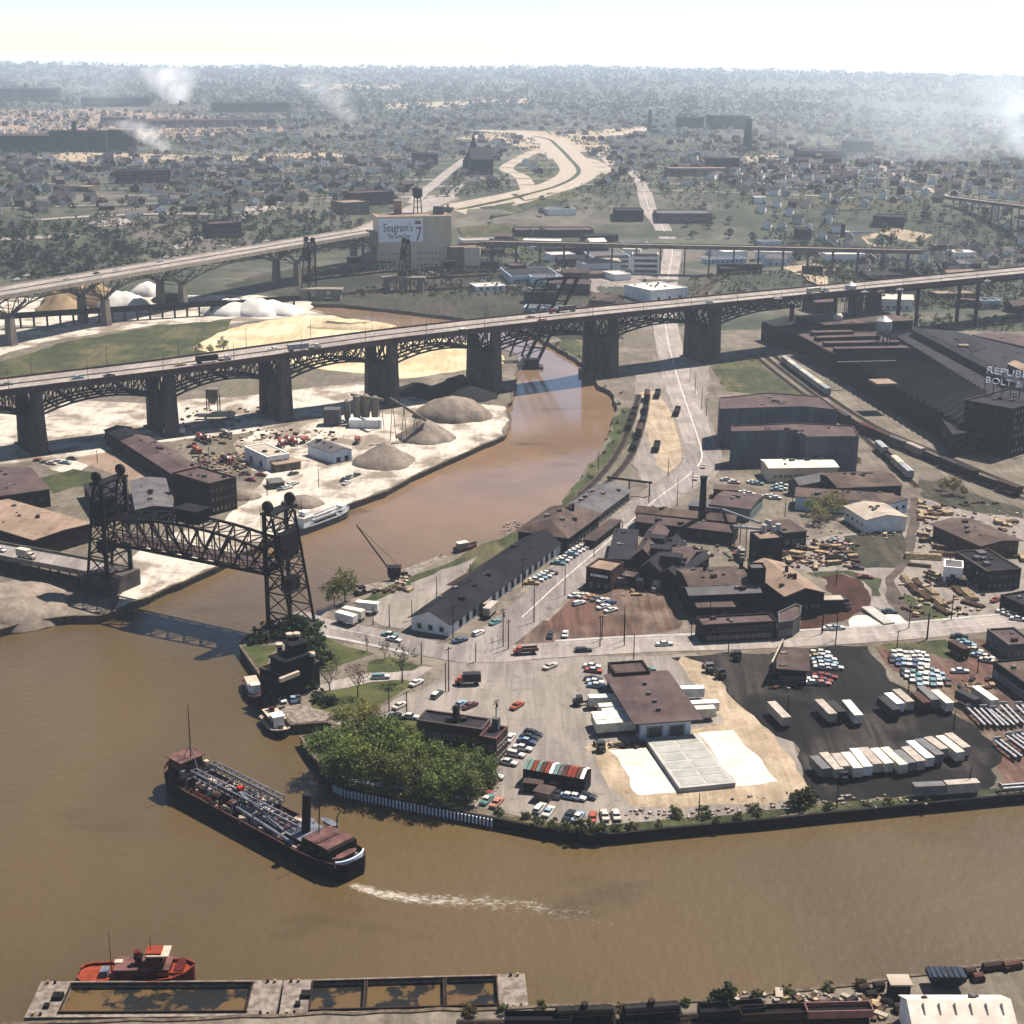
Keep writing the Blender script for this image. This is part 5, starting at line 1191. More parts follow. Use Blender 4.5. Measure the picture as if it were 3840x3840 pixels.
# ---- white lofts and works beyond the high bridge
def box_b(label,reg,a,b,c,hpx,wall,roof,nm,cat,win=None,base=None):
 """hpx: sheet pixels from the front eave down to the ground"""
 bs = G(reg,(a[0] + b[0]) / 2,(a[1] + b[1]) / 2 + hpx); h = zat(bs,reg,(a[0] + b[0]) / 2,(a[1] + b[1]) / 2)
 p = rect3(reg,a,b,c,h); bl_ = flat(nm,label,cat,p,h,wall,roof,parapet=.6)
 if win: windows(bl_,facing(p,FRONT),*win)
 return bl_
v1 = box_b('white loft building with three rows of windows below the thin viaduct','E',(1420,95),(1640,92),(1650,62),75,'wall_blue','roof_grey','white_loft','loft',(14,3,2.2,2.4,1.5,4.2))
v2 = box_b('taller white loft block next to the road, with big window bays','E',(1650,90),(1798,92),(1800,70),105,'wall_white','roof_grey','white_loft','loft',(9,4,2.4,2.6,1.5,4.4))
v3 = box_b('long dark roofed works with pale blue front beyond the river bend','E',(960,205),(1240,200),(1500,145),45,'wall_blue','roof_dark','riverside_works','works',(14,1,2.4,2.2,1.5))
v4 = box_b('brown roofed works shed behind the pale blue front','E',(1330,195),(1560,185),(1600,150),30,'wall_tan','roof_mauve','works_shed','shed',(8,1,2.4,2.2,1.5))
v5 = box_b('pale cubic store beside the white works yard','E',(1225,255),(1390,245),(1400,228),55,'wall_white','roof_grey','pale_store','store',(6,1,2.0,2.2,3))
v6 = box_b('bright white stucco garage beside the main road','E',(1600,250),(1755,285),(1720,215),75,'wall_white','roof_white','white_garage','garage',(3,1,2.4,2.4,2))
v7 = box_b('small white store next to the stucco garage','E',(1550,195),(1640,190),(1660,165),40,'wall_white','roof_white','white_store','store')
v8 = gb('brown gabled house roof beside the white garage','E',(1400,340),(1545,350),(1520,320),5,4,0,'wall_tan','roof_brown','brown_roof_house','house')
v9 = box_b('cream house like store set back from the riverside works','E',(480,130),(610,125),(620,110),30,'wall_cream','roof_cream','cream_store','store',(6,1,1.6,2,1.5))
# ---- west bank
w1 = gb('wide warehouse with tan roof and dark front wall near the lift bridge','K',(190,642),(515,548),(278,352),7.2,.6,1,'brick_dark','roof_tan','tan_roof_warehouse','warehouse')
windows(w1,facing(w1.p,FRONT),9,1,3.0,2.0,1.8,fr='brick_dark')
w2 = flat('mauve_roof_warehouse','warehouse with mauve flat roof adjoining the tan roofed one','warehouse',quad('K',[(-60,400),(280,352),(175,232),(-60,225)],7.4),7.4,'brick_dark','roof_mauve',over=.3)
w3 = gb('low grey gabled warehouse behind the lift bridge tower','K',(770,470),(975,455),(735,308),5.4,1.0,1,'brick_dark','roof_grey','grey_gabled_warehouse','warehouse')
w3b = gb('dark roofed warehouse beside the concrete apron and lift tower','K',(560,460),(740,440),(530,322),5.2,.9,1,'brick_dark','roof_dark','dark_roof_warehouse','warehouse')
w4 = flat('brick_mill_block','dark brick four storey block with brown roof near the river','brick block',rect3('K',(1182,322),(1336,284),(1200,206),13.5),13.5,'brick_dark','roof_mauve')
for s_ in (FRONT,LEFT,RIGHT): windows(w4,facing(w4.p,s_),6,3,1.6,2,1.2,4,fr='brick_dark')
w5 = gb('very long low transit shed with barrel roof leading back under the high bridge','K',(1030,302),(680,76),(840,56),6.4,1.6,0,'brick_soot','roof_mauve','transit_shed','shed')
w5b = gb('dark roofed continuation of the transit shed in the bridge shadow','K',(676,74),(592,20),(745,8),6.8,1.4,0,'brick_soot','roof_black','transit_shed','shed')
a_,b_ = G('K',650,100,1),G('K',1000,325,1); pl_ = thing('loading_platform','long pale loading platform running along the transit shed','platform',(a_.x,a_.y,0)); MB().beam(a_,b_,3.0,1.6).build('platform_slab','roof_cream',pl_)
w6 = flat('plant_office','white flat roofed plant office in the gravel yard','office',rect3('K',(1512,170),(1638,150),(1565,82),6.5),6.5,'wall_white','roof_cream',parapet=.4)
windows(w6,facing(w6.p,RIGHT),4,1,1.4,1.2,3); windows(w6,facing(w6.p,FRONT),3,1,1.4,1.2,3); windows(w6,facing(w6.p,LEFT),2,1,2.4,3,.3,name='garage_door',gl='wall_dark')
flat('plant_annex','low tan annex in front of the white plant office','annex',rect3('K',(1560,216),(1702,194),(1660,166),3.6),3.6,'wall_tan','roof_tan',over=.3)
w7 = gb('grey gabled repair shop beside the red mixer trucks','K',(1885,150),(1990,130),(1900,70),5,1.6,1,'wall_blue','roof_grey','repair_shop','shop'); windows(w7,facing(w7.p,FRONT),2,1,2.4,2.6,.2,name='garage_door',gl='wall_dark')
flat('weigh_hut','little grey weigh hut beside the yard road','hut',rect3('K',(1530,320),(1610,312),(1600,285),2.8),2.8,'wall_grey','roof_grey',over=.3)
# ready-mix plant: silos, hoppers, conveyors
b_ = G('E',90,1040,0); pt = thing('batching_plant','grey concrete batching plant of silos and hoppers in the gravel yard','batching plant',b_)
for k,(x,y,r,z0,z1) in enumerate(((0,0,1.9,4,14),(4.4,1,1.9,4,14),(8.8,2,1.9,4,13),(-5,2,1.6,3,11),(3,6,1.8,3,12))):
 c = Vector((b_.x + x,b_.y + y,0)); n = 14
 MB().rings([[(c.x + rr * math.cos(a * 2 * math.pi / n),c.y + rr * math.sin(a * 2 * math.pi / n),z) for a in range(n)] for rr,z in ((.5,z0 - 2.5),(r,z0),(r,z1),(.3,z1 + 1.2))]).build('silo','concrete',pt)
 for sx in (-1,1): member('leg',(c.x + sx * r * .7,c.y - r * .5,-.3),(c.x + sx * r * .7,c.y - r * .5,z0 + .5),.35,.35,'grey_steel',pt)
MB().box((b_.x - 12,b_.y - 2,4),(8,7,8.4)).build('mixer_house','wall_grey',pt); MB().box((b_.x + 5,b_.y - 7,2),(16,5,4.4)).build('control_hut','wall_white',pt)
def conveyor(label,a,b,wd=1.6):
 t = thing('conveyor',label,'conveyor',(a.x,a.y,0)); MB().beam(a,b,wd,1.1).build('belt_gallery','pale_steel',t)
 for k in (.3,.62,.93):
  q = a.lerp(b,k)
  if q.z > 2: member('support',(q.x - 1.5,q.y,-.3),(q.x,q.y,q.z - .3),.3,.3,'grey_steel',t); member('support',(q.x + 1.5,q.y,-.3),(q.x,q.y,q.z - .3),.3,.3,'grey_steel',t)
 return t
pk = G('E',480,1030,8.5)
conveyor('inclined conveyor rising from the batching plant over the grey gravel cone',G('E',480,1022,9.5),G('E',275,895,21))
conveyor('short conveyor gallery linking the batching plant hoppers',G('E',60,875,12),G('E',235,905,15))
# heaps
def pile(label,reg,x,y,r,h,m,el=1.0,rz=0,nm='gravel_pile',cat='pile',top=.05,seed=0):
 c = G(reg,x,y); n = 40; R = []
 prof = ((1.0,-.4),(.93,.12),(.8,.38),(.62,.66),(.45,.84),(top + .06,.97),(top,1.0)) if top >= .2 else ((1.0,-.4),(.93,.03),(.75,.22),(.5,.5),(.28,.76),(top + .06,.96),(top,1.0))
 for k,(f_,zz) in enumerate(prof):
  ring = []
  for i in range(n):
   a = i * 2 * math.pi / n; j = 1 + .22 * noise.noise((math.cos(a) * 1.3 + seed,math.sin(a) * 1.3,seed)) + .10 * noise.noise((math.cos(a) * 4 + seed,math.sin(a) * 4,f_ * 3))
   X,Y = f_ * r * j * math.cos(a),f_ * r * el * j * math.sin(a); ring.append((c.x + X * math.cos(rz) - Y * math.sin(rz),c.y + X * math.sin(rz) + Y * math.cos(rz),c.z + h * zz * (1 + .22 * noise.noise((X * .17,Y * .17,seed)))))
  R.append(ring)
 o = MB().rings(R,cap0=False).build(nm,m,smooth=True); tag(o,label,cat); return o
pile('big grey gravel heap with rounded top beside the high bridge pier','E',640,1000,21,10,'gravel_pile',.8,seed=1,top=.2)
pile('steep grey gravel cone under the inclined conveyor','E',475,1120,15,9.5,'gravel_pile',seed=2)
pile('grey gravel cone at the yard edge next to the parked cars','L',245,200,15.5,9,'gravel_pile',seed=3)
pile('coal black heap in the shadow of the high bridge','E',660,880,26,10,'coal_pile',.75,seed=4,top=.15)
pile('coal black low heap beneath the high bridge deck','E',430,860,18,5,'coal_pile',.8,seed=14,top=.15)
pile('long white salt heap before the arched viaduct','D',1310,412,24,9.5,'salt_pile',.7,seed=5,top=.25)
pile('white salt heap at the lift bridge end of the salt dock','D',1450,412,26,10,'salt_pile',.7,seed=6,top=.25)
pile('lower white salt heap tailing off beside the concrete pier','D',1590,415,18,7,'salt_pile',.7,seed=7,top=.3)
pile('tan ore heap with a sharp peak under the arched viaduct','D',350,400,22,13,'tan_pile',.9,seed=8)
pile('broad ochre heap behind the sharp peaked one','D',480,365,32,15,'tan_pile',.6,seed=9,top=.4)
pile('white heap beneath the second viaduct pier','D',690,380,21,11,'salt_pile',.8,seed=10,top=.2)
pile('pale heap of chalky stone behind the viaduct column','D',840,310,14,9,'salt_pile',.8,seed=11,top=.2)
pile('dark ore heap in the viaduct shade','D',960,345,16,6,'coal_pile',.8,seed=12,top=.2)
pile('grey sand heap by the elevated ramp','K',60,1010,22,6,'gravel_pile',.9,seed=13,top=.2)
pile('grey stone heap beside the moored grey boat','K',1720,440,9,4,'gravel_pile',.8,seed=15,top=.2)
pile('low brown spoil heap beside the dark brick block','K',1390,400,7,3,'gravel_pile',.8,seed=16,top=.2)
pile('pale sand bank rising above the sand field','E',30,490,30,4,'sand_field',.5,seed=17,top=.4)
# ================================================================ vehicles
COLR = {'white': L3(236,232,224),'cream': L3(230,220,200),'teal': L3(120,176,176),'light blue': L3(168,200,216),'blue': L3(70,104,160),'navy': L3(44,52,76),'black': L3(34,34,38),'red': L3(196,52,36),'dark red': L3(138,46,38),
'orange': L3(222,96,54),'salmon': L3(226,150,122),'dark green': L3(62,88,84),'grey': L3(140,138,138),'yellow': L3(214,184,110),'pink': L3(214,150,140),'tan': L3(196,182,168),'dark grey': L3(82,80,82),'brown': L3(112,74,60),'silver': L3(196,198,200),'rust red': L3(132,70,54),'green': L3(110,140,110)}
def wheel_mesh(r,w): return MB().cyl((0,-w / 2,0),(0,w / 2,0),r,n=10).mesh('wheel','tyre')
WH = wheel_mesh(.34,.22); WHT = wheel_mesh(.52,.3)
def put_mesh(name,me,parent,loc,rz=0): o = bpy.data.objects.new(name,me); COL.objects.link(o); o.parent = parent; o.location = loc; o.rotation_euler = (0,0,rz); return o
def sect(x,hw,z0,z1,tw=None): tw = tw or hw; return [(x,-hw,z0),(x,hw,z0),(x,hw,z0 + (z1 - z0) * .55),(x,tw,z1),(x,-tw,z1),(x,-hw,z0 + (z1 - z0) * .55)]
def make_car(kind):
 t = thing('car',kind,'car'); b = MB()
 b.rings([sect(-2.68,.78,.38,.74,.74),sect(-2.5,.93,.26,.88,.84),sect(-1.2,.97,.22,.93,.86),sect(.4,.97,.22,.93,.86),sect(1.1,.96,.22,.9,.84),sect(2.45,.92,.26,.84,.8),sect(2.66,.8,.36,.72,.74)])
 b.build('body','paint',t,local=True)
 x0,x1,r0,r1 = (-2.45,1.15,-2.3,.35) if kind == 'station wagon' else (-1.55,1.15,-1.0,.4)
 if kind == 'pickup': x0,x1,r0,r1 = (-.5,1.1,-.4,.45)
 g = MB(); g.rings([[(x0,-.84,.9),(x1,-.84,.9),(x1,.84,.9),(x0,.84,.9)],[(r0,-.68,1.36),(r1,-.68,1.36),(r1,.68,1.36),(r0,.68,1.36)]],cap0=False); g.build('window_glass','glass',t,local=True)
 r = MB(); r.rings([[(r0 - .06,-.71,1.36),(r1 + .06,-.71,1.36),(r1 + .06,.71,1.36),(r0 - .06,.71,1.36)],[(r0 + .1,-.6,1.45),(r1 - .1,-.6,1.45),(r1 - .1,.6,1.45),(r0 + .1,.6,1.45)]]); r.build('roof','paint',t,local=True)
 if kind == 'pickup': MB().box((-1.6,0,.9),(1.8,1.5,.12)).build('load_bed','tyre',t,local=True)
 for x in (-2.74,2.72): MB().box((x,0,.5),(.14,1.8,.18)).build('bumper','chrome',t,local=True)
 for x in (-1.6,1.62):
  for y in (-.84,.84): put_mesh('wheel',WH,t,(x,y,.34))
 return Proto(t)
CARS = {k: make_car(k) for k in ('sedan','station wagon')}
def heading(reg,x,y,v,z=0): a = G(reg,x,y,z); b = G(reg,x + v[0],y + v[1],z); d = b - a; return math.atan2(d.y,d.x)
def put_car(loc,rz,color,where,group,kind='sedan',two=None):
 o = CARS[kind].put(loc,rz,f'{color}{" and " + two if two else ""} {kind} {where}','car',group)
 for c in o.children:
  n = c.name.split('.')[0]
  if n == 'body': c.color = COLR[color]
  elif n == 'roof': c.color = COLR[two or color]
 return o
def cars(reg,where,v,items,z=0.16):
 for it in items:
  x,y,col = it[:3]; kind = 'sedan'; two = None; vv = v
  for e in it[3:]:
   if isinstance(e,tuple): vv = e
   elif e in CARS: kind = e
   else: two = e
  put_car(G(reg,x,y + 5,z),heading(reg,x,y,vv) + random.uniform(-.04,.04),col,where,'cars ' + where,kind,two)
cars('N','parked on the timber deck beside the sooty bridge house',(-25,-55),[(390,488,'white'),(450,488,'blue','light blue'),(475,478,'navy')],.35)
cars('N','on the driveway between the lawns',(60,-2),[(948,362,'white','station wagon','teal'),(1150,396,'white',(50,-26)),(545,420,'tan')])
cars('N','in the paved lot near the twin utility poles',(50,-28),[(1055,525,'cream'),(1265,462,'dark green','station wagon','white',(60,-48)),(1398,518,'light blue'),(1452,525,'dark red',(45,-20)),(1720,525,'orange',(40,-26)),(1045,586,'navy',(60,6)),(1112,588,'white',(60,6))])
cars('N','driving on the road from the lift bridge',(60,6),[(1000,122,'teal','white'),(1022,150,'white',(60,14)),(1395,155,'blue',(50,-12))])
cars('N','driving on the wide main road',(58,-28),[(1500,114,'white','station wagon'),(1595,52,'teal')])
cars('N','turning off the cross road',(55,-22),[(1905,302,'cream')])
cars('O','in the slanting row beside the red brick block',(62,13),[(350,795,'black','station wagon'),(325,820,'black'),(308,848,'blue','light blue'),(280,892,'white'),(232,932,'white','station wagon'),(182,986,'white'),(198,826,'white',(20,-30))])
cars('O','parked at the edge of the willow lawn',(55,10),[(88,1078,'white'),(48,1106,'red'),(15,1180,'red'),(45,1232,'teal','white',(32,-36)),(110,1252,'salmon',(34,-36)),(45,1060,'black')])
cars('O','parked beside the patchwork roof shed',(62,15),[(512,1192,'navy',(12,-40)),(582,1210,'light blue','white'),(630,1216,'white'),(698,1206,'navy')])
cars('O','parked along the river bank grass',(34,-42),[(392,1288,'white','station wagon'),(450,1312,'white','light blue'),(585,1336,'navy'),(645,1346,'light blue','white'),(742,1350,'orange',(6,-45)),(820,1336,'cream',(-14,-50)),(895,1334,'cream','white',(-12,-50))])
cars('O','parked along the brick terminal office',(62,7),[(738,352,'white'),(748,380,'orange','white'),(745,436,'navy'),(758,455,'white'),(768,480,'light blue','white'),(1140,385,'teal',(20,40)),(1232,456,'white','station wagon',(22,42))])
cars('O','driving across the wide paved lot',(58,-26),[(465,350,'cream'),(242,612,'orange',(45,-30))])
cars('O','on the cross road',(60,-3),[(680,246,'black','station wagon'),(1215,205,'white')])
cars('O','standing in the red dirt lot',(8,-42),[(560,140,'white'),(462,146,'navy')])
cars('Q','in the tight rows beside the black office',(60,4),[(548,266,'cream'),(598,262,'white'),(562,290,'yellow'),(612,288,'white'),(588,312,'light blue'),(640,306,'white'),(598,336,'white'),(648,332,'light blue'),(604,360,'white'),(640,356,'white'),(684,362,'white'),(600,414,'red'),(642,422,'red'),(560,440,'white'),(612,448,'red'),(540,462,'white'),(600,466,'pink')])
cars('Q','in the double row by the grass verge',(8,34),[(x,y,c) for x,y,c in ((1075,270,'white'),(1112,266,'white'),(1150,276,'cream'),(1190,278,'white'),(1230,274,'white'),(1266,280,'white'),(1062,302,'black'),(1100,326,'blue'),(1140,322,'light blue'),(1176,326,'white'),(1212,330,'blue'),(1250,324,'white'),(1288,330,'white'),(1206,300,'cream'),(1244,298,'white'),(1290,300,'white'))])
cars('Q','in the packed triple row behind the trailer yard',(8,34),[(x,y,c) for x,y,c in ((1160,406,'white'),(1200,400,'teal'),(1250,384,'white'),(1292,378,'cream'),(1328,388,'teal'),(1356,402,'white'),(1392,418,'light blue'),(1192,432,'white'),(1240,424,'teal'),(1282,418,'white'),(1326,424,'light blue'),(1366,436,'white'),(1242,458,'light blue'),(1282,452,'white'),(1328,458,'teal'),(1372,456,'white'),(1432,454,'rust red'),(1140,388,'navy'))])
cars('Q','beside the flat roofed store',(60,12),[(1510,384,'white',(60,2)),(1540,192,'teal'),(1562,208,'light blue'),(1606,246,'cream'),(1640,282,'light blue'),(1680,292,'white'),(1690,314,'cream'),(1778,216,'red',(30,25)),(1505,155,'black',(60,2))])
cars('Q','at the kerb before the foundry front',(60,-4),[(355,124,'red'),(655,100,'white'),(700,100,'white','light blue')])
cars('L','in the row at the freight house end',(60,4),[(1078,886,'yellow'),(1102,868,'white'),(1124,856,'light blue'),(1150,846,'white'),(1164,832,'white'),(1186,828,'dark red')])
cars('L','in the row before the freight house doors',(60,6),[(1226,774,'teal'),(1252,758,'white'),(1268,744,'white'),(1288,734,'navy'),(1304,722,'light blue'),(1322,708,'white'),(1342,696,'white'),(1362,684,'white')])
cars('L','in the row before the hip roofed freight office',(60,2),[(1402,646,'white'),(1436,622,'white'),(1452,610,'white'),(1468,602,'light blue'),(1486,594,'dark red')])
cars('L','in front of the sign painted building',(52,-14),[(1322,956,'white'),(1370,958,'cream'),(1406,968,'salmon'),(1446,976,'grey'),(1482,986,'white'),(1516,1000,'blue'),(1484,1022,'white'),(1526,1040,'white'),(1345,1000,'white','station wagon')])
cars('M','in the white car yard behind the mint green store',(58,4),[(250,300,'white'),(292,315,'cream'),(398,315,'white'),(424,322,'light blue'),(328,376,'white'),(352,372,'white'),(376,380,'white'),(536,340,'teal'),(556,350,'white'),(532,356,'light blue'),(480,396,'white'),(504,394,'white'),(524,404,'white'),(560,330,'white')])
cars('M','on the main road past the works',(40,-55),[(76,292,'white'),(120,225,'cream')])
cars('M','standing in the lumber yard',(58,4),[(1035,852,'red'),(1170,1048,'dark green'),(1775,982,'red',(50,-18)),(868,652,'teal'),(892,664,'pink'),(985,800,'dark red')])
cars('M','parked by the low dark depot',(58,8),[(1822,1050,'white'),(1852,1062,'white'),(1884,1072,'white'),(1906,1066,'cream'),(1850,1040,'light blue'),(1330 + 570,1090,'white')])
cars('K','parked around the weigh hut',(50,-12),[(1642,328,'white'),(1625,346,'white'),(1662,322,'cream'),(1600,350,'grey'),(1660,265,'dark grey')])
cars('L','parked along the gravel yard edge',(48,-18),[(18,300,'black'),(42,288,'grey'),(62,280,'white'),(82,274,'black'),(30,318,'white')])
cars('K','among the yard cars by the high bridge pier',(50,6),[(220,190,'orange'),(255,200,'tan'),(292,208,'cream'),(330,198,'white'),(372,204,'light blue'),(408,180,'brown'),(1420,300,'red'),(1480,272,'red'),(1390,265,'rust red')])
cars('E','on the dirt road past the white garage',(10,-40),[(1470 + k * 28,255 + (k % 3) * 14,c) for k,c in enumerate(('white','cream','light blue','white','grey'))])
cars('E','in the far parking lot beyond the river bend',(50,4),[(430 + k * 36,178 + (k % 2) * 14 + k * 1.5,c) for k,c in enumerate(('white','light blue','white','cream','red','white'))] + [(800 + k * 44,232 + k * 7 + (k % 2) * 12,c) for k,c in enumerate(('white','cream','white','grey','white','light blue','white'))])
def bridge_cars(ln,where,reg,items,zd):
 for x,y,col,*k in items:
  q = G(reg,x,y,zd); s,t = ln.st(q); q = ln.at(s,t,.03); an = math.atan2(ln.d.y,ln.d.x) + (math.pi if t > 11 else 0)
  put_car(q,an,col,where,'cars ' + where,k[0] if k else 'sedan')
bridge_cars(HB,'on the high blue-grey truss bridge','D',[(1020,702,'yellow'),(440,768,'teal'),(618,757,'black'),(1550,630,'white'),(40,800,'grey')],33); bridge_cars(HB,'on the high blue-grey truss bridge','E',[(692,512,'white','station wagon'),(1135,458,'orange'),(1070,442,'dark red')],36)
bridge_cars(HB,'on the high blue-grey truss bridge','F',[(150,366,'light blue'),(540,342,'white'),(742,308,'white'),(1030,300,'white'),(1230,284,'white'),(1122,297,'pink'),(1725,230,'white')],34.5)
bridge_cars(FV,'on the arched freeway viaduct','D',[(95,226,'white'),(380,222,'white'),(350,188,'grey'),(545,192,'black'),(660,172,'white'),(908,126,'light blue'),(985,106,'cream'),(940,100,'white'),(1190,68,'tan'),(1262,36,'white'),(1325,46,'white'),(1452,30,'light blue'),(1510,8,'white'),(590,150,'grey'),(150,205,'cream')],32)
# ---- trucks and trailers
def make_trailer():
 t = thing('truck_trailer','trailer','trailer')
 MB().box((0,0,2.35),(12,2.45,2.5)).build('cargo_box','matte_paint',t,local=True); r = MB().box((0,0,3.64),(12.06,2.5,.08)); r.build('roof','matte_paint',t,local=True)
 for y in (-.6,.6): MB().box((-6.03,y,2.3),(.06,1.1,2.2)).build('rear_door','matte_paint',t,local=True)
 MB().box((0,0,1.0),(11.6,.9,.2)).build('chassis','tyre',t,local=True)
 for x in (-5.0,-3.8):
  for y in (-1.0,1.0): put_mesh('wheel',WHT,t,(x,y,.52))
 for y in (-.9,.9): MB().box((3.6,y,.5),(.18,.18,1.0)).build('landing_leg','grey_steel',t,local=True)
 return Proto(t)
TR = make_trailer()
def make_flatbed():
 t = thing('pipe_trailer','flatbed','trailer')
 for y in (-.85,.85): MB().box((0,y,1.3),(12,.6,.5)).build('side_beam','silver',t,local=True)
 for k in range(5): MB().box((-5 + 2.5 * k,0,1.15),(.3,1.4,.3)).build('cross_member','tyre',t,local=True)
 for x in (-5.0,-3.8):
  for y in (-.95,.95): put_mesh('wheel',WHT,t,(x,y,.52))
 for y in (-.8,.8): MB().box((3.6,y,.5),(.18,.18,1.1)).build('landing_leg','grey_steel',t,local=True)
 MB().box((5.8,0,1.7),(.25,2.2,1.2)).build('headboard','silver',t,local=True)
 return Proto(t)
FBD = make_flatbed()
def trailers(reg,where,items,proto=TR,zt=3.7,nm='box trailer',cat='trailer'):
 for it in items:
  x1,y1,x2,y2,col = it[:5]; a,b = G(reg,x1,y1,zt),G(reg,x2,y2,zt); d = a - b; L = max(7.5,min(13.5,d.length))
  extra = it[5] + ' ' if len(it) > 5 else ''
  o = proto.put(((a.x + b.x) / 2,(a.y + b.y) / 2,.12),math.atan2(d.y,d.x),f'{extra}{col} {nm} {where}',cat,f'{nm}s {where}',(L / 12,1,random.uniform(.96,1.04)))
  for c in o.children:
   n = c.name.split('.')[0]
   if n in ('cargo_box','rear_door','roof'):
    k = random.uniform(1.15,1.4); c.color = tuple(min(.8,v * k) for v in COLR[col][:3]) + (1,)
    if len(it) > 6 and n == 'roof': c.color = COLR[it[6]]
trailers('Q','standing alone in the cinder lot',[(268,580,370,685,'tan')])
trailers('Q','in the group of three on the cinder lot',[(580,565,675,660,'tan'),(655,575,735,650,'dark grey'),(760,570,845,670,'cream')])
trailers('Q','in the cluster of six by the packed car rows',[(990,545,1095,632,'dark grey'),(1040,525,1115,590,'white'),(1090,500,1185,582,'tan'),(1220,525,1285,580,'brown'),(1252,482,1348,572,'grey'),(1342,506,1446,592,'cream')])
trailers('Q','in the long slanting row near the quay',[(560,950,620,1010,'grey'),(610,915,715,1025,'tan'),(690,925,755,1010,'tan'),(755,915,840,1020,'cream'),(812,890,905,1010,'white'),(872,880,970,990,'tan'),(945,885,1045,985,'cream'),(1012,880,1140,995,'cream'),(1100,905,1190,980,'grey'),(1148,880,1255,975,'tan'),(1182,838,1315,950,'white'),(1238,826,1380,930,'grey'),(1312,826,1392,884,'tan'),(1376,806,1515,915,'cream'),(1432,788,1555,882,'tan')])
trailers('Q','parked end to end along the quay',[(1205,1128,1405,1120,'grey'),(1415,1116,1630,1102,'tan')])
trailers('Q','near the long dark garage',[(1500,505,1625,568,'dark grey'),(1610,478,1742,572,'cream'),(1455,178,1555,235,'brown')])
trailers('O','backed up to the truck terminal',[(722,545,885,540,'white'),(792,606,945,598,'cream'),(822,636,965,626,'white'),(738,664,980,650,'cream'),(748,690,1000,674,'white'),(762,722,1018,702,'cream'),(1475,487,1262,492,'white'),(1570,580,1340,592,'white'),(1545,616,1370,626,'cream')])
trailers('L','standing at the freight house corner',[(868,985,820,1030,'tan')])
trailers('L','parked by the river bank gravel lot',[(95,990,200,1000,'white','long'),(0,1050,55,1065,'white','short'),(30,1025,105,1040,'cream','squat')])
FB_ = dict(proto=FBD,zt=1.5,nm='beam flatbed trailer')
trailers('Q','in the row of five behind the packed cars',[(1575,615,1695,735,'silver'),(1660,618,1780,738,'silver'),(1722,625,1850,735,'silver'),(1790,598,1912,722,'silver'),(1893,600,2010,715,'silver')],**FB_)
trailers('Q','in the row of three at the yard corner',[(1752,832,1900,945,'silver'),(1830,800,1975,905,'silver'),(1892,790,2040,890,'silver')],**FB_)
trailers('Q','lying along the quay edge',[(1775,1145,1990,1128,'silver')],**FB_)
def make_tractor():
 t = thing('truck_tractor','tractor','truck')
 MB().box((1.6,0,1.75),(1.7,2.3,1.9)).build('cab','paint',t,local=True); MB().box((2.9,0,1.25),(1.2,1.5,1.1)).build('hood','paint',t,local=True); MB().box((2.3,0,2.2),(.36,2.0,.7)).build('windscreen','glass',t,local=True)
 MB().box((0,0,.85),(6.4,.9,.3)).build('chassis','tyre',t,local=True)
 for x in (-2.2,-1.1,2.7):
  for y in (-.95,.95): put_mesh('wheel',WHT,t,(x,y,.52))
 return Proto(t)
TC = make_tractor()
def make_box_truck():
 t = thing('box_truck','truck','truck')
 MB().box((-1.2,0,2.2),(5.2,2.4,2.5)).build('cargo_box','matte_paint',t,local=True); MB().box((2.1,0,1.6),(1.3,2.1,1.7)).build('cab','paint',t,local=True); MB().box((3.2,0,1.15),(1.1,1.7,.9)).build('hood','paint',t,local=True); MB().box((2.66,0,2.05),(.3,1.8,.6)).build('windscreen','glass',t,local=True)
 MB().box((.3,0,.8),(6.6,.9,.3)).build('chassis','tyre',t,local=True)
 for x in (-2.4,2.8):
  for y in (-1.0,1.0): put_mesh('wheel',WHT,t,(x,y,.5))
 return Proto(t)
BT = make_box_truck()
def make_flat_truck():
 t = thing('flatbed_truck','truck','truck')
 MB().box((-1.3,0,1.25),(5.4,2.4,.25)).build('flat_bed','old_lumber',t,local=True); MB().box((1.9,0,1.6),(1.4,2.1,1.7)).build('cab','paint',t,local=True); MB().box((3.1,0,1.15),(1.2,1.7,.9)).build('hood','paint',t,local=True); MB().box((2.5,0,2.05),(.3,1.8,.6)).build('windscreen','glass',t,local=True)
 for y in (-1.15,1.15): MB().box((-1.3,y,1.7),(5.4,.1,.6)).build('side_rail','old_lumber',t,local=True)
 MB().box((.3,0,.8),(6.6,.9,.3)).build('chassis','tyre',t,local=True)
 for x in (-2.4,2.7):
  for y in (-1.0,1.0): put_mesh('wheel',WHT,t,(x,y,.5))
 return Proto(t)
FT = make_flat_truck()
def make_mixer():
 t = thing('mixer_truck','mixer','truck')
 MB().box((2.9,0,1.6),(1.6,2.2,1.9)).build('cab','paint',t,local=True); MB().box((3.4,0,2.1),(.7,1.9,.6)).build('windscreen','glass',t,local=True)
 n = 12; MB().rings([[(x,r * math.cos(a * math.pi / 6),2.2 + .12 * (x - 1) * -1 + r * math.sin(a * math.pi / 6)) for a in range(n)] for x,r in ((1.8,.7),(1.2,1.1),(-1.0,1.25),(-2.6,.8),(-3.2,.5))]).build('drum','paint',t,local=True)
 MB().box((0,0,.85),(7.6,1.0,.3)).build('chassis','tyre',t,local=True)
 for x in (-2.4,-1.2,2.8):
  for y in (-1.0,1.0): put_mesh('wheel',WHT,t,(x,y,.52))
 return Proto(t)
MX = make_mixer()
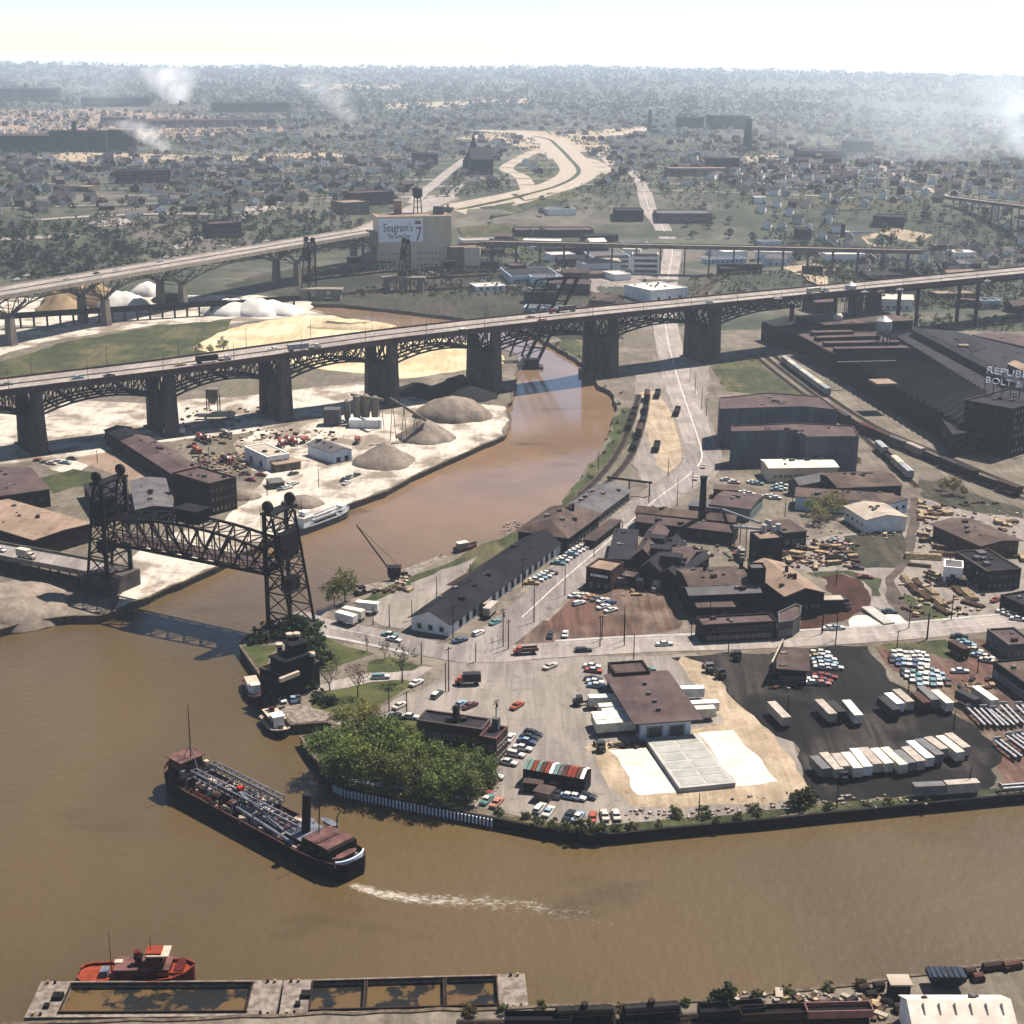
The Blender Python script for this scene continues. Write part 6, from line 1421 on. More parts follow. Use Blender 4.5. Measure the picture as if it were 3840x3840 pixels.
def trucks(reg,proto,cat,items,z=.16):
 for x,y,v,lab,grp,colors in items:
  o = proto.put(G(reg,x,y,z),heading(reg,x,y,v),lab,cat,grp)
  for c in o.children:
   n = c.name.split('.')[0]
   if n in colors: c.color = COLR[colors[n]]
   elif n in ('cab','hood','drum','cargo_box'): c.color = COLR[colors['cab']]
trucks('Q',TC,'truck',[(722,1085,(30,40),'dark truck tractor coupled in the slanting trailer row',None,{'cab': 'navy'})])
trucks('O',TC,'truck',[(690,600,(-60,3),'black truck tractor before the white trailer at the terminal',None,{'cab': 'black'}),(785,885,(20,40),'dark truck tractor at the corner of the white gravel pad',None,{'cab': 'dark grey'}),(1500,368,(30,45),'grey truck tractor at the edge of the cinder lot',None,{'cab': 'grey'}),(1560,410,(40,25),'black truck tractor on the cinder lot next to the grey one',None,{'cab': 'black'}),(1685,290,(20,40),'black truck tractor by the cross road kerb',None,{'cab': 'black'})])
trucks('N',BT,'truck',[(1440,400,(-60,2),'box truck with orange cab and dark grey box in the paved lot',None,{'cab': 'orange','hood': 'orange','cargo_box': 'dark grey'})])
trucks('N',FT,'truck',[(1765,228,(-60,4),'orange stake bed truck waiting at the crossing',None,{'cab': 'orange'})])
trucks('L',BT,'truck',[(1690,905,(-12,40),'box truck with red cab and white box in the foundry yard',None,{'cab': 'red','hood': 'red','cargo_box': 'white'}),(1790,920,(-40,30),'white box truck slanting in the foundry yard',None,{'cab': 'cream','hood': 'cream','cargo_box': 'white'}),(1835,880,(-10,40),'orange box truck behind the white one in the foundry yard',None,{'cab': 'orange','hood': 'orange','cargo_box': 'cream'}),(1578,905,(-50,10),'grey delivery truck beside the brick annex',None,{'cab': 'dark grey','hood': 'dark grey','cargo_box': 'grey'}),(815,1050,(-8,40),'dark cab truck before the freight house corner trailer',None,{'cab': 'black','hood': 'black','cargo_box': 'tan'})])
trucks('M',BT,'truck',[(445,750,(60,2),'cream delivery truck behind the casting hall',None,{'cab': 'cream','hood': 'cream','cargo_box': 'cream'}),(330,745,(10,60),'tan box truck behind the casting hall roof',None,{'cab': 'tan','hood': 'tan','cargo_box': 'tan'}),(290,1168,(60,-3),'cream panel truck at the kerb of the foundry front range',None,{'cab': 'cream','hood': 'cream','cargo_box': 'cream'}),(908,1025,(30,20),'dark truck at the end of the loading canopy',None,{'cab': 'black','hood': 'black','cargo_box': 'dark grey'})])
trucks('M',FT,'truck',[(620,690,(60,4),'cream lumber truck among the yellow boards',None,{'cab': 'cream'}),(1420,860,(50,20),'yellow lumber truck beside the kiln lean-to',None,{'cab': 'yellow'}),(870,760,(60,0),'grey lumber truck at the scrub patch',None,{'cab': 'grey'})])
trucks('K',MX,'truck',[(1590,110,(30,30),'red concrete mixer truck first in the row behind the plant office',None,{'cab': 'red','drum': 'orange'}),(1630,92,(30,30),'red concrete mixer truck second in the row behind the plant office',None,{'cab': 'red','drum': 'red'}),(1665,100,(30,30),'red concrete mixer truck third in the row behind the plant office',None,{'cab': 'red','drum': 'orange'}),(1110,150,(50,20),'orange concrete mixer truck beside the transit shed',None,{'cab': 'orange','drum': 'orange'}),(1130,75,(50,30),'red concrete mixer truck close to the white tank',None,{'cab': 'red','drum': 'red'}),(1170,90,(50,30),'dark red concrete mixer truck behind the transit shed',None,{'cab': 'dark red','drum': 'dark red'}),(1275,55,(50,10),'tan mixer truck under the high bridge',None,{'cab': 'tan','drum': 'tan'}),(1720,90,(40,-30),'orange mixer truck next to the batching plant',None,{'cab': 'orange','drum': 'orange'}),(1280,205,(50,10),'rusty orange mixer truck in the scrap yard',None,{'cab': 'orange','drum': 'rust red'})])
trucks('E',MX,'truck',[(90,1150,(20,-40),'red mixer truck by the grey gravel cone',None,{'cab': 'red','drum': 'red'})])
for reg,x,y,lab,col,v in (('D',1690,618,'long silver bus-like van truck on the high truss bridge','silver',1),('E',1240,408,'semi truck with grey box on the high truss bridge above the river','grey',-1),('F',800,312,'cream box semi truck on the high truss bridge by the factory','cream',1),('D',1170,668,'dark low semi truck on the high truss bridge near the taxi','black',1)):
 q = G(reg,x,y,35); s,t = HB.st(q); q = HB.at(s,min(19,max(2,t)),.05); an = math.atan2(HB.d.y,HB.d.x) + (0 if v > 0 else math.pi)
 o = TR.put(q,an,lab + ', its trailer','trailer',None);
 for c in o.children:
  if c.name.split('.')[0] in ('cargo_box','roof','rear_door'): c.color = COLR[col]
 q2 = q + Vector((math.cos(an),math.sin(an),0)) * 8.8; o = TC.put(q2,an,lab + ', its tractor','truck')
 for c in o.children:
  if c.name.split('.')[0] in ('cab','hood'): c.color = COLR['red' if col == 'grey' else 'white']
q = lnA.at(90,3); o = BT.put(q,math.atan2(LBd.y,LBd.x),'dark panel truck with white roof climbing the approach ramp','truck')
for c in o.children:
 if c.name.split('.')[0] in ('cab','hood','cargo_box'): c.color = COLR['cream']
for s,t,col in ((62,3,'red'),(69,5.5,'white'),(75,5,'white'),(50,8,'navy')): put_car(lnA.at(s,t,.03),math.atan2(LBd.y,LBd.x),col,'on the approach ramp to the lift bridge','cars on the approach ramp')
# ---- railway cars
def make_boxcar():
 t = thing('boxcar','boxcar','rail car')
 MB().box((0,0,2.7),(12.6,2.9,3.1)).build('car_body','matte_paint',t,local=True); MB().rings([[(x,y,z) for y,z in ((-1.5,4.25),(1.5,4.25),(0,4.6))] for x in (-6.4,6.4)]).build('roof','matte_paint',t,local=True)
 for y in (-1.48,1.48): MB().box((0,y,2.6),(2.4,.08,2.6)).build('sliding_door','matte_paint',t,local=True)
 for x in (-4.4,4.4): MB().box((x,0,.75),(2.6,2.2,.7)).build('truck_bogie','tyre',t,local=True)
 return Proto(t)
BX = make_boxcar()
def make_gondola():
 t = thing('gondola_car','gondola','rail car'); m_ = MB()
 for y in (-1.4,1.4): m_.box((0,y,2.0),(12.6,.12,1.7))
 for x in (-6.25,6.25): m_.box((x,0,2.0),(.12,2.68,1.7))
 m_.build('car_side','matte_paint',t,local=True); MB().box((0,0,1.5),(12.3,2.6,.8)).build('load','coal_pile',t,local=True)
 for x in (-4.4,4.4): MB().box((x,0,.75),(2.6,2.2,.7)).build('truck_bogie','tyre',t,local=True)
 return Proto(t)
GD = make_gondola()
def make_tank():
 t = thing('tank_car','tank car','rail car'); n = 14
 MB().rings([[(x,r * math.cos(a * 2 * math.pi / n),2.5 + r * math.sin(a * 2 * math.pi / n)) for a in range(n)] for x,r in ((-5.6,.5),(-5.2,1.25),(5.2,1.25),(5.6,.5))]).build('tank','black_steel',t,smooth=False,local=True)
 MB().cyl((0,0,3.6),(0,0,4.5),.7,n=10).build('dome','rust_steel',t,local=True); MB().box((0,0,1.15),(12,2.2,.25)).build('underframe','tyre',t,local=True)
 for y in (-1.3,1.3): MB().box((0,y,2.5),(10,.06,.06)).build('hand_rail','grey_steel',t,local=True)
 for x in (-4.2,4.2): MB().box((x,0,.75),(2.4,2.2,.7)).build('truck_bogie','tyre',t,local=True)
 return Proto(t)
TK = make_tank()
def arc(line):
 s = [0.0]
 for i in range(1,len(line)): s.append(s[-1] + (Vector(line[i][:2]) - Vector(line[i - 1][:2])).length)
 return s
def on_line(line,s,S_):
 i = max(0,min(len(line) - 2,max(k for k in range(len(S_)) if S_[k] <= max(0,s)))); f_ = (s - S_[i]) / (S_[i + 1] - S_[i]); a,b = Vector(line[i][:2]),Vector(line[i + 1][:2]); q = a.lerp(b,f_); d = b - a; return q,math.atan2(d.y,d.x)
def nearest_s(line,q):
 S_ = arc(line); k = min(range(len(line)),key=lambda i: (Vector(line[i][:2]) - q.xy).length); return S_[k]
def train(line,q0,q1,seq,where,grp,gap=13.6):
 S_ = arc(line); s0,s1 = nearest_s(line,q0),nearest_s(line,q1); n = max(1,int((s1 - s0) / gap))
 for k in range(n):
  p,col = seq[k % len(seq)]; q,an = on_line(line,s0 + gap * (k + .5),S_); nm = {BX: 'boxcar',GD: 'gondola',TK: 'tank car'}[p]
  o = p.put((q.x,q.y,.22),an,f'{col} {nm} {where}','rail car',grp)
  kk = random.uniform(.85,1.1)
  for c in o.children:
   if c.name.split('.')[0] in ('car_body','roof','sliding_door','car_side'): c.color = tuple(min(1,v * kk) for v in COLR[col][:3]) + (1,)
train(CURVE,G('F',870,985,0),G('M',1960,420,0),[(BX,'rust red'),(BX,'dark grey'),(GD,'black'),(BX,'rust red'),(BX,'brown'),(BX,'grey'),(BX,'tan'),(GD,'dark grey'),(BX,'dark grey'),(BX,'black'),(GD,'black'),(BX,'brown')],'in the freight train curving past the saw-tooth factory','freight train')
train(CURVE3,G('F',560,690,0),G('F',870,900,0),[(BX,'silver'),(BX,'cream')],'in the pale string against the factory wall','pale rail cars by the factory',13.4)
train(SPUR,G('M',1095,125,0),G('M',1330,345,0),[(BX,'silver'),(GD,'brown'),(BX,'cream')],'on the short spur behind the lumber shed','rail cars on the spur')
train(FRT[1],G('W',1222,745,0),G('W',1190,860,0),[(BX,'brown'),(GD,'dark grey'),(GD,'black')],'standing beside the pale loading strip','rail cars at the loading strip',26)
train(FRT[0],G('W',1195,780,0),G('W',1185,815,0),[(GD,'black')],'on the river bank track','rail cars on the bank track',14)
for x,y,v in ((1900,985,(-20,60)),(1790,885,(-10,50)),(1785,1185,(-10,50))):
 o = GD.put(G('E',x,y,.2),heading('E',x,y,v),('rust red' if x == 1900 else 'dark') + ' open wagon loaded with scrap on the pale loading strip' + (' beside the road' if x == 1900 else ''),'rail car','scrap wagons')
 for c in o.children:
  if c.name == 'car_side' or c.name.startswith('car_side'): c.color = COLR['rust red' if x == 1900 else 'dark grey']
for l,x0,y0,p,col,lab in ((RT[0],240,300,TK,'black','black tank car with dome, the first of two on the river track'),(RT[0],462,285,TK,'black','black tank car with dome standing ahead of its twin on the river track'),(RT[1],50,330,GD,'navy','dark blue gondola beside the tank cars'),(RT[1],815,300,GD,'navy','long navy gondola before the pink gondola'),(RT[2],1185,300,GD,'pink','faded pink gondola beside the white shed'),(RT[2],990,308,GD,'brown','brown gondola with machinery parts behind the pink gondola')):
 s = nearest_s(l,G('T',x0,y0,0)); q,an = on_line(l,s,arc(l)); o = p.put((q.x,q.y,.22),an,lab,'rail car')
 for c in o.children:
  if c.name.split('.')[0] in ('car_body','roof','sliding_door','car_side'): c.color = COLR[col]
  # ================================================================ vessels (local frame: x towards the bow, y to port, z up from the waterline)
def vessel(name,label,cat,stern,bow):
 d = bow.xy - stern.xy; c = (bow.xy + stern.xy) / 2
 return thing(name,label,cat,(c.x,c.y,-2.5),math.atan2(d.y,d.x)),d.length
def hull_mesh(L,B,stations,t,m,name='hull',deckm=None,bul=.9):
 """stations: (x fraction -0.5..0.5, half breadth fraction, deck height); returns deck outline"""
 R = []
 for fx,fb,zd in stations:
  x = fx * L; b = max(.05,fb * B / 2); R.append([(x,-b,zd),(x,-b * .97,zd * .4),(x,-b * .8,-1.2),(x,b * .8,-1.2),(x,b * .97,zd * .4),(x,b,zd)])
 mb = MB(); n = 6; o = 0
 for r in R: mb.v += r
 for k in range(len(R) - 1):
  for i in range(n - 1): mb.f.append((k * n + i,k * n + i + 1,(k + 1) * n + i + 1,(k + 1) * n + i)); mb.m.append(0)
 mb.f += [tuple(range(n)),tuple((len(R) - 1) * n + i for i in reversed(range(n)))]; mb.m += [0,0]
 mb.build(name,m,t,local=True)
 dk = MB(); k0 = 0
 for r in R: dk.v += [(r[0][0],r[0][1] * .985,r[0][2] - bul),(r[5][0],r[5][1] * .985,r[5][2] - bul)]
 for k in range(len(R) - 1): dk.f.append((2 * k,2 * k + 2,2 * k + 3,2 * k + 1)); dk.m.append(0)
 dk.build('deck',deckm or m,t,local=True)
 rl = MB()
 for sgn in (0,5):
  for k in range(len(R) - 1): rl.beam(R[k][sgn],R[k + 1][sgn],.3,.25)
 rl.build('rub_rail',deckm or m,t,local=True)
ST_SHIP = [(-.5,.45,4.6),(-.49,.62,4.5),(-.46,.82,4.4),(-.40,.95,4.2),(-.3,1,4.0),(0,1,4.0),(.3,1,4.1),(.38,.97,4.5),(.44,.85,5.2),(.475,.62,5.6),(.495,.28,5.9),(.5,.05,6.0)]
sd,SL = vessel('sand_dredger','black hulled sand dredging ship with grey gantry trusses and tall funnel under way','ship',G('R',1705,1345,-2.5),G('R',190,545,-2.5))
hull_mesh(SL,11.5,ST_SHIP,sd,'ship_black',deckm='ship_rust')
def sbox(nm,x,y,z,d,m,rz=0,par=None): return MB().box((x,y,z),d,rz).build(nm,m,par or sd,local=True)
zd = 3.1; X = lambda f_: f_ * SL
fc = MB(); fc.rings([[(X(.33),-5,zd),(X(.33),5,zd),(X(.40),4.8,zd),(X(.455),3.2,zd),(X(.48),0,zd),(X(.455),-3.2,zd),(X(.40),-4.8,zd)],[(X(.33),-5,6.4),(X(.33),5,6.4),(X(.40),4.8,6.6),(X(.455),3.2,6.8),(X(.48),0,6.9),(X(.455),-3.2,6.8),(X(.40),-4.8,6.6)]]); fc.build('forecastle','ship_black',sd,local=True)
pw = sbox('pilothouse',X(.40),.4,8.0,(5.2,6.4,3.0),'ship_rust'); MB().box((X(.40),.4,9.6),(6.2,7.4,.25)).build('roof','ship_pink',pw,local=True)
for k in range(5): MB().box((X(.40) - 2.62,-2.0 + k * 1.2,8.4),(.1,.9,1.0)).build('window','glass',pw,local=True)
for k in range(7): MB().box((X(.40) + 2.62,-2.4 + k * .9,8.4),(.1,.7,1.0)).build('window','glass',pw,local=True)
for x,y in ((.425,2.4),(.43,-1),(.445,.8),(.36,3.6),(.36,-3.8)): sbox('deck_locker',X(x),y,7.1,(1.3,1.1,1.1),random.choice(['ship_pink','cream','ship_grey']))
for k in range(9): sbox('rail_post',X(.40) + 3.0 * math.cos(k * .7),.4 + 3.6 * math.sin(k * .7),10.1,(.12,.12,1.0),'cream')
MB().cyl((X(.375),0,6),(X(.375),0,24),.22,.1,6).build('foremast','pole_wood',sd,local=True); MB().beam((X(.33),0,6),(X(.375),0,13),.18).build('mast_stay','ship_grey',sd,local=True); MB().beam((X(.44),0,7),(X(.375),0,13),.12).build('mast_stay','ship_grey',sd,local=True)
def strut_truss(x0,x1,y,z0,z1,n,nm):
 t = bpy.data.objects.new(nm,None); COL.objects.link(t); t.parent = sd; last = None
 for dy in (-.8,.8):
  for z in (z0,z1): MB().beam((x0,y + dy,z),(x1,y + dy,z),.28).build('chord','ship_grey',t,local=True)
 web = MB()
 for k in range(n + 1):
  x = x0 + (x1 - x0) * k / n
  for dy in (-.8,.8):
   web.beam((x,y + dy,z0),(x,y + dy,z1),.16)
   if k < n: web.beam((x,y + dy,z0),(x + (x1 - x0) / n,y + dy,z1),.14)
  web.beam((x,y - .8,z1),(x,y + .8,z1),.16); web.beam((x,y - .8,z0),(x,y + .8,z0),.16)
 tag(web.build('lattice','ship_grey',t,local=True),kind='stuff')
strut_truss(X(.33),X(-.06),-4.0,6.2,7.8,12,'gantry_truss'); strut_truss(X(.34),X(-.24),1.2,6.0,7.4,18,'gantry_truss')
for fx in (.32,.2,.06,-.05):
 for y in (-4.8,5.0): MB().beam((X(fx),y,zd),(X(fx),y * .82,6.4),.3).build('gantry_leg','ship_grey',sd,local=True)
 MB().beam((X(fx),-4.2,6.2),(X(fx),4.2,6.2),.3).build('gantry_cross_beam','ship_grey',sd,local=True)
MB().cyl((X(.05),3.6,5.2),(X(-.27),4.6,4.4),.45,n=10).build('suction_pipe','ship_grey',sd,local=True); MB().cyl((X(.05),2.3,5.3),(X(-.27),3.2,4.4),.5,n=10).build('suction_pipe','ship_grey',sd,local=True)
MB().beam((X(.12),.5,7.6),(X(-.2),3.6,5.6),.5).build('suction_boom','ship_grey',sd,local=True)
MB().cyl((X(.27),4.4,4.2),(X(.17),4.7,4.2),.35,n=8).build('red_pipe','tug_red',sd,local=True)
random.seed(11)
for k in range(7): sbox('hopper_hatch',X(.28 - k * .075),-.9,3.5,(3.6,6.2,1.0),'ship_rust')
for k in range(150):
 x = random.uniform(-.3,.33); y = random.choice([-1,1]) * random.uniform(.6,5.1); s = random.uniform(.5,1.6)
 sbox(random.choice(['winch','deck_crate','valve_box','ventilator']),X(x),y,(zd if abs(y + .9) > 3.2 else 4.0) + s * .5,(s * random.uniform(.7,1.6),s,s),random.choice(['cream','ship_rust','ship_grey','ship_black','ship_black','cream','ship_pink','roof_cream']),random.random())
sbox('orange_drum',X(.09),.2,7.9,(1.3,1.3,1.2),'sign_red')
MB().cyl((X(-.255),.2,zd),(X(-.268),.2,15.2),1.05,1.0,16).build('funnel','ship_black',sd,local=True); MB().cyl((X(-.268),.2,15.2),(X(-.2685),.2,15.4),.8,.8,14).build('funnel_mouth','wall_dark',sd,local=True)
ah = sbox('aft_house',X(-.37),0,4.9,(9.5,8.4,3.4),'ship_black'); MB().box((X(-.37),0,6.75),(8.0,8.0,.3)).build('roof','ship_pink',ah,local=True); MB().box((X(-.37),.6,7.0),(1.2,6,.3)).build('skylight','ship_rust',ah,local=True)
for k in range(6): MB().box((X(-.37) - 3.6 + k * 1.5,4.24,5.2),(.7,.08,.8)).build('window','glass',ah,local=True)
sbox('boiler_house',X(-.255),0,4.2,(6,7.6,2.4),'ship_black'); sbox('boiler_roof',X(-.255),0,5.5,(6.6,8,.2),'ship_grey')
for k,y in enumerate((-4.8,-4.6)):
 x = X(-.33 + .09 * k); MB().beam((x,-4.8,5),(x,-5.0,9),.22).build('davit','ship_black',sd,local=True); MB().beam((x,-5.0,9),(x + .4,-6.4,9.8),.2).build('davit','ship_black',sd,local=True)
MB().rings([[(X(-.285) + a * 3.1 * (1 if s else .8),-5.4 + b * (.9 if s else .5),5.6 + s) for a,b in ((-1,0),(-.6,1),(.6,1),(1,0),(.6,-1),(-.6,-1))] for s in (0,.9)]).build('lifeboat','ship_grey',sd,local=True)
MB().rings([[(X(-.452) + a * .9 * (1 if s else .6),b * 3.4 * (1 if s else .8),4.0 + s) for a,b in ((0,-1),(1,-.6),(1,.6),(0,1),(-1,.6),(-1,-.6))] for s in (0,1.0)]).build('work_boat','ship_pink',sd,local=True)
for x,y,s in ((-.44,3,.8),(-.47,-2,.7),(-.46,1.5,.6),(-.43,-3.6,.9),(-.2,3.6,1.2),(-.22,-3.4,1.1),(-.3,4.6,1.0),(-.2,4.8,.8)): sbox('bollard_post',X(x),y,4.0 + s * .4,(s,s,s),random.choice(['cream','ship_pink','ship_grey']))
MB().cyl((X(-.325),.3,6),(X(-.335),.3,21),.15,.08,6).build('aftermast','pole_wood',sd,local=True)
sg_ = MB()
for k in range(8):
 a0 = -1.15 + k * .29; sg_.beam((X(-.455) - 2.4 * math.cos(a0),4.6 * math.sin(a0),4.3),(X(-.455) - 2.4 * math.cos(a0 + .29),4.6 * math.sin(a0 + .29),4.3),.35,1.3)
sg_.build('stern_bulwark','wall_blue',sd,local=True)
# wake: foam patches trailing from the stern
wl_ = smooth_line([G('R',1640,1400,-2.5),G('W',740,1690,-2.5),G('W',830,1700,-2.5),G('W',960,1705,-2.5),G('W',1080,1725,-2.5),G('W',1180,1745,-2.5),G('W',1215,1738,-2.5)],1.0); nl = len(wl_)
fo = bpy.data.materials.new('wake_foam'); fo.use_nodes = True; n = fo.node_tree.nodes; l = fo.node_tree.links; MATS['wake_foam'] = fo; pb = n['Principled BSDF']; pb.inputs['Base Color'].default_value = L3(238,226,208); pb.inputs['Roughness'].default_value = .9
ge = n.new('ShaderNodeNewGeometry'); at = n.new('ShaderNodeAttribute'); at.attribute_name = 'foam'; mpp = n.new('ShaderNodeMapping'); mpp.inputs['Scale'].default_value = (.55,1.3,1); mpp.inputs['Rotation'].default_value = (0,0,.12); l.new(ge.outputs['Position'],mpp.inputs[0])
nz = n.new('ShaderNodeTexNoise'); nz.inputs['Scale'].default_value = .8; nz.inputs['Detail'].default_value = 9; nz.inputs['Roughness'].default_value = .72; nz.inputs['Distortion'].default_value = 1.5; l.new(mpp.outputs[0],nz.inputs['Vector'])
ad = n.new('ShaderNodeMath'); ad.operation = 'MULTIPLY_ADD'; l.new(at.outputs['Fac'],ad.inputs[0]); ad.inputs[1].default_value = .34; l.new(nz.outputs['Fac'],ad.inputs[2]); mr = n.new('ShaderNodeMapRange'); mr.inputs[1].default_value = .66; mr.inputs[2].default_value = .86; mr.inputs[4].default_value = .62; l.new(ad.outputs[0],mr.inputs[0])
ts = n.new('ShaderNodeBsdfTransparent'); mx = n.new('ShaderNodeMixShader'); l.new(mr.outputs[0],mx.inputs[0]); l.new(ts.outputs[0],mx.inputs[1]); l.new(pb.outputs[0],mx.inputs[2]); l.new(mx.outputs[0],n['Material Output'].inputs['Surface'])
wk = MB(); fv_ = []; nv = 9
for i in range(nl):
 u = i / (nl - 1); wd = 1.5 + 5.0 * u ** .7; T = (wl_[min(nl - 1,i + 1)] - wl_[max(0,i - 1)]).normalized()
 for k in range(nv):
  v = 2 * k / (nv - 1) - 1; wk.v.append((wl_[i].x - T.y * v * wd,wl_[i].y + T.x * v * wd,-2.44)); fv_.append((1 - abs(v) ** 1.6) * (1 - u) ** .55 * min(1,u * 30 + .4) * (1.0 if u < .25 else .85))
for i in range(nl - 1):
 for k in range(nv - 1): wk.f.append((i * nv + k,(i + 1) * nv + k,(i + 1) * nv + k + 1,i * nv + k + 1)); wk.m.append(0)
wo = wk.build('wake_foam','wake_foam'); at_ = wo.data.attributes.new('foam','FLOAT','POINT'); at_.data.foreach_set('value',fv_); tag(wo,'pale foam wake churned behind the sand dredger','foam',kind='stuff')
# ---- tugboat
tg,TL = vessel('tugboat','red tugboat with cream visored wheelhouse alongside the mud barges','tugboat',G('S',232,228,-2.5),G('S',650,224,-2.5))
hull_mesh(TL,7.2,[(-.5,.35,2.0),(-.48,.65,1.9),(-.42,.9,1.8),(-.2,1,1.8),(.15,1,2.0),(.32,.92,2.5),(.43,.62,3.0),(.49,.2,3.4),(.5,.05,3.5)],tg,'tug_red',deckm='orange',bul=.5)
def tbox(nm,x,y,z,d,m,par=None): return MB().box((x * TL,y,z),d).build(nm,m,par or tg,local=True)
dh = tbox('deckhouse',.06,0,2.5,(TL * .46,4.4,2.2),'tug_red'); tbox('deckhouse_roof',.06,0,3.7,(TL * .48,4.8,.2),'ship_pink')
whs = tbox('wheelhouse',.17,0,5.0,(3.4,3.2,2.5),'tug_red'); tbox('visor',.20,0,6.4,(4.4,3.8,.35),'cream'); tbox('top_deck',.16,0,6.75,(3.2,2.8,.35),'orange')
for k in range(4): MB().box((.17 * TL - 1.3 + k * .9,-1.62,5.5),(.65,.06,.8)).build('window','glass',whs,local=True)
for k in range(3): MB().box((.17 * TL + 1.72,-1 + k,5.5),(.06,.75,.8)).build('window','glass',whs,local=True)
MB().cyl((.02 * TL,0,3.6),(.01 * TL,0,6.6),.75,.7,12).build('funnel','tug_red',tg,local=True); tbox('funnel_band',.02,0,5.4,(1.6,1.6,.5),'sign_black')
MB().cyl((-.22 * TL,0,1.8),(-.22 * TL,0,11),.1,.05,6).build('aft_mast','pole_wood',tg,local=True); MB().cyl((.13 * TL,0,6.5),(.13 * TL,0,10),.08,.05,6).build('radar_mast','pole_wood',tg,local=True)
tbox('raft_canister',-.16,.6,3.4,(1.6,1.2,1.2),'cream'); tbox('towing_winch',-.28,0,2.0,(1.6,2,1.2),'ship_grey'); tbox('fore_bulwark',.38,0,3.2,(1.6,4.2,.6),'tug_red'); tbox('tow_beam',.3,-2.3,2.9,(5,.3,.7),'orange')
for k in range(6): tbox('tyre_fender',-.3 + k * .12,-3.65,1.0,(.9,.25,.9),'tyre')
tbox('blue_drum',.02,-2.0,2.6,(.7,.5,1.3),'blue_steel')
# ---- mud barges
def scow(label,a,b,wd,wells,m='ship_pink',flip=False):
 t,L = vessel('mud_barge',label,'barge',a,b); m_ = MB(); m_.box((0,0,.05),(L,wd,1.5)); m_.build('hull','rust_steel',t,local=True)
 ed = sorted(wells); xs = [-L / 2] + [v * L for w_ in ed for v in w_] + [L / 2]
 for i in range(0,len(xs),2):
  if xs[i + 1] - xs[i] > .05: MB().box(((xs[i] + xs[i + 1]) / 2,0,1.45),(xs[i + 1] - xs[i],wd,1.3)).build('deck','dock_wood',t,local=True)
 for x0,x1 in ed:
  for s in (-1,1): MB().box(((x0 + x1) / 2 * L,s * (wd / 2 - .55),1.45),((x1 - x0) * L,1.1,1.3)).build('side_deck','dock_wood',t,local=True)
  MB().box(((x0 + x1) / 2 * L,0,1.0),((x1 - x0) * L - .05,wd - 2.25,.5)).build('mud_load','sludge',t,local=True)
  for s in (-1,1): MB().box(((x0 + x1) / 2 * L,s * (wd / 2 - 1.15),2.3),((x1 - x0) * L + .5,.25,.55)).build('coaming','rust_steel',t,local=True)
  for x in (x0,x1): MB().box((x * L,0,2.3),(.25,wd - 2.3,.5)).build('coaming','rust_steel',t,local=True)
 for x in (-.47,-.44,.44,.47):
  for s in (-1,1): MB().cyl((x * L,s * (wd / 2 - .7),2.0),(x * L,s * (wd / 2 - .7),2.7),.28,n=8).build('bollard',random.choice(['lumber','rust_steel']),t,local=True)
 for k in range(9): MB().cyl((L * (-.4 + .1 * k),wd / 2 + .2,.6),(L * (-.4 + .1 * k),wd / 2 + .55,.6),.55,n=10).build('fender','tyre',t,local=True)
 MB().box((-.4 * L,.3,2.5),(2.0,1.8,.9)).build('winch','black_steel',t,local=True); MB().box((-.43 * L,-2.6,2.4),(1.0,1.2,.7)).build('winch','black_steel',t,local=True)
 return t
zb_ = -.4
scow('mud barge with one long well of grey sludge, moored beside the red tug',G('S',62,296,zb_),G('S',952,291,zb_),11.6,[(-.37,.38)])
scow('mud barge with three divided wells, moored ahead of the single-well barge',G('S',962,291,zb_),G('S',1850,266,zb_),11.6,[(-.38,-.165),(-.155,.16),(.17,.38)])
# ---- small craft at the timber deck
def workboat(label,a,b,wd,hullm,deckm,cabins,nm='workboat',st=None):
 t,L = vessel(nm,label,'boat',a,b); hull_mesh(L,wd,st or [(-.5,.6,1.6),(-.47,.85,1.6),(-.3,1,1.6),(.1,1,1.7),(.3,.85,2.0),(.42,.5,2.4),(.5,.06,2.8)],t,hullm,deckm=deckm,bul=.3)
 for nm2,x,y,z,d,m in cabins: MB().box((x * L,y,z),d).build(nm2,m,t,local=True)
 return t
workboat('cream decked fireboat with white cabins moored by the timber deck',G('N',312,600,-2.5),G('N',405,712,-2.5),6.0,'ship_black','cream',[('cabin',-.12,0,2.6,(8,3.6,2.2),'ship_pink'),('cabin_roof',-.12,0,3.8,(8.6,4.2,.2),'cream'),('wheelhouse',.08,0,3.2,(3,3,3),'wall_white'),('wheelhouse_roof',.08,0,4.8,(3.6,3.6,.2),'roof_white'),('water_monitor',.28,0,2.4,(1,1,1.4),'ship_grey'),('funnel',-.25,0,4.4,(1.2,1.2,1.6),'tug_red'),('stern_locker',-.4,0,2.0,(2,2.6,1.0),'cream')],'fireboat')
workboat('old white cabin boat with red deck moored under the sooty bridge house',G('N',200,400,-2.5),G('N',262,525,-2.5),5.0,'ship_black','ship_rust',[('cabin',-.1,0,2.5,(7,3.2,2.2),'wall_white'),('cabin_roof',-.1,0,3.7,(7.6,3.6,.2),'cream'),('wheelhouse',.12,0,2.9,(2.4,2.4,2.6),'wall_white'),('wheelhouse_roof',.12,0,4.3,(2.8,2.8,.2),'roof_white'),('deck_box',-.38,0,2.0,(1.6,2,.9),'ship_pink')],'cabin_boat')
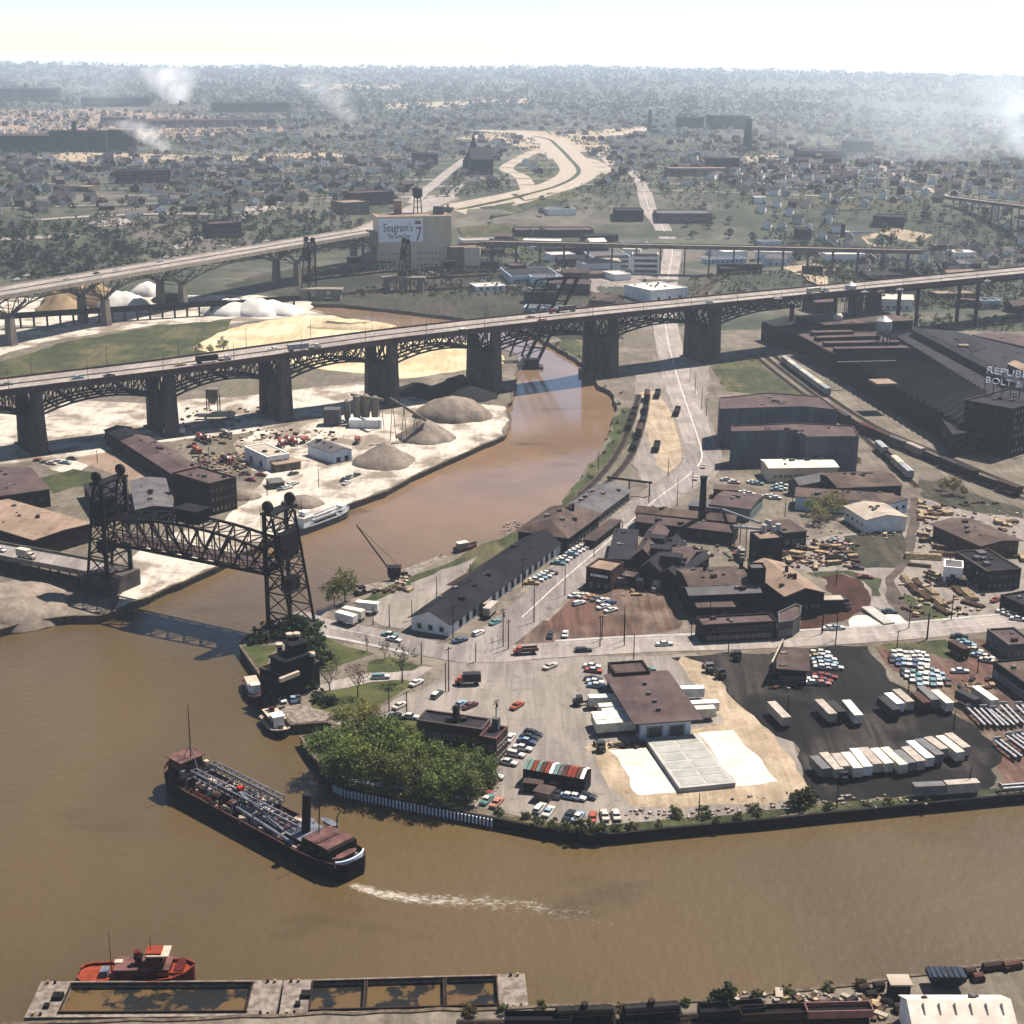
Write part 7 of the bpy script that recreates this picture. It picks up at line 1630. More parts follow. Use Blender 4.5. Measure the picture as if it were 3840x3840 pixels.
gbt = workboat('grey and white suction boat with pipework moored at the pale quay',G('U',1530,420,-2.5),G('U',1800,318,-2.5),8.0,'wall_grey','silver',[('deckhouse',-.34,0,4.4,(6,5,3.4),'wall_white'),('deckhouse_roof',-.34,0,6.2,(6.6,5.6,.2),'roof_white'),('wheelhouse',-.33,0,7.2,(3,3.4,2.0),'wall_white'),('fore_house',.38,0,4.2,(3,3,2.2),'wall_white'),('hatch',0,0,3.1,(12,5,.8),'roof_grey')],'suction_boat',[(-.5,.6,3.0),(-.47,.9,2.9),(-.3,1,2.8),(.2,1,2.8),(.35,.85,3.1),(.45,.5,3.6),(.5,.06,3.9)])
for y in (-2.6,0,2.6): MB().cyl((-9,y,4.4),(11,y,4.4),.3,n=8).build('deck_pipe','silver',gbt,local=True)
MB().cyl((-12,0,6),(-12,0,14),.15,.08,6).build('mast','pole_wood',gbt,local=True)
cbg = scow('rusty flat deck barge moored along the grassy bank behind the freight house',G('L',330,850,-.4),G('L',620,738,-.4),9,[])
workboat('small launch with cream cabin beyond the crane barge',G('L',640,715,-2.5),G('L',765,690,-2.5),3.4,'ship_rust','ship_rust',[('cabin',-.15,0,2.6,(4,2.4,1.8),'cream'),('cabin_roof',-.15,0,3.6,(4.4,2.8,.2),'roof_white')],'launch')
scow('low scrap laden scow beside the white trailers',G('L',90,925,-.6),G('L',375,870,-.6),6,[])
cq = G('L',300,848,.4); cr = thing('crane','rust red derrick crane with raised dark boom on the scow','crane',cq)
MB().box((cq.x,cq.y,.9),(4,3,1.0)).build('turntable','black_steel',cr); MB().box((cq.x,cq.y,2.7),(4.6,3.2,2.6)).build('cab','rust_steel',cr); MB().box((cq.x,cq.y,4.1),(5,3.6,.25)).build('cab_roof','roof_dark',cr)
bt2 = G('L',168,690,0); zz = zat(Vector((bt2.x * .97,bt2.y * .97,0)),'L',168,690); tip = Vector((cq.x - 13,cq.y + 1,19));
for dy in (-.5,.5): member('boom',(cq.x - 1.5,cq.y + dy,2.6),tip + Vector((0,dy * .3,0)),.3,.3,'black_steel',cr)
for k in range(1,12): p = Vector((cq.x - 1.5,cq.y,2.6)).lerp(tip,k / 12); member('boom_lacing',p + Vector((0,-.45,0)),Vector((cq.x - 1.5,cq.y,2.6)).lerp(tip,(k + .8) / 12) + Vector((0,.4,0)),.12,.12,'black_steel',cr)
member('boom_cable',(cq.x + 2,cq.y,4),tip,.12,.12,'black_steel',cr)
# ================================================================ poles
def make_pole(arms):
 t = thing('utility_pole','utility pole','utility pole'); MB().cyl((0,0,-.5),(0,0,10),.19,.12,7).build('shaft','pole_wood',t,local=True)
 for k in range(arms): MB().box((0,0,9.5 - .8 * k),(2.6,.14,.16)).build('crossarm','pole_wood',t,local=True)
 if arms == 2: MB().cyl((.35,0,7.2),(.35,0,8.3),.3,n=8).build('transformer','grey_steel',t,local=True)
 return Proto(t)
POLE = [make_pole(k) for k in range(3)]
def poles(reg,where,items):
 for x,y,yt,k in items:
  b = G(reg,x,y); h = max(6,min(17,zat(b,reg,x,yt) - b.z)); lab = ('bare wooden pole','wooden utility pole with one crossarm','wooden utility pole with two crossarms and transformer')[k]
  POLE[k].put(b,random.uniform(-.5,.5) + .6,f'{lab} {where}','utility pole','poles ' + where,(1,1,h / 10))
poles('L','along the wide main road',[(1090,1110,900,0),(1265,960,780,0),(1430,740,640,0),(1590,640,535,1),(915,1205,1030,2),(945,1208,1090,0),(1740,430,340,0),(1850,280,180,0),(1900,450,290,0)])
poles('L','around the freight house',[(1025,912,745,1),(632,1198,1015,1),(783,1020,930,0),(540,990,850,0),(730,870,780,1),(440,1140,1050,0),(400,1095,985,0),(272,1135,1005,0),(180,1120,1040,0),(1455,240,140,0),(975,880,800,0),(1628,420,340,1)])
poles('L','at the edge of the red dirt lot',[(1475,1208,1070,1),(1600,1212,1010,0),(1555,700,580,1)])
poles('N','by the road crossing',[(1178,290,160,0),(1332,442,190,1),(1315,440,280,0),(1485,275,170,0),(1640,190,20,0),(1670,205,40,1)])
poles('N','near the willow lawn',[(995,555,400,0),(1095,572,440,1),(1600,640,490,2)])
poles('O','along the cross road',[(790,220,15,1),(950,215,0,0),(1012,302,135,0),(1635,262,110,0),(1390,182,80,0)])
poles('O','on the river bank grass',[(1440,1342,1185,0)])
poles('Q','along the cross road by the cinder lot',[(690,212,0,0),(600,136,0,0),(1095,232,130,1),(1290,176,0,1)])
poles('Q','among the parked trailers',[(1170,522,430,1),(372,692,540,0),(1467,770,650,0),(697,1282,1130,0),(1625,395,310,1),(1567,1180,1010,0)])
poles('M','at the lumber yard',[(620,452,345,2),(578,512,410,0),(868,900,855,1),(790,1172,1000,0),(868,1208,1000,1),(1280,1142,990,0),(1385,1202,1040,0),(1520,1092,950,0),(1505,860,730,1),(55,345,240,0),(150,1192,980,0)])
poles('K','on the west bank',[(162,632,545,1),(20,500,420,1),(1805,345,240,0),(1512,390,340,0),(1185,200,110,0),(552,205,150,0),(255,680,650,0)])
poles('F','along the roadside by the slate warehouses',[(70,870,740,0),(107,960,830,0),(133,1000,900,1),(40,800,720,0)])
# ---- park railing
rl = thing('park_railing','blue iron railing with white posts under the willows','railing',G('N',660,812,0)); rp = GL('N',[(655,808),(770,958),(1010,996),(1200,1024),(1400,1058)],0)
for i in range(len(rp) - 1):
 a,b = rp[i],rp[i + 1]; n = max(2,int((b - a).length / 3.2))
 for z in (.55,1.05): member('rail',a + Vector((0,0,z)),b + Vector((0,0,z)),.12,.12,'wall_blue',rl)
 for k in range(n): q = a.lerp(b,k / n); member('post',q + Vector((0,0,-.2)),q + Vector((0,0,1.25)),.22,.22,'wall_white',rl)
 # ================================================================ vegetation
def leaf_cloud(n,rx,rz,clumps,size,cz,droop=0.0,seed=0,hollow=.45):
 rg = np.random.RandomState(seed); C = []
 while len(C) < clumps:
  v = rg.uniform(-1,1,3)
  d = np.linalg.norm(v)
  if hollow < d < 1 and v[2] > -.75: C.append(v * (1 + .18 * rg.randn()))
 C = np.array(C); idx = rg.randint(0,clumps,n); P = C[idx] * [rx,rx,rz] + rg.randn(n,3) * [rx * .16,rx * .16,rz * .14]
 if droop: P[:,2] -= droop * rg.rand(n) * np.clip(np.hypot(P[:,0],P[:,1]) / rx,0,1)
 P[:,2] += cz
 u = rg.randn(n,3); u[:,2] *= .6; u /= np.linalg.norm(u,axis=1)[:,None]; w_ = rg.randn(n,3); v = np.cross(u,w_); v /= np.linalg.norm(v,axis=1)[:,None]
 s = size * rg.uniform(.55,1.3,n)[:,None]; u *= s; v *= s * rg.uniform(.5,1,n)[:,None]
 V = np.stack([P - u - v * .3,P + v,P + u - v * .2,P - v],1).reshape(-1,3)
 return V
def cloud_mesh(name,V,m='leaves'):
 n = len(V) // 4; me = bpy.data.meshes.new(name); me.vertices.add(len(V)); me.vertices.foreach_set('co',V.astype(np.float32).ravel()); me.loops.add(n * 4); me.loops.foreach_set('vertex_index',np.arange(n * 4,dtype=np.int32))
 me.polygons.add(n); me.polygons.foreach_set('loop_start',np.arange(0,n * 4,4,dtype=np.int32)); me.polygons.foreach_set('loop_total',np.full(n,4,np.int32)); me.update(calc_edges=True); me.materials.append(MATS[m]); return me
def branches(mb,p,d,L,r,lev,rg):
 q = p + d * L; mb.cyl(p,q,r,r * .62,5 if lev else 4,caps=False)
 if lev == 0: return
 for k in range(3 if lev > 1 else 4):
  a = rg.uniform(0,6.28); nd = (d + Vector((math.cos(a),math.sin(a),.25)) * rg.uniform(.5,.9)).normalized(); branches(mb,p.lerp(q,rg.uniform(.65,1)),nd,L * rg.uniform(.6,.8),r * .55,lev - 1,rg)
def make_tree(nm,leaves,rx,rz,clumps,size,h,lev,droop=0,seed=0,tr=.32,hollow=.45):
 t = thing(nm,nm,'tree'); rg = random.Random(seed); mb = MB(); branches(mb,Vector((0,0,-.4)),Vector((.04,.02,1)).normalized(),h * .36,tr,lev,rg); mb.build('trunk','bark',t,local=True)
 o = bpy.data.objects.new('crown',cloud_mesh('crown',leaf_cloud(leaves,rx,rz,clumps,size,h - rz,droop,seed,hollow))); COL.objects.link(o); o.parent = t
 return Proto(t)
def trees(reg,protos,where,kind,items,grp,col,cat='tree',z=None):
 for i,(x,y,s) in enumerate(items):
  p = protos[i % len(protos)]; o = p.put(G(reg,x,y,z),random.uniform(0,6.3),f'{kind} {where}',cat,grp,(s * random.uniform(.92,1.08),s * random.uniform(.92,1.08),s))
  c = tuple(v * random.uniform(.82,1.2) for v in col[:3]) + (1,)
  for ch in o.children_recursive:
   if ch.name.startswith(('crown','foliage')): ch.color = c
GREEN = L3(144,160,84); OLIVE = L3(128,130,76); PALE = L3(176,164,106); DARKG = L3(84,106,64); GREYB = L3(118,108,94)
WIL = [make_tree('willow_tree',3600,5.5,4.9,32,.33,11.5,3,2.2,s) for s in (1,2,3)]
for wh_,it in (('at the quay corner of the grove',[(690,880,1),(800,950,1.02),(830,820,1.05),(720,960,.75)]),('in the middle of the quay grove',[(960,850,1.08),(1100,910,1.0),(1040,800,.9)]),('leaning over the blue railing of the grove',[(970,990,.95),(1120,1030,.95),(1280,1065,.9)]),('of the grove next to the parked red cars',[(1430,1060,.8),(1510,985,.8)]),('of the grove below the brick station',[(1250,960,.95),(1390,985,.85)])):
 trees('N',WIL,wh_,'leafy green willow tree',it,'willows ' + wh_,GREEN)
trees('N',WIL,'standing behind the grove near the driveway','yellow-green willow tree',[(770,690,.75),(880,660,.7)],'smaller willows',L3(170,172,92))
BARE = [make_tree('bare_tree',260,2.8,2.8,26,.22,8.5,4,0,s,.2) for s in (11,12)]
trees('N',BARE,'on the lawn beside the driveway','budding bare tree',[(818,475,1.15),(660,440,1.1),(1070,395,1.4),(970,265,.8),(870,215,.7),(700,320,.6)],'bare lawn trees',GREYB)
BUD = [make_tree('budding_tree',1100,3.6,3.4,36,.3,9,3,.3,s,.22) for s in (21,22)]
trees('M',BUD,'between the lumber store and the white warehouse','pale budding tree',[(820,520,1.25),(770,555,.9),(880,500,1.0),(730,500,.8)],'budding trees at the lumber store',PALE)
trees('M',BUD,'beside the freight train','young yellow-green tree',[(1530,385,.9),(1470,360,.6),(975,245,.8),(1590,400,.5)],'young trees by the tracks',L3(148,144,78))
trees('L',BUD,'on the bank beside the white trailers','pale spring tree',[(20,985,1.2),(-40,1010,1.0)],'spring trees by the trailers',L3(140,140,76))
trees('D',BUD,'at the edge of the sand field','grey-green budding tree',[(1265,640,1.1),(1120,645,.8),(1190,650,.7)],'trees by the sand field',PALE)
def make_bush(seed):
 t = thing('bush','bush','bush'); mb = MB(); branches(mb,Vector((0,0,-.2)),Vector((0,0,1)),.7,.07,1,random.Random(seed)); mb.build('stem','bark',t,local=True)
 o = bpy.data.objects.new('foliage',cloud_mesh('foliage',leaf_cloud(420,1.5,1.2,16,.24,1.1,0,seed,.2))); COL.objects.link(o); o.parent = t; return Proto(t)
BSH = [make_bush(s) for s in (31,32,33)]
trees('N',BSH,'crowding the lift bridge tower foot','dark green ivy bush',[(270,150,2.0),(330,135,2.2),(390,130,2.2),(450,115,2.6),(520,120,3.0),(560,170,2.8),(580,230,2.4),(230,170,1.4),(600,300,1.8),(640,260,1.4),(540,440,1.6),(600,500,1.6),(660,520,1.5)],'bushes at the bridge foot',DARKG,'bush')
trees('O',BSH,'along the sheet pile wall','scrubby green bush',[(300,1350,.9),(380,1385,.9),(480,1410,1.1),(560,1430,1.0),(640,1440,1.3),(720,1440,1.6),(800,1445,1.2),(900,1430,.8),(1000,1420,.9),(1290,1335,1.2),(1480,1340,1.1),(1560,1380,.8),(1700,1360,.9),(1830,1330,.8),(130,1320,.8),(1180,1400,.7)],'bank bushes',OLIVE,'bush')
trees('Q',BSH,'beside the gravel pad corner','round bright green bush',[(470,1260,2.3),(430,1290,1.4)],'round bushes',L3(104,120,56),'bush'); trees('Q',BSH,'below the parked trailers','scrubby bank bush',[(640,1290,1),(150,1300,.9),(900,1270,.7),(1300,1235,.7),(1040,1255,.8)],'trailer bank bushes',OLIVE,'bush')
trees('T',BSH,'alone on the near track bank','upright dark green bush',[(745,250,2.2)],None,L3(70,96,46),'bush'); trees('T',BSH,'on the near bank beside the tracks','low scrubby bush',[(1290,165,.9),(30,262,.8),(340,262,.7),(600,240,.7),(880,212,.8),(1000,200,.9),(-250,282,1),(-120,270,.8),(1160,180,.8)],'near bank bushes',OLIVE,'bush')
rb = [bk['U'][k] for k in range(30,len(bk['U']) - 40,4)]
for k,q in enumerate(rb[:60]):
 o = BSH[k % 3].put((q.x + random.uniform(1,5),q.y - random.uniform(1,5),0),k,'small scrub bush on the earth bank of the river','bush','river bank scrub',(random.uniform(.4,.9),) * 3)
 for ch in o.children:
  if ch.name.startswith('foliage'): ch.color = OLIVE
  # rubble along the quay
rbm = MB(); random.seed(3)
for k in range(420):
 reg,x,y = random.choice([('O',random.uniform(850,1932),random.uniform(1330,1400)),('Q',random.uniform(0,1300),random.uniform(1210,1300)),('T',random.uniform(750,1400),random.uniform(195,250)),('M',random.uniform(560,1200),random.uniform(560,640)),('L',random.uniform(900,1250),random.uniform(540,600)),('K',random.uniform(1150,1350),random.uniform(180,260))])
 if reg in 'OQ' : y -= (x / 1932) * (60 if reg == 'O' else 20)
 q = G(reg,x,y,0); s = random.uniform(.25,.9); rbm.box((q.x,q.y,s * .3),(s,s * random.uniform(.6,1.4),s * .8),random.random() * 3)
tag(rbm.build('rubble','rubble'),'pale broken stone rubble scattered along the banks','rubble',kind='stuff')
# small debris of the yards: crates, drums, offcuts
dbm = MB(); random.seed(61)
for reg,x0,x1,y0,y1,cnt in (('M',560,1000,640,800,150),('M',1330,1900,430,700,130),('M',1230,1700,840,1080,110),('K',1090,1400,150,280,150),('K',1420,1900,20,80,50),('L',1560,1932,860,960,40),('D',1000,1500,950,1180,90),('O',850,1080,850,890,25),('Q',250,460,440,500,18),('Q',1500,1900,440,520,30),('L',80,390,860,940,60),('T',950,1450,200,300,60),('M',0,300,560,760,40),('M',1000,1200,560,620,40)):
 for k in range(cnt):
  q = G(reg,random.uniform(x0,x1),random.uniform(y0,y1),0)
  if not inpoly(q.x,q.y,RIVER): s_ = random.uniform(.4,1.5); dbm.box((q.x,q.y,s_ * .3),(s_ * random.uniform(.7,2.6),s_,s_ * .7),random.random() * 3,random.randrange(6))
tag(dbm.build('yard_debris',['lumber','rust_steel','roof_cream','black_steel','old_lumber','ship_rust']),'scattered crates, drums and scrap in the industrial yards','debris',kind='stuff')
# ---- lumber
def stack(nm,lab,reg,x,y,v,L,rows,layers,m,r=0,bw=.5,bh=.35):
 q = G(reg,x,y,.1); an = heading(reg,x,y,v); t = thing(nm,lab,'timber stack',q,an)
 for l in range(layers):
  for k in range(rows - (l if r else 0)):
   yy = (k - (rows - 1) / 2) * bw * 1.06 + (l * bw * .5 if r else 0); dx = random.uniform(-.25,.25)
   o = bpy.data.objects.new('log' if r else 'board',LOGM[m] if r else unit_beam(m)); COL.objects.link(o); o.parent = t
   o.matrix_local = Matrix(((0,0,L,-L / 2 + dx),(bw,0,0,yy),(0,bh if not r else bw,0,.25 + l * (bh if not r else bw * .85)),(0,0,0,1)))
LOGM = {m: MB().cyl((0,0,0),(0,0,1),.5,n=7).mesh('log',m) for m in ('old_lumber','lumber')}
random.seed(21)
spots = [(515,735),(560,700),(600,760),(640,720),(690,690),(700,770),(740,700),(770,690),(790,715),(650,755),(590,690),(750,805),(850,780),(900,700),(930,720),(960,745),(870,690),(1345,440),(1370,460),(1400,470),(1390,500),(1440,470),(1360,500),(1480,480),(1500,500),(1350,520),(1410,520),(1440,500),(1780,545),(1820,560),(1860,545),(1820,585),(1380,650),(1420,670),(1450,690),(1900,740),(1925,755),(1360,620),(810,690),(530,765)]
for k,(x,y) in enumerate(spots):
 wh_ = 'beside the black works tower' if x < 1000 and y > 600 else 'at the end of the open lumber shed' if x < 1600 else 'behind the open lumber shed'
 tone,m = random.choice([('fresh yellow','lumber'),('fresh yellow','lumber'),('weathered brown','old_lumber')])
 q = (f'{tone} lumber stack {wh_}')
 stack('lumber_stack',q,'M',x,y,random.choice([(50,8),(55,-4),(20,40)]),random.uniform(3.5,5.5),random.randint(3,5),random.randint(2,4),m)
 bpy.data.objects[-1] if False else None
for k,(x,y,v,L,n,l) in enumerate(((1360,745,(60,3),13,7,4),(1470,730,(60,3),9,6,3),(1340,790,(60,6),8,4,2),(1270,880,(30,40),9,6,3),(1310,930,(34,40),9,6,3),(1370,970,(40,36),9,7,3),(1450,1000,(40,34),8,6,3),(1470,1045,(50,30),8,5,2),(1560,935,(44,40),8,5,2),(1620,960,(44,40),10,7,3),(1640,1010,(50,14),8,5,2),(1330,890,(30,40),7,5,2),(1410,940,(40,30),6,5,2))):
 stack('log_pile',('long pile of squared brown logs behind the kiln road' if y < 800 else 'pile of brown logs in the fenced log yard') if k % 3 else ('stack of pale fresh logs in the log yard' if y > 800 else 'broad pile of long logs beside the scrub patch'),'M',x,y,v,L,n,l,'old_lumber' if k % 3 else 'lumber',1,.55)
for o in list(COL.objects):
 if o.name.startswith(('lumber_stack','log_pile')): o['group'] = 'stacked timber: ' + o['label']
 # concrete ramp slab on rubble pad
q0,q1 = G('M',1040,1030,.4),G('M',1170,1115,.4); cs = thing('concrete_slab','tilted pale concrete slab lying on the rubble pad','slab',(q0.x,q0.y,0)); MB().beam(q0 + Vector((0,0,.6)),q1,4,.5).build('slab_piece','concrete_new',cs)
# ---- near bank: white shed, hut, machinery
wsb = gable('white_metal_shed','big white corrugated shed with dark skylight slits beside the tracks','shed',rect3('T',(1500,330),(1900,330),(1850,205),5),5,7.5,'wall_white','roof_white',0 if True else 1,.4)
for k in range(6): q = G('T',1540 + k * 62,268,6.6); MB().beam((q.x,q.y - 1.4,zat(Vector((q.x,q.y,0)),'T',1540 + k * 62,285) - .15),(q.x,q.y + 1.4,zat(Vector((q.x,q.y,0)),'T',1540 + k * 62,268) + .9),.35,.12).build('skylight','wall_grey',wsb.o)
flat('pump_hut','small hut with pale rounded roof standing by the near bank','hut',rect3('T',(1412,158),(1488,158),(1482,122),4),4,'wall_dark','roof_cream',over=.3)
cq = G('T',1620,165,0); hp = thing('blue_hopper','blue steel hopper machine with ladder frame on the near bank','hopper',cq); MB().rings([[(cq.x + a * 3.6 * k,cq.y + b * 1.8 * k,z) for a,b in ((-1,-1),(1,-1),(1,1),(-1,1))] for z,k in ((.3,.6),(2.2,1),(3.2,1))]).build('hopper_body','blue_steel',hp)
for k in range(6): member('ladder_bar',(cq.x - 3 + k * 1.1,cq.y + 1.9,3.2),(cq.x - 3 + k * 1.1,cq.y - 1.9,3.4),.2,.2,'blue_steel',hp)
random.seed(4)
for k,(x,y) in enumerate(((1720,125),(1750,145),(1790,105),(1820,100),(1870,100),(1900,95),(1330,215),(1300,190),(1360,180),(1440,265))):
 q = G('T',x,y,0); t = thing('scrap_machine',('rusty red scrap machine part' if k % 2 else 'brown rusted winding drum') + (' behind the blue hopper' if x > 1600 else ' among the stones by the pump hut'),'scrap',q,group='scrap machinery on the near bank')
 MB().cyl(q + Vector((-1.0,0,.8)),q + Vector((1.0,.3,.9)),.9,n=10).build('drum',random.choice(['rust_steel','ship_rust','black_steel']),t); MB().box((q.x,q.y,.5),(2.6,1.2,1.0),random.random()).build('frame',random.choice(['rust_steel','brick_dark']),t)
 # yard clutter beneath the high bridge: tanks and hoppers
for x,y,L,lab in ((1225,1015,9,'long white storage tank lying under the high bridge'),(985,1110,5,'short white storage tank beside the high bridge pier')):
 q = G('D',x,y,0); t = thing('storage_tank',lab,'tank',q); MB().cyl((q.x - L,q.y,2.4),(q.x + L,q.y + 2,2.4),1.5,n=12).build('tank_shell','roof_white',t); [MB().box((q.x + e * L * .6,q.y + 1 + e,.5),(.8,2,1.4)).build('saddle','concrete',t) for e in (-1,1)]
q = G('D',1210,980,0); hb_ = thing('gravel_hopper','pale gravel hopper tower with chute below the high bridge','hopper',q)
MB().rings([[(q.x + a * k,q.y + b * k,z) for a,b in ((-1,-1),(1,-1),(1,1),(-1,1))] for z,k in ((5,1),(9,3),(13,3))]).build('bin','pale_steel',hb_); [member('leg',(q.x + a * 2.8,q.y + b * 2.8,-.3),(q.x + a * 2.8,q.y + b * 2.8,10),.5,.5,'grey_steel',hb_) for a in (-1,1) for b in (-1,1)]
# ================================================================ the far city
random.seed(42)
RAMPS = []
for pts in ([(1000,366),(985,335),(955,318),(985,298),(1010,285)],[(1070,335),(1140,325),(1120,305),(1085,295),(1060,283)],[(1030,262),(1100,262),(1190,250),(1215,243)],[(780,385),(810,355),(850,322),(880,300)],[(960,280),(1040,272),(1110,280)]): RAMPS += smooth_line(gl(pts),25)
ROADS = [(p.x,p.y,16) for p in RAMPS] + [(p.x,p.y,30) for p in FW] + [(p.x,p.y,14) for p in MAIN if p.y > 900] + [(F2.at(s).x,F2.at(s).y,30) for s in range(0,int(F2L),20)]
def clear(x,y,r=0):
 for a,b,w_ in ROADS:
  if abs(x - a) < w_ + r and abs(y - b) < w_ + r: return False
 return True
def make_house(v):
 wd,L,e,rg = ((8,11,6,9),(9,9,6.5,9.5),(8,14,4.5,7))[v]; mb = MB(); p = [(-wd / 2,-L / 2),(wd / 2,-L / 2),(wd / 2,L / 2),(-wd / 2,L / 2)]
 mb.prism(p,-2,e,top=False); mb.add([(-wd / 2,-L / 2,e),(wd / 2,-L / 2,e),(0,-L / 2,rg)],[(0,1,2)]); mb.add([(wd / 2,L / 2,e),(-wd / 2,L / 2,e),(0,L / 2,rg)],[(0,1,2)])
 o = bpy.data.objects.new('house',mb.mesh('house','matte_paint')); COL.objects.link(o)
 k = .5; r = MB(); r.add([(-wd / 2 - k,-L / 2 - k,e - .5),(0,-L / 2 - k,rg + .1),(0,L / 2 + k,rg + .1),(-wd / 2 - k,L / 2 + k,e - .5),(wd / 2 + k,-L / 2 - k,e - .5),(wd / 2 + k,L / 2 + k,e - .5)],[(0,1,2,3),(1,4,5,2)])
 ro = bpy.data.objects.new('roof',r.mesh('roof','matte_paint')); COL.objects.link(ro); ro.parent = o; co = MB().box((1,1,rg + .1),(.9,.9,2.2)).build('chimney','brick_dark',ro,local=True); return Proto(o)
HOU = [make_house(v) for v in range(3)]
WALLC = [('white',(.75,.73,.70,1),8),('cream',(.62,.54,.42,1),4),('grey',(.34,.33,.32,1),3),('brown',L3(108,84,72),3),('tan',L3(170,146,122),3),('brick red',L3(128,78,64),1)]
ROOFC = [('dark',L3(78,72,74)),('brown',L3(108,86,76)),('slate',L3(64,64,74)),('pale grey',L3(140,130,124))]
def district(x,y): return 'on the rise beyond the arched viaduct' if x < -120 else 'beside the freeway beyond the grain elevator' if x < 60 and y > 1480 else 'beyond the thin trestle viaduct' if x < 330 else 'among the trees past the railway mound'
def spots_grid(x0,x1,y0,y1,an,sx,sy,keep,test):
 out = []; c,s = math.cos(an),math.sin(an); cx,cy = (x0 + x1) / 2,(y0 + y1) / 2; R = max(x1 - x0,y1 - y0)
 n = int(R / min(sx,sy)) + 2
 for i in range(-n,n):
  for j in range(-n,n):
   u,v = i * sx + random.uniform(-2,2),j * sy + random.uniform(-3,3); x,y = cx + u * c - v * s,cy + u * s + v * c
   if x0 < x < x1 and y0 < y < y1 and random.random() < keep and test(x,y) and abs(x) < .36 * y and clear(x,y,6): out.append((x,y,an + random.choice([0,math.pi / 2])))
 return out
toe = lambda x: 1220 + 260 * sm(-420,-60,x)
hs = spots_grid(-900,-110,1380,2300,.42,15,32,.30,lambda x,y: y > toe(x) + 210 and y < 2250)
hs += spots_grid(-60,330,1780,2600,.2,15,36,.16,lambda x,y: True)
hs += spots_grid(250,900,1240,2300,-.3,15,32,.40,lambda x,y: (x > 290 or y > 1560) and not (abs(x - 420) < 80 and abs(y - 1560) < 60))
random.shuffle(hs); hs.sort(key=lambda h: h[1]); L_ = [h for h in hs if h[0] < -100]; R_ = [h for h in hs if h[0] >= -100]; ind,rest = L_[:150] + R_[:148],L_[150:] + R_[148:]
for x,y,an in ind:
 nm,col,_ = random.choices(WALLC,[w_[2] for w_ in WALLC])[0]; d_ = district(x,y)
 rn,rc = random.choice(ROOFC); o = HOU[random.randrange(3)].put((x,y,terrain(x,y)),an,f'{nm} gabled house with {rn} roof {d_}','house','houses ' + d_); k = random.uniform(.85,1.05); o.color = tuple(v * k for v in col[:3]) + (1,); o.children[0].color = rc
 # the rest of the roofs as one mass
far = spots_grid(-1300,1500,2250,4200,.25,18,42,.16,lambda x,y: True)[:2600] + rest
fm = MB()
for x,y,an in far:
 z = terrain(x,y); L,wd,h = random.uniform(9,15),random.uniform(8,10),random.uniform(4,7); c,s = math.cos(an),math.sin(an); mi = random.choice([0,0,1,1,2,3])
 T = lambda u,v,zz: (x + u * c - v * s,y + u * s + v * c,z + zz)
 fm.add([T(-wd / 2,-L / 2,-2),T(wd / 2,-L / 2,-2),T(wd / 2,L / 2,-2),T(-wd / 2,L / 2,-2),T(-wd / 2,-L / 2,h),T(wd / 2,-L / 2,h),T(wd / 2,L / 2,h),T(-wd / 2,L / 2,h),T(0,-L / 2,h + 3),T(0,L / 2,h + 3)],[(0,1,5,8,4),(1,2,6,5),(2,3,7,9,6),(3,0,4,7)],mi)
 fm.add([T(-wd / 2,-L / 2,h),T(wd / 2,-L / 2,h),T(wd / 2,L / 2,h),T(-wd / 2,L / 2,h),T(0,-L / 2,h + 3),T(0,L / 2,h + 3)],[(0,4,5,3),(4,1,2,5)],random.choice([4,5]))
tag(fm.build('distant_houses',['wall_white','wall_tan','wall_grey','brick_dark','roof_dark','roof_brown']),'far-off mass of small house roofs','houses',kind='stuff')
# trees one can tell apart
FT_ = [make_tree('tree',170,3.4,3.4,18,.75,8.5,1,0,s,.25,.3) for s in (51,52,53)]
TC_ = [('grey-brown bare',GREYB),('olive budding',L3(104,104,72)),('fresh green',L3(100,116,64)),('dark green',L3(62,78,52))]
ti = []
while len(ti) < 285:
 y = 1180 + 900 * random.random() ** 1.5; x = random.uniform(-.36,.36) * y
 if (x < -150 and y > toe(x) - 10) or (x > 230 and y > 1050 and not (300 > y - 1000 > 0 and x < 260)) or y > 1500:
  if clear(x,y,3) and min((abs(x - h[0]) + abs(y - h[1]) for h in hs),default=99) > 7: ti.append((x,y))
for x,y in ti:
 nm,col = random.choices(TC_,[3,4,3,3])[0]; d_ = district(x,y)
 if x < -150 and y < toe(x) + 170: nm,col,d_ = 'dark green',TC_[3][1],'on the wooded slope behind the arched viaduct'
 s = random.uniform(.7,1.4); o = random.choice(FT_).put((x,y,terrain(x,y)),random.random() * 6,f'{nm} tree {d_}','tree','trees ' + d_,(s,s,s * random.uniform(.85,1.15)))
 for ch in o.children:
  if ch.name.startswith('crown'): ch.color = col
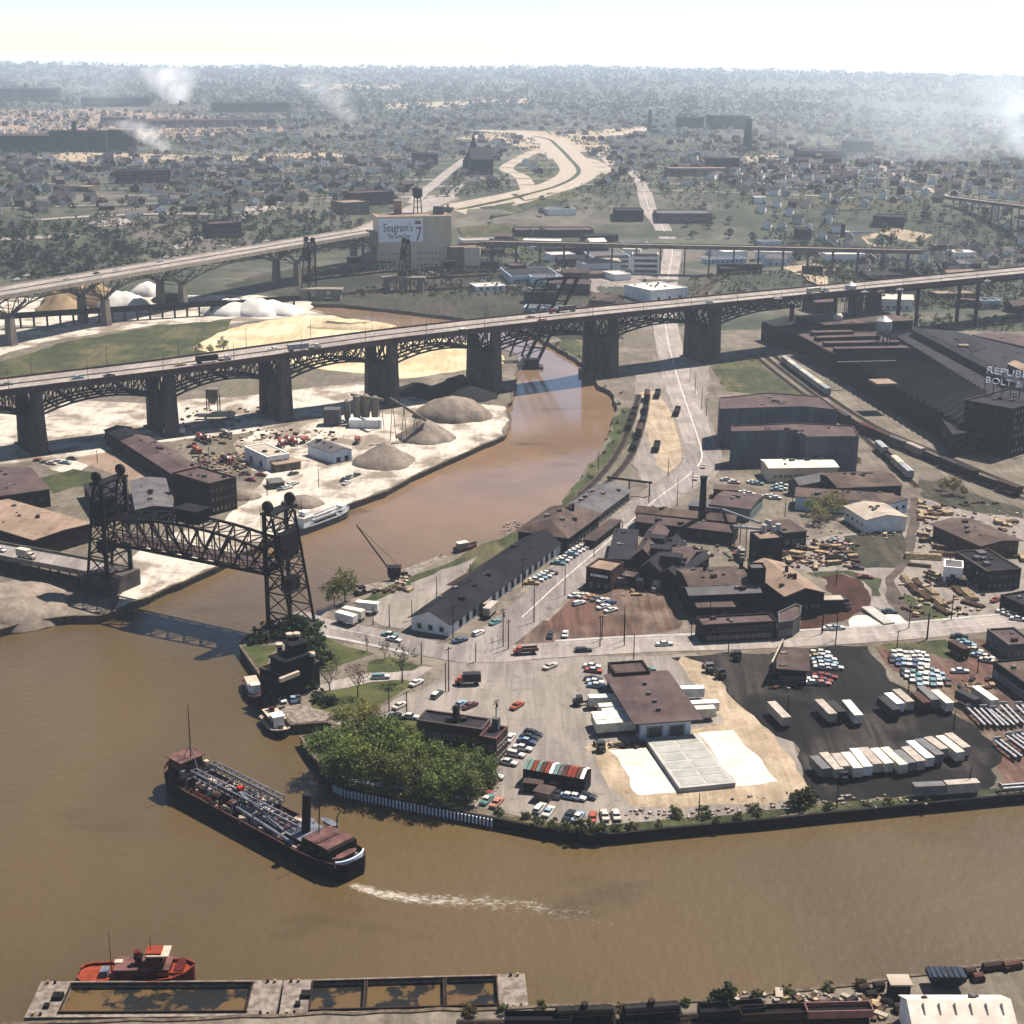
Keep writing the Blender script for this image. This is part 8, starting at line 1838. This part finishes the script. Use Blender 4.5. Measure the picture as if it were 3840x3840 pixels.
  # woods and street trees too many to count
def woods(name,label,n,sampler,cols,K=14,size=.85,R=2.7):
 rg = np.random.RandomState(len(name) + n); P = []
 while len(P) < n:
  x,y = sampler()
  if clear(x,y,2): P.append((x,y,terrain(x,y)))
 P = np.array(P); sc = rg.uniform(.6,1.5,n) * (1 + np.clip((P[:,1] - 2200) / 3600,0,2.0))
 off = rg.randn(n,K,3) * [R * .42,R * .42,R * .34]; off[:,:,2] = np.abs(off[:,:,2] + R * .9); off *= sc[:,None,None] ** np.array([1,1,.55]); C = (P[:,None,:] + off).reshape(-1,3); m = len(C)
 u = rg.randn(m,3); u[:,2] *= .5; u /= np.linalg.norm(u,axis=1)[:,None]; v = np.cross(u,rg.randn(m,3)); v /= np.linalg.norm(v,axis=1)[:,None]; s = (size * rg.uniform(.6,1.4,m) * np.repeat(sc,K) ** .8)[:,None]
 V = np.stack([C - u * s,C + v * s * .8,C + u * s,C - v * s * .8],1).reshape(-1,3)
 o = bpy.data.objects.new(name,cloud_mesh(name,V)); COL.objects.link(o); o.color = cols; tag(o,label,'woods',kind='stuff')
def samp(y0,y1,test=lambda x,y: True,pw=1.0,ns=.004,th=-.15):
 def f():
  while True:
   y = y0 * (y1 / y0) ** (random.random() ** pw); x = random.uniform(-.40,.40) * y
   if test(x,y) and noise.noise((x * ns,y * ns * .5,5.0)) > th: return x,y
 return f
pl = lambda x,y: y > toe(x) + 150 or x > 300
woods('distant_green_trees','far-off mass of greening street trees',6200,samp(1300,4200,pl),L3(120,136,92))
woods('distant_bare_trees','far-off mass of bare grey-brown trees',7200,samp(1300,4600,pl,ns=.003,th=-.3),L3(132,128,118))
woods('distant_dark_trees','far-off mass of dark green trees',2800,samp(1400,4500,pl,ns=.006,th=.05),L3(62,76,56))
woods('hillside_trees','mixed street trees between the houses past the railway mound',1700,samp(1090,1560,lambda x,y: x > 260 and y > 1090 - .0 * x,th=-.5),L3(100,104,72),K=14,size=.85,R=2.6)
woods('slope_woods','dark green wood covering the slope behind the arched viaduct',1500,samp(1180,1560,lambda x,y: x < -130 and toe(x) - 20 < y < toe(x) + 190,th=-1),L3(70,90,56),K=24,size=.8)
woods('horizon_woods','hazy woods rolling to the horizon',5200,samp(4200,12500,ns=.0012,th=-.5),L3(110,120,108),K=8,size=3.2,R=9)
woods('mound_scrub','scrub covering the railway mound and factory bank',700,samp(980,1300,lambda x,y: (abs(x - 195) < 90 and abs(y - 1170) < 50) or (x > 150 + (y - 980) and x < 420 and 1000 < y < 1060),th=-1),L3(104,106,68),K=10,size=.7,R=1.6)
woods('riverside_scrub','scrub and young trees along the far river bend',520,samp(1130,1460,lambda x,y: -160 < x < 60,th=-.05),L3(78,88,58),K=12,size=.8,R=2.2)
# ---- landmark buildings and mills beyond
def far_b(label,reg,a,b,hpx,depth,wall,roof,nm,cat,win=None):
 A,B = G(reg,*a),G(reg,*b); u = (B - A).xy; n = Vector((-u.y,u.x)).normalized(); h = zat(A,reg,a[0],a[1] - hpx); p = ccw([A.xy,B.xy,B.xy + n * depth,A.xy + n * depth]); o = flat(nm,label,cat,p,h,wall,roof,parapet=.8,z0=min(A.z,B.z) - 6)
 o.z0 = A.z
 if win: windows(o,facing(o.p,FRONT),*win)
 return o
for args in (('long dark steel mill shed under the white steam plume','A',(460,300),(850,300),50,120,'wall_dark','roof_dark','steel_mill','mill'),('long dark steel mill shed with flat roof past the steam plume','A',(1200,335),(1640,335),55,120,'wall_dark','roof_dark','steel_mill','mill'),
('low rust roofed rolling mill with black openings','A',(740,425),(1560,415),45,70,'wall_dark','ship_rust','rolling_mill','mill',(7,1,40,14,2)),('rust coloured mill shed at the far side of the works','A',(-60,560),(290,560),95,60,'brick_dark','ship_rust','rolling_mill','mill'),('dark blast furnace house among the mill stacks','A',(285,560),(600,560),120,40,'wall_dark','roof_dark','furnace_house','mill'),
('brown casting shed beside the dust cloud','A',(620,555),(760,555),120,40,'brick_dark','ship_rust','casting_shed','mill'),('grey works hall on the pale mill flats','A',(570,410),(710,410),48,60,'wall_grey','roof_grey','works_hall','works'),('dark works block at the tip of the mill flats','A',(-60,270),(330,270),70,150,'wall_dark','roof_dark','works_block','works'),
('large dark brick school among the trees','A',(660,740),(970,735),75,30,'brick_dark','roof_dark','brick_school','school',(16,3,2.2,2.4,2,4.5)),('wide low hall with pale roof in the suburb','A',(300,780),(500,785),30,30,'wall_tan','roof_tan','low_hall','hall'),('grey roofed church hall among the houses','A',(1390,755),(1500,750),30,22,'wall_grey','roof_grey','church_hall','hall'),
('brick apartment block near the viaduct end','A',(1200,1050),(1370,1045),85,20,'brick_dark','roof_mauve','brick_apartments','apartments',(9,2,1.8,2.2,2,4.2)),('dark square tenement block on the bare lot','B',(425,632),(548,630),62,26,'brick_dark','roof_dark','tenement','building',(7,3,2.2,2.6,3,5)),
('cream brick loft with corner stair towers behind the viaduct','B',(15,915),(160,912),70,30,'wall_tan','roof_tan','brick_loft','loft',(10,2,2,2.6,3,5)),('dark red brick loft left of the elevator tank','B',(65,860),(300,855),70,25,'brick_red','roof_brown','brick_loft','loft'),('dark warehouse along the road past the thin viaduct','B',(1550,950),(1710,950),62,30,'brick_dark','roof_dark','dark_warehouse','warehouse'),
('long pale bus garage with ribbon windows','B',(1790,960),(2100,960),55,40,'wall_grey','roof_grey','bus_garage','garage',(22,1,3,3,3)),('long brown freight depot before the freeway cutting','B',(985,1045),(1430,1040),45,30,'brick_dark','roof_mauve','freight_depot','depot'),('small white row of stores before the freeway bend','B',(1170,920),(1330,915),38,18,'wall_white','roof_grey','store_row','store'),
('pale low factory by the viaduct abutment','B',(690,1090),(880,1085),32,20,'wall_white','roof_cream','low_factory','factory'),('cluster of hospital blocks veiled by smoke','C',(0,425),(120,425),62,60,'brick_dark','roof_dark','hospital_block','hospital'),('tall grey hospital slab next to the smoky chimney','C',(175,430),(378,430),75,60,'brick_dark','roof_dark','hospital_slab','hospital'),
('brewery block with crenellated dark roofline','C',(150,670),(320,670),75,30,'brick_dark','roof_dark','brewery','brewery'),('long pale columned mill beside the brewery','C',(-80,700),(260,700),50,30,'wall_tan','roof_tan','columned_mill','mill',(20,1,3,8,2)),('dark loft building under the drifting smoke','C',(940,570),(1080,570),70,40,'wall_dark','roof_dark','smoky_loft','loft'),
('wide dark works behind the smoky loft','C',(680,590),(930,590),38,50,'wall_dark','roof_dark','smoky_works','works'),('white roofed store on the ridge of houses','C',(410,850),(470,850),36,16,'wall_white','roof_white','white_store','store'),('dark elevator block behind the railway mound','C',(652,1060),(725,1060),62,20,'wall_dark','roof_dark','dark_elevator','elevator'),('pale blue roofed lumber shed beneath the hillside','C',(915,1030),(1110,1010),22,20,'wall_blue','wall_blue','blue_shed','shed'),
('dark brick works by the grassy hilltop','C',(1075,975),(1250,985),55,30,'brick_dark','roof_dark','brick_works','works'),('red and blue terrace houses below the high bridge end','F',(1540,380),(1690,388),45,14,'brick_red','ship_pink','brick_terrace','terrace'),('pale blue house block at the end of the red terrace','F',(1690,392),(1800,392),50,14,'wall_blue','roof_grey','blue_house','house')):
 far_b(*args)
def stackc(label,reg,x,y,yt,r,m='brick_dark'):
 b = G(reg,x,y); h = zat(b,reg,x,yt); t = thing('tall_chimney',label,'chimney',b); MB().cyl((b.x,b.y,b.z - 3),(b.x,b.y,h),r,r * .6,12).build('shaft',m,t); MB().cyl((b.x,b.y,h),(b.x,b.y,h + 1.5),r * .75,r * .75,12).build('cap',m,t)
for a in (('massive tapering chimney beside the hospital slab','C',366,550,375,9),('pale slim chimney, first of the pair by the power house','C',505,480,395,5,'wall_cream'),('pale slim chimney, second of the pair by the power house','C',528,480,400,5,'wall_cream'),('slim chimney rising over the freeway cutting','B',1745,440,325,6,'wall_grey'),('slim mill chimney beside the furnace house','A',520,560,430,4,'wall_dark'),('slim mill chimney near the works tip','A',150,260,170,8,'wall_dark'),('furnace stack next to the furnace house','A',430,555,390,6,'wall_dark'),('brick stack in the suburb behind the viaduct','A',1305,935,815,3,'wall_tan'),('short dark stack by the hillside works','C',905,1040,975,3)): stackc(*a)
# twin-spired church
b = G('B',765,650); ch = thing('spired_church','dark stone church with two pointed spires beside the freeway','church',b)
def spire(x,yt,w_):
 q = G('B',x,650); h = zat(q,'B',x,yt); zz = q.z; MB().rings([[(q.x + a * w_,q.y + c * w_,z) for a,c in ((-1,-1),(1,-1),(1,1),(-1,1))] for z in (zz - 4,zz + (h - zz) * .5)]).build('tower','brick_soot',ch); MB().rings([[(q.x + a * k,q.y + c * k,z) for a,c in ((-1,-1),(1,-1),(1,1),(-1,1))] for z,k in ((zz + (h - zz) * .5,w_),(h,.1))]).build('spire','roof_dark',ch)
spire(747,452,6); spire(713,560,6); gable('nave',None,None,rect3('B',(735,600),(860,600),(870,585),b.z + 20),b.z + 20,b.z + 34,'brick_soot','roof_dark',0,.5,z0=b.z - 4,parent=ch)
# low works packed into the valley floor beyond the high bridge
random.seed(9); vb = []
while len(vb) < 46:
 y = random.uniform(1060,1500); x = random.uniform(-40,260) if random.random() < .75 else random.uniform(230,420); wd,L = random.uniform(9,20),random.uniform(14,38)
 if terrain(x,y) > 3 or inpoly(x,y,RIVER) or not clear(x,y,16) or any(abs(x - a) < 26 and abs(y - b) < 26 for a,b in vb) or (x < 20 and y < 1150): continue
 vb.append((x,y)); an = random.choice([.1,-.15,.3]); c,s_ = math.cos(an),math.sin(an); p = ccw([Vector((x + u * c - v * s_,y + u * s_ + v * c)) for u,v in ((-L / 2,-wd / 2),(L / 2,-wd / 2),(L / 2,wd / 2),(-L / 2,wd / 2))])
 tone,wl_m,rf = random.choice([('white','wall_white','roof_cream'),('white','wall_white','roof_white'),('pale blue','wall_blue','roof_grey'),('brick','brick_red','roof_mauve'),('tan','wall_tan','roof_tan'),('dark','wall_dark','roof_dark')]); h = random.uniform(4,9)
 o = (flat('works_building',f'{tone} low works building in the valley beyond the high bridge','works',p,h,wl_m,rf,group='low works beyond the high bridge') if random.random() < .6 else gable('works_building',f'{tone} gabled works building in the valley beyond the high bridge','works',p,h,h + 2.5,wl_m,rf,0,group='low works beyond the high bridge'))
 windows(o,facing(o.p,FRONT),int(L / 5),1,2.2,1.8,1.4,fr='wall_grey')
 # ---- pale ground among the far districts
for nm,pts,m,gsz in (('mill_flats',[(-40,208),(180,206),(330,214),(480,228),(560,246),(430,255),(250,262),(-40,262)],'roof_tan',150),('ore_bank',[(60,298),(130,288),(280,290),(420,296),(620,288),(660,296),(420,306),(180,308)],'tan_sand',60),('graded_earth',[(850,262),(960,246),(1090,250),(1210,238),(1230,246),(1130,262),(1150,285),(1010,292),(960,268)],'tan_sand',80),('freeway_grass',[(900,392),(1010,372),(1110,340),(1150,325),(1180,345),(1060,380),(930,410)],'grass',50),('freeway_grass',[(960,320),(1010,300),(1060,310),(1050,345),(1000,358)],'grass',50),
('hill_field',[(1480,372),(1560,362),(1700,370),(1790,388),(1700,400),(1560,398)],'grass',40),('hilltop_sand',[(1620,448),(1690,432),(1780,446),(1740,462),(1640,466)],'tan_sand',30),('green_cutting',[(860,430),(960,420),(1000,440),(1100,470),(1000,492),(900,480)],'grass',40),('mound_road',[(1480,505),(1540,498),(1580,520),(1560,545),(1520,530)],'tan_sand',20),('works_yard',[(1040,500),(1200,515),(1250,530),(1240,580),(1150,560),(1050,530)],'lot',40),('suburb_lot',[(1330,300),(1460,292),(1480,300),(1350,312)],'tan_sand',60),('suburb_lot',[(430,392),(520,388),(540,396),(440,402)],'asphalt_light',40),('suburb_lot',[(540,160),(690,158),(800,164),(640,170)],'tan_sand',200),('suburb_lot',[(700,196),(1000,186),(1010,194),(720,206)],'tan_sand',200),('suburb_lot',[(150,420),(240,414),(250,424),(160,432)],'asphalt_light',40)):
 sheet(nm,gl(pts),m,.35,(30,8),gsz)
for cx,cy,an,nA in ((-450,1900,.42,9),(150,2250,.2,8),(560,1800,-.3,9)):
 for k in range(nA):
  o_ = (k - nA / 2) * 96; c,s_ = math.cos(an),math.sin(an); L_ = random.uniform(260,420); a_ = (cx - s_ * o_ - c * L_,cy + c * o_ - s_ * L_); b_ = (cx - s_ * o_ + c * L_,cy + c * o_ + s_ * L_)
  pts = [Vector((a_[0] + (b_[0] - a_[0]) * t / 20,a_[1] + (b_[1] - a_[1]) * t / 20,0)) for t in range(21)]; pts = [q for q in pts if q.y > toe(q.x) + 200]
  if len(pts) > 3: strip('street',pts,7.5,'asphalt_light',.4)
  # ---- plain walls get their window rows, big roofs their vents
random.seed(77)
for b_ in BLDS:
 if not hasattr(b_,'h') or b_.p[0].y > 1200: continue
 ar = abs(sum(b_.p[i].x * b_.p[(i + 1) % len(b_.p)].y - b_.p[(i + 1) % len(b_.p)].x * b_.p[i].y for i in range(len(b_.p)))) / 2; nm = b_.o.name.split('.')[0]
 if not b_.win and nm not in ('slate_warehouse','loading_canopy','platform_canopy','mill_shed','white_metal_shed'):
  for i in range(len(b_.p)):
   e = b_.p[(i + 1) % len(b_.p)] - b_.p[i]; nn = Vector((e.y,-e.x)).normalized()
   if e.length > 6 and nn.y < .25 and b_.h - b_.z0 > 2.6: windows(b_,i,max(1,int(e.length / 4.6)),1,1.7,min(1.5,(b_.h - b_.z0) * .35),(b_.h - b_.z0) * .38,fr='wall_grey',skip=.15)
 if ar > 120 and nm not in ('truck_terminal',):
  c = sum(b_.p,Vector((0,0))) / len(b_.p)
  for k in range(min(9,int(ar / 90) + 1)):
   q = c.lerp(random.choice(b_.p).lerp(random.choice(b_.p),random.random()),random.uniform(.15,.75)); zr = b_.h - .7
   if hasattr(b_,'m0'):
    ds = abs((q - b_.m0).dot(b_.n)); W2 = max(.1,(b_.p[2] - b_.p[1]).length / 2); zr = b_.h + (b_.ridge - b_.h) * max(0,1 - ds / W2)
   sz = random.uniform(.6,1.5); MB().box((q.x,q.y,zr + sz * .35),(sz * random.uniform(.8,1.6),sz,sz * .9),.4).build('roof_vent',random.choice(['roof_grey','roof_dark','pale_steel','rust_steel']),b_.o)
   # ================================================================ air: haze and smoke
hz_m = bpy.data.materials.new('haze'); hz_m.use_nodes = True; n = hz_m.node_tree.nodes; n.remove(n['Principled BSDF'])
pv = n.new('ShaderNodeVolumePrincipled'); pv.inputs['Color'].default_value = (.72,.85,1.0,1); pv.inputs['Density'].default_value = 6.8e-5; pv.inputs['Anisotropy'].default_value = .25; hz_m.node_tree.links.new(pv.outputs[0],n['Material Output'].inputs['Volume']); MATS['haze'] = hz_m
mb = MB(); mb.box((0,7450,85.5),(18600,16400,185)); o = mb.build('haze','haze'); tag(o,'thin bluish haze over the whole valley','haze',kind='stuff')
def plume(label,reg,x,y,base_w,top_w,h,lean,dens,col=(.9,.92,.95),depth=None,seed=0):
 b = G(reg,x,y); t = 14; R = []; K = 12
 for k in range(K + 1):
  u = k / K; wd = base_w + (top_w - base_w) * u ** .7; cx = b.x + lean * u ** 1.3; z = b.z + h * u
  if k in (0,K): wd *= .35
  R.append([(cx + wd * math.cos(a * 2 * math.pi / t),b.y + (depth or wd) * (wd / top_w if depth else 1) * math.sin(a * 2 * math.pi / t),z) for a in range(t)])
 m = bpy.data.materials.new('smoke'); m.use_nodes = True; n = m.node_tree.nodes; l = m.node_tree.links; n.remove(n['Principled BSDF']); MATS[label] = m
 v = n.new('ShaderNodeVolumePrincipled'); v.inputs['Color'].default_value = (*col,1); v.inputs['Anisotropy'].default_value = .3; l.new(v.outputs[0],n['Material Output'].inputs['Volume'])
 tc = n.new('ShaderNodeTexCoord'); nz = n.new('ShaderNodeTexNoise'); nz.inputs['Scale'].default_value = 2.6 / top_w; nz.inputs['Detail'].default_value = 4; nz.inputs['Roughness'].default_value = .6; l.new(tc.outputs['Object'],nz.inputs['Vector'])
 # soft edge: density falls off from the leaning axis
 sp = n.new('ShaderNodeSeparateXYZ'); l.new(tc.outputs['Object'],sp.inputs[0])
 def mth(op,a,b_=None,c_=None):
  q = n.new('ShaderNodeMath'); q.operation = op
  for i,vv in enumerate((a,b_,c_)):
   if vv is None: continue
   if isinstance(vv,(int,float)): q.inputs[i].default_value = vv
   else: l.new(vv,q.inputs[i])
  return q.outputs[0]
 u = mth('MAXIMUM',mth('DIVIDE',sp.outputs['Z'],h),.001); wd = mth('MULTIPLY_ADD',mth('POWER',u,.7),top_w - base_w,base_w); cx = mth('MULTIPLY',mth('POWER',u,1.3),lean)
 dx = mth('DIVIDE',mth('SUBTRACT',sp.outputs['X'],cx),wd); dy = mth('DIVIDE',sp.outputs['Y'],mth('MULTIPLY',wd,(depth / top_w) if depth else 1))
 rr = mth('SQRT',mth('ADD',mth('MULTIPLY',dx,dx),mth('MULTIPLY',dy,dy))); fall = mth('MAXIMUM',mth('SUBTRACT',1.0,rr),0); nn_ = mth('MAXIMUM',mth('MULTIPLY_ADD',nz.outputs['Fac'],3.2,-1.15),0); top = mth('MAXIMUM',mth('SUBTRACT',1.0,u),0)
 d = mth('MULTIPLY',mth('MULTIPLY',mth('MULTIPLY',fall,nn_),mth('POWER',top,.7)),dens); l.new(d,v.inputs['Density'])
 mbp = MB().rings(R); me = mbp.mesh('smoke_plume',label,off=b); o = bpy.data.objects.new('smoke_plume',me); COL.objects.link(o); o.location = b; tag(o,label,'smoke',kind='stuff')
plume('dense white steam plume above the dark steel mill','A',1000,290,30,120,115,-25,.06,(1,1,1))
plume('low white steam puff beside the furnace house','A',930,560,10,45,50,-60,.08,(1,.98,.95))
plume('thin white smoke rising behind the wooded ridge','B',50,400,18,80,110,-90,.02,(1,1,1))
plume('blue-white smoke billow drifting over the suburb past the railway mound','C',1930,600,30,110,130,-30,.03,(.9,.96,1))
plume('wide veil of pale blue smoke over the hospital hill','C',1300,620,120,480,135,40,.005,(.86,.94,1),320)
plume('faint grey smoke over the blast furnaces','A',560,300,60,300,110,-80,.006,(.9,.92,1),160)
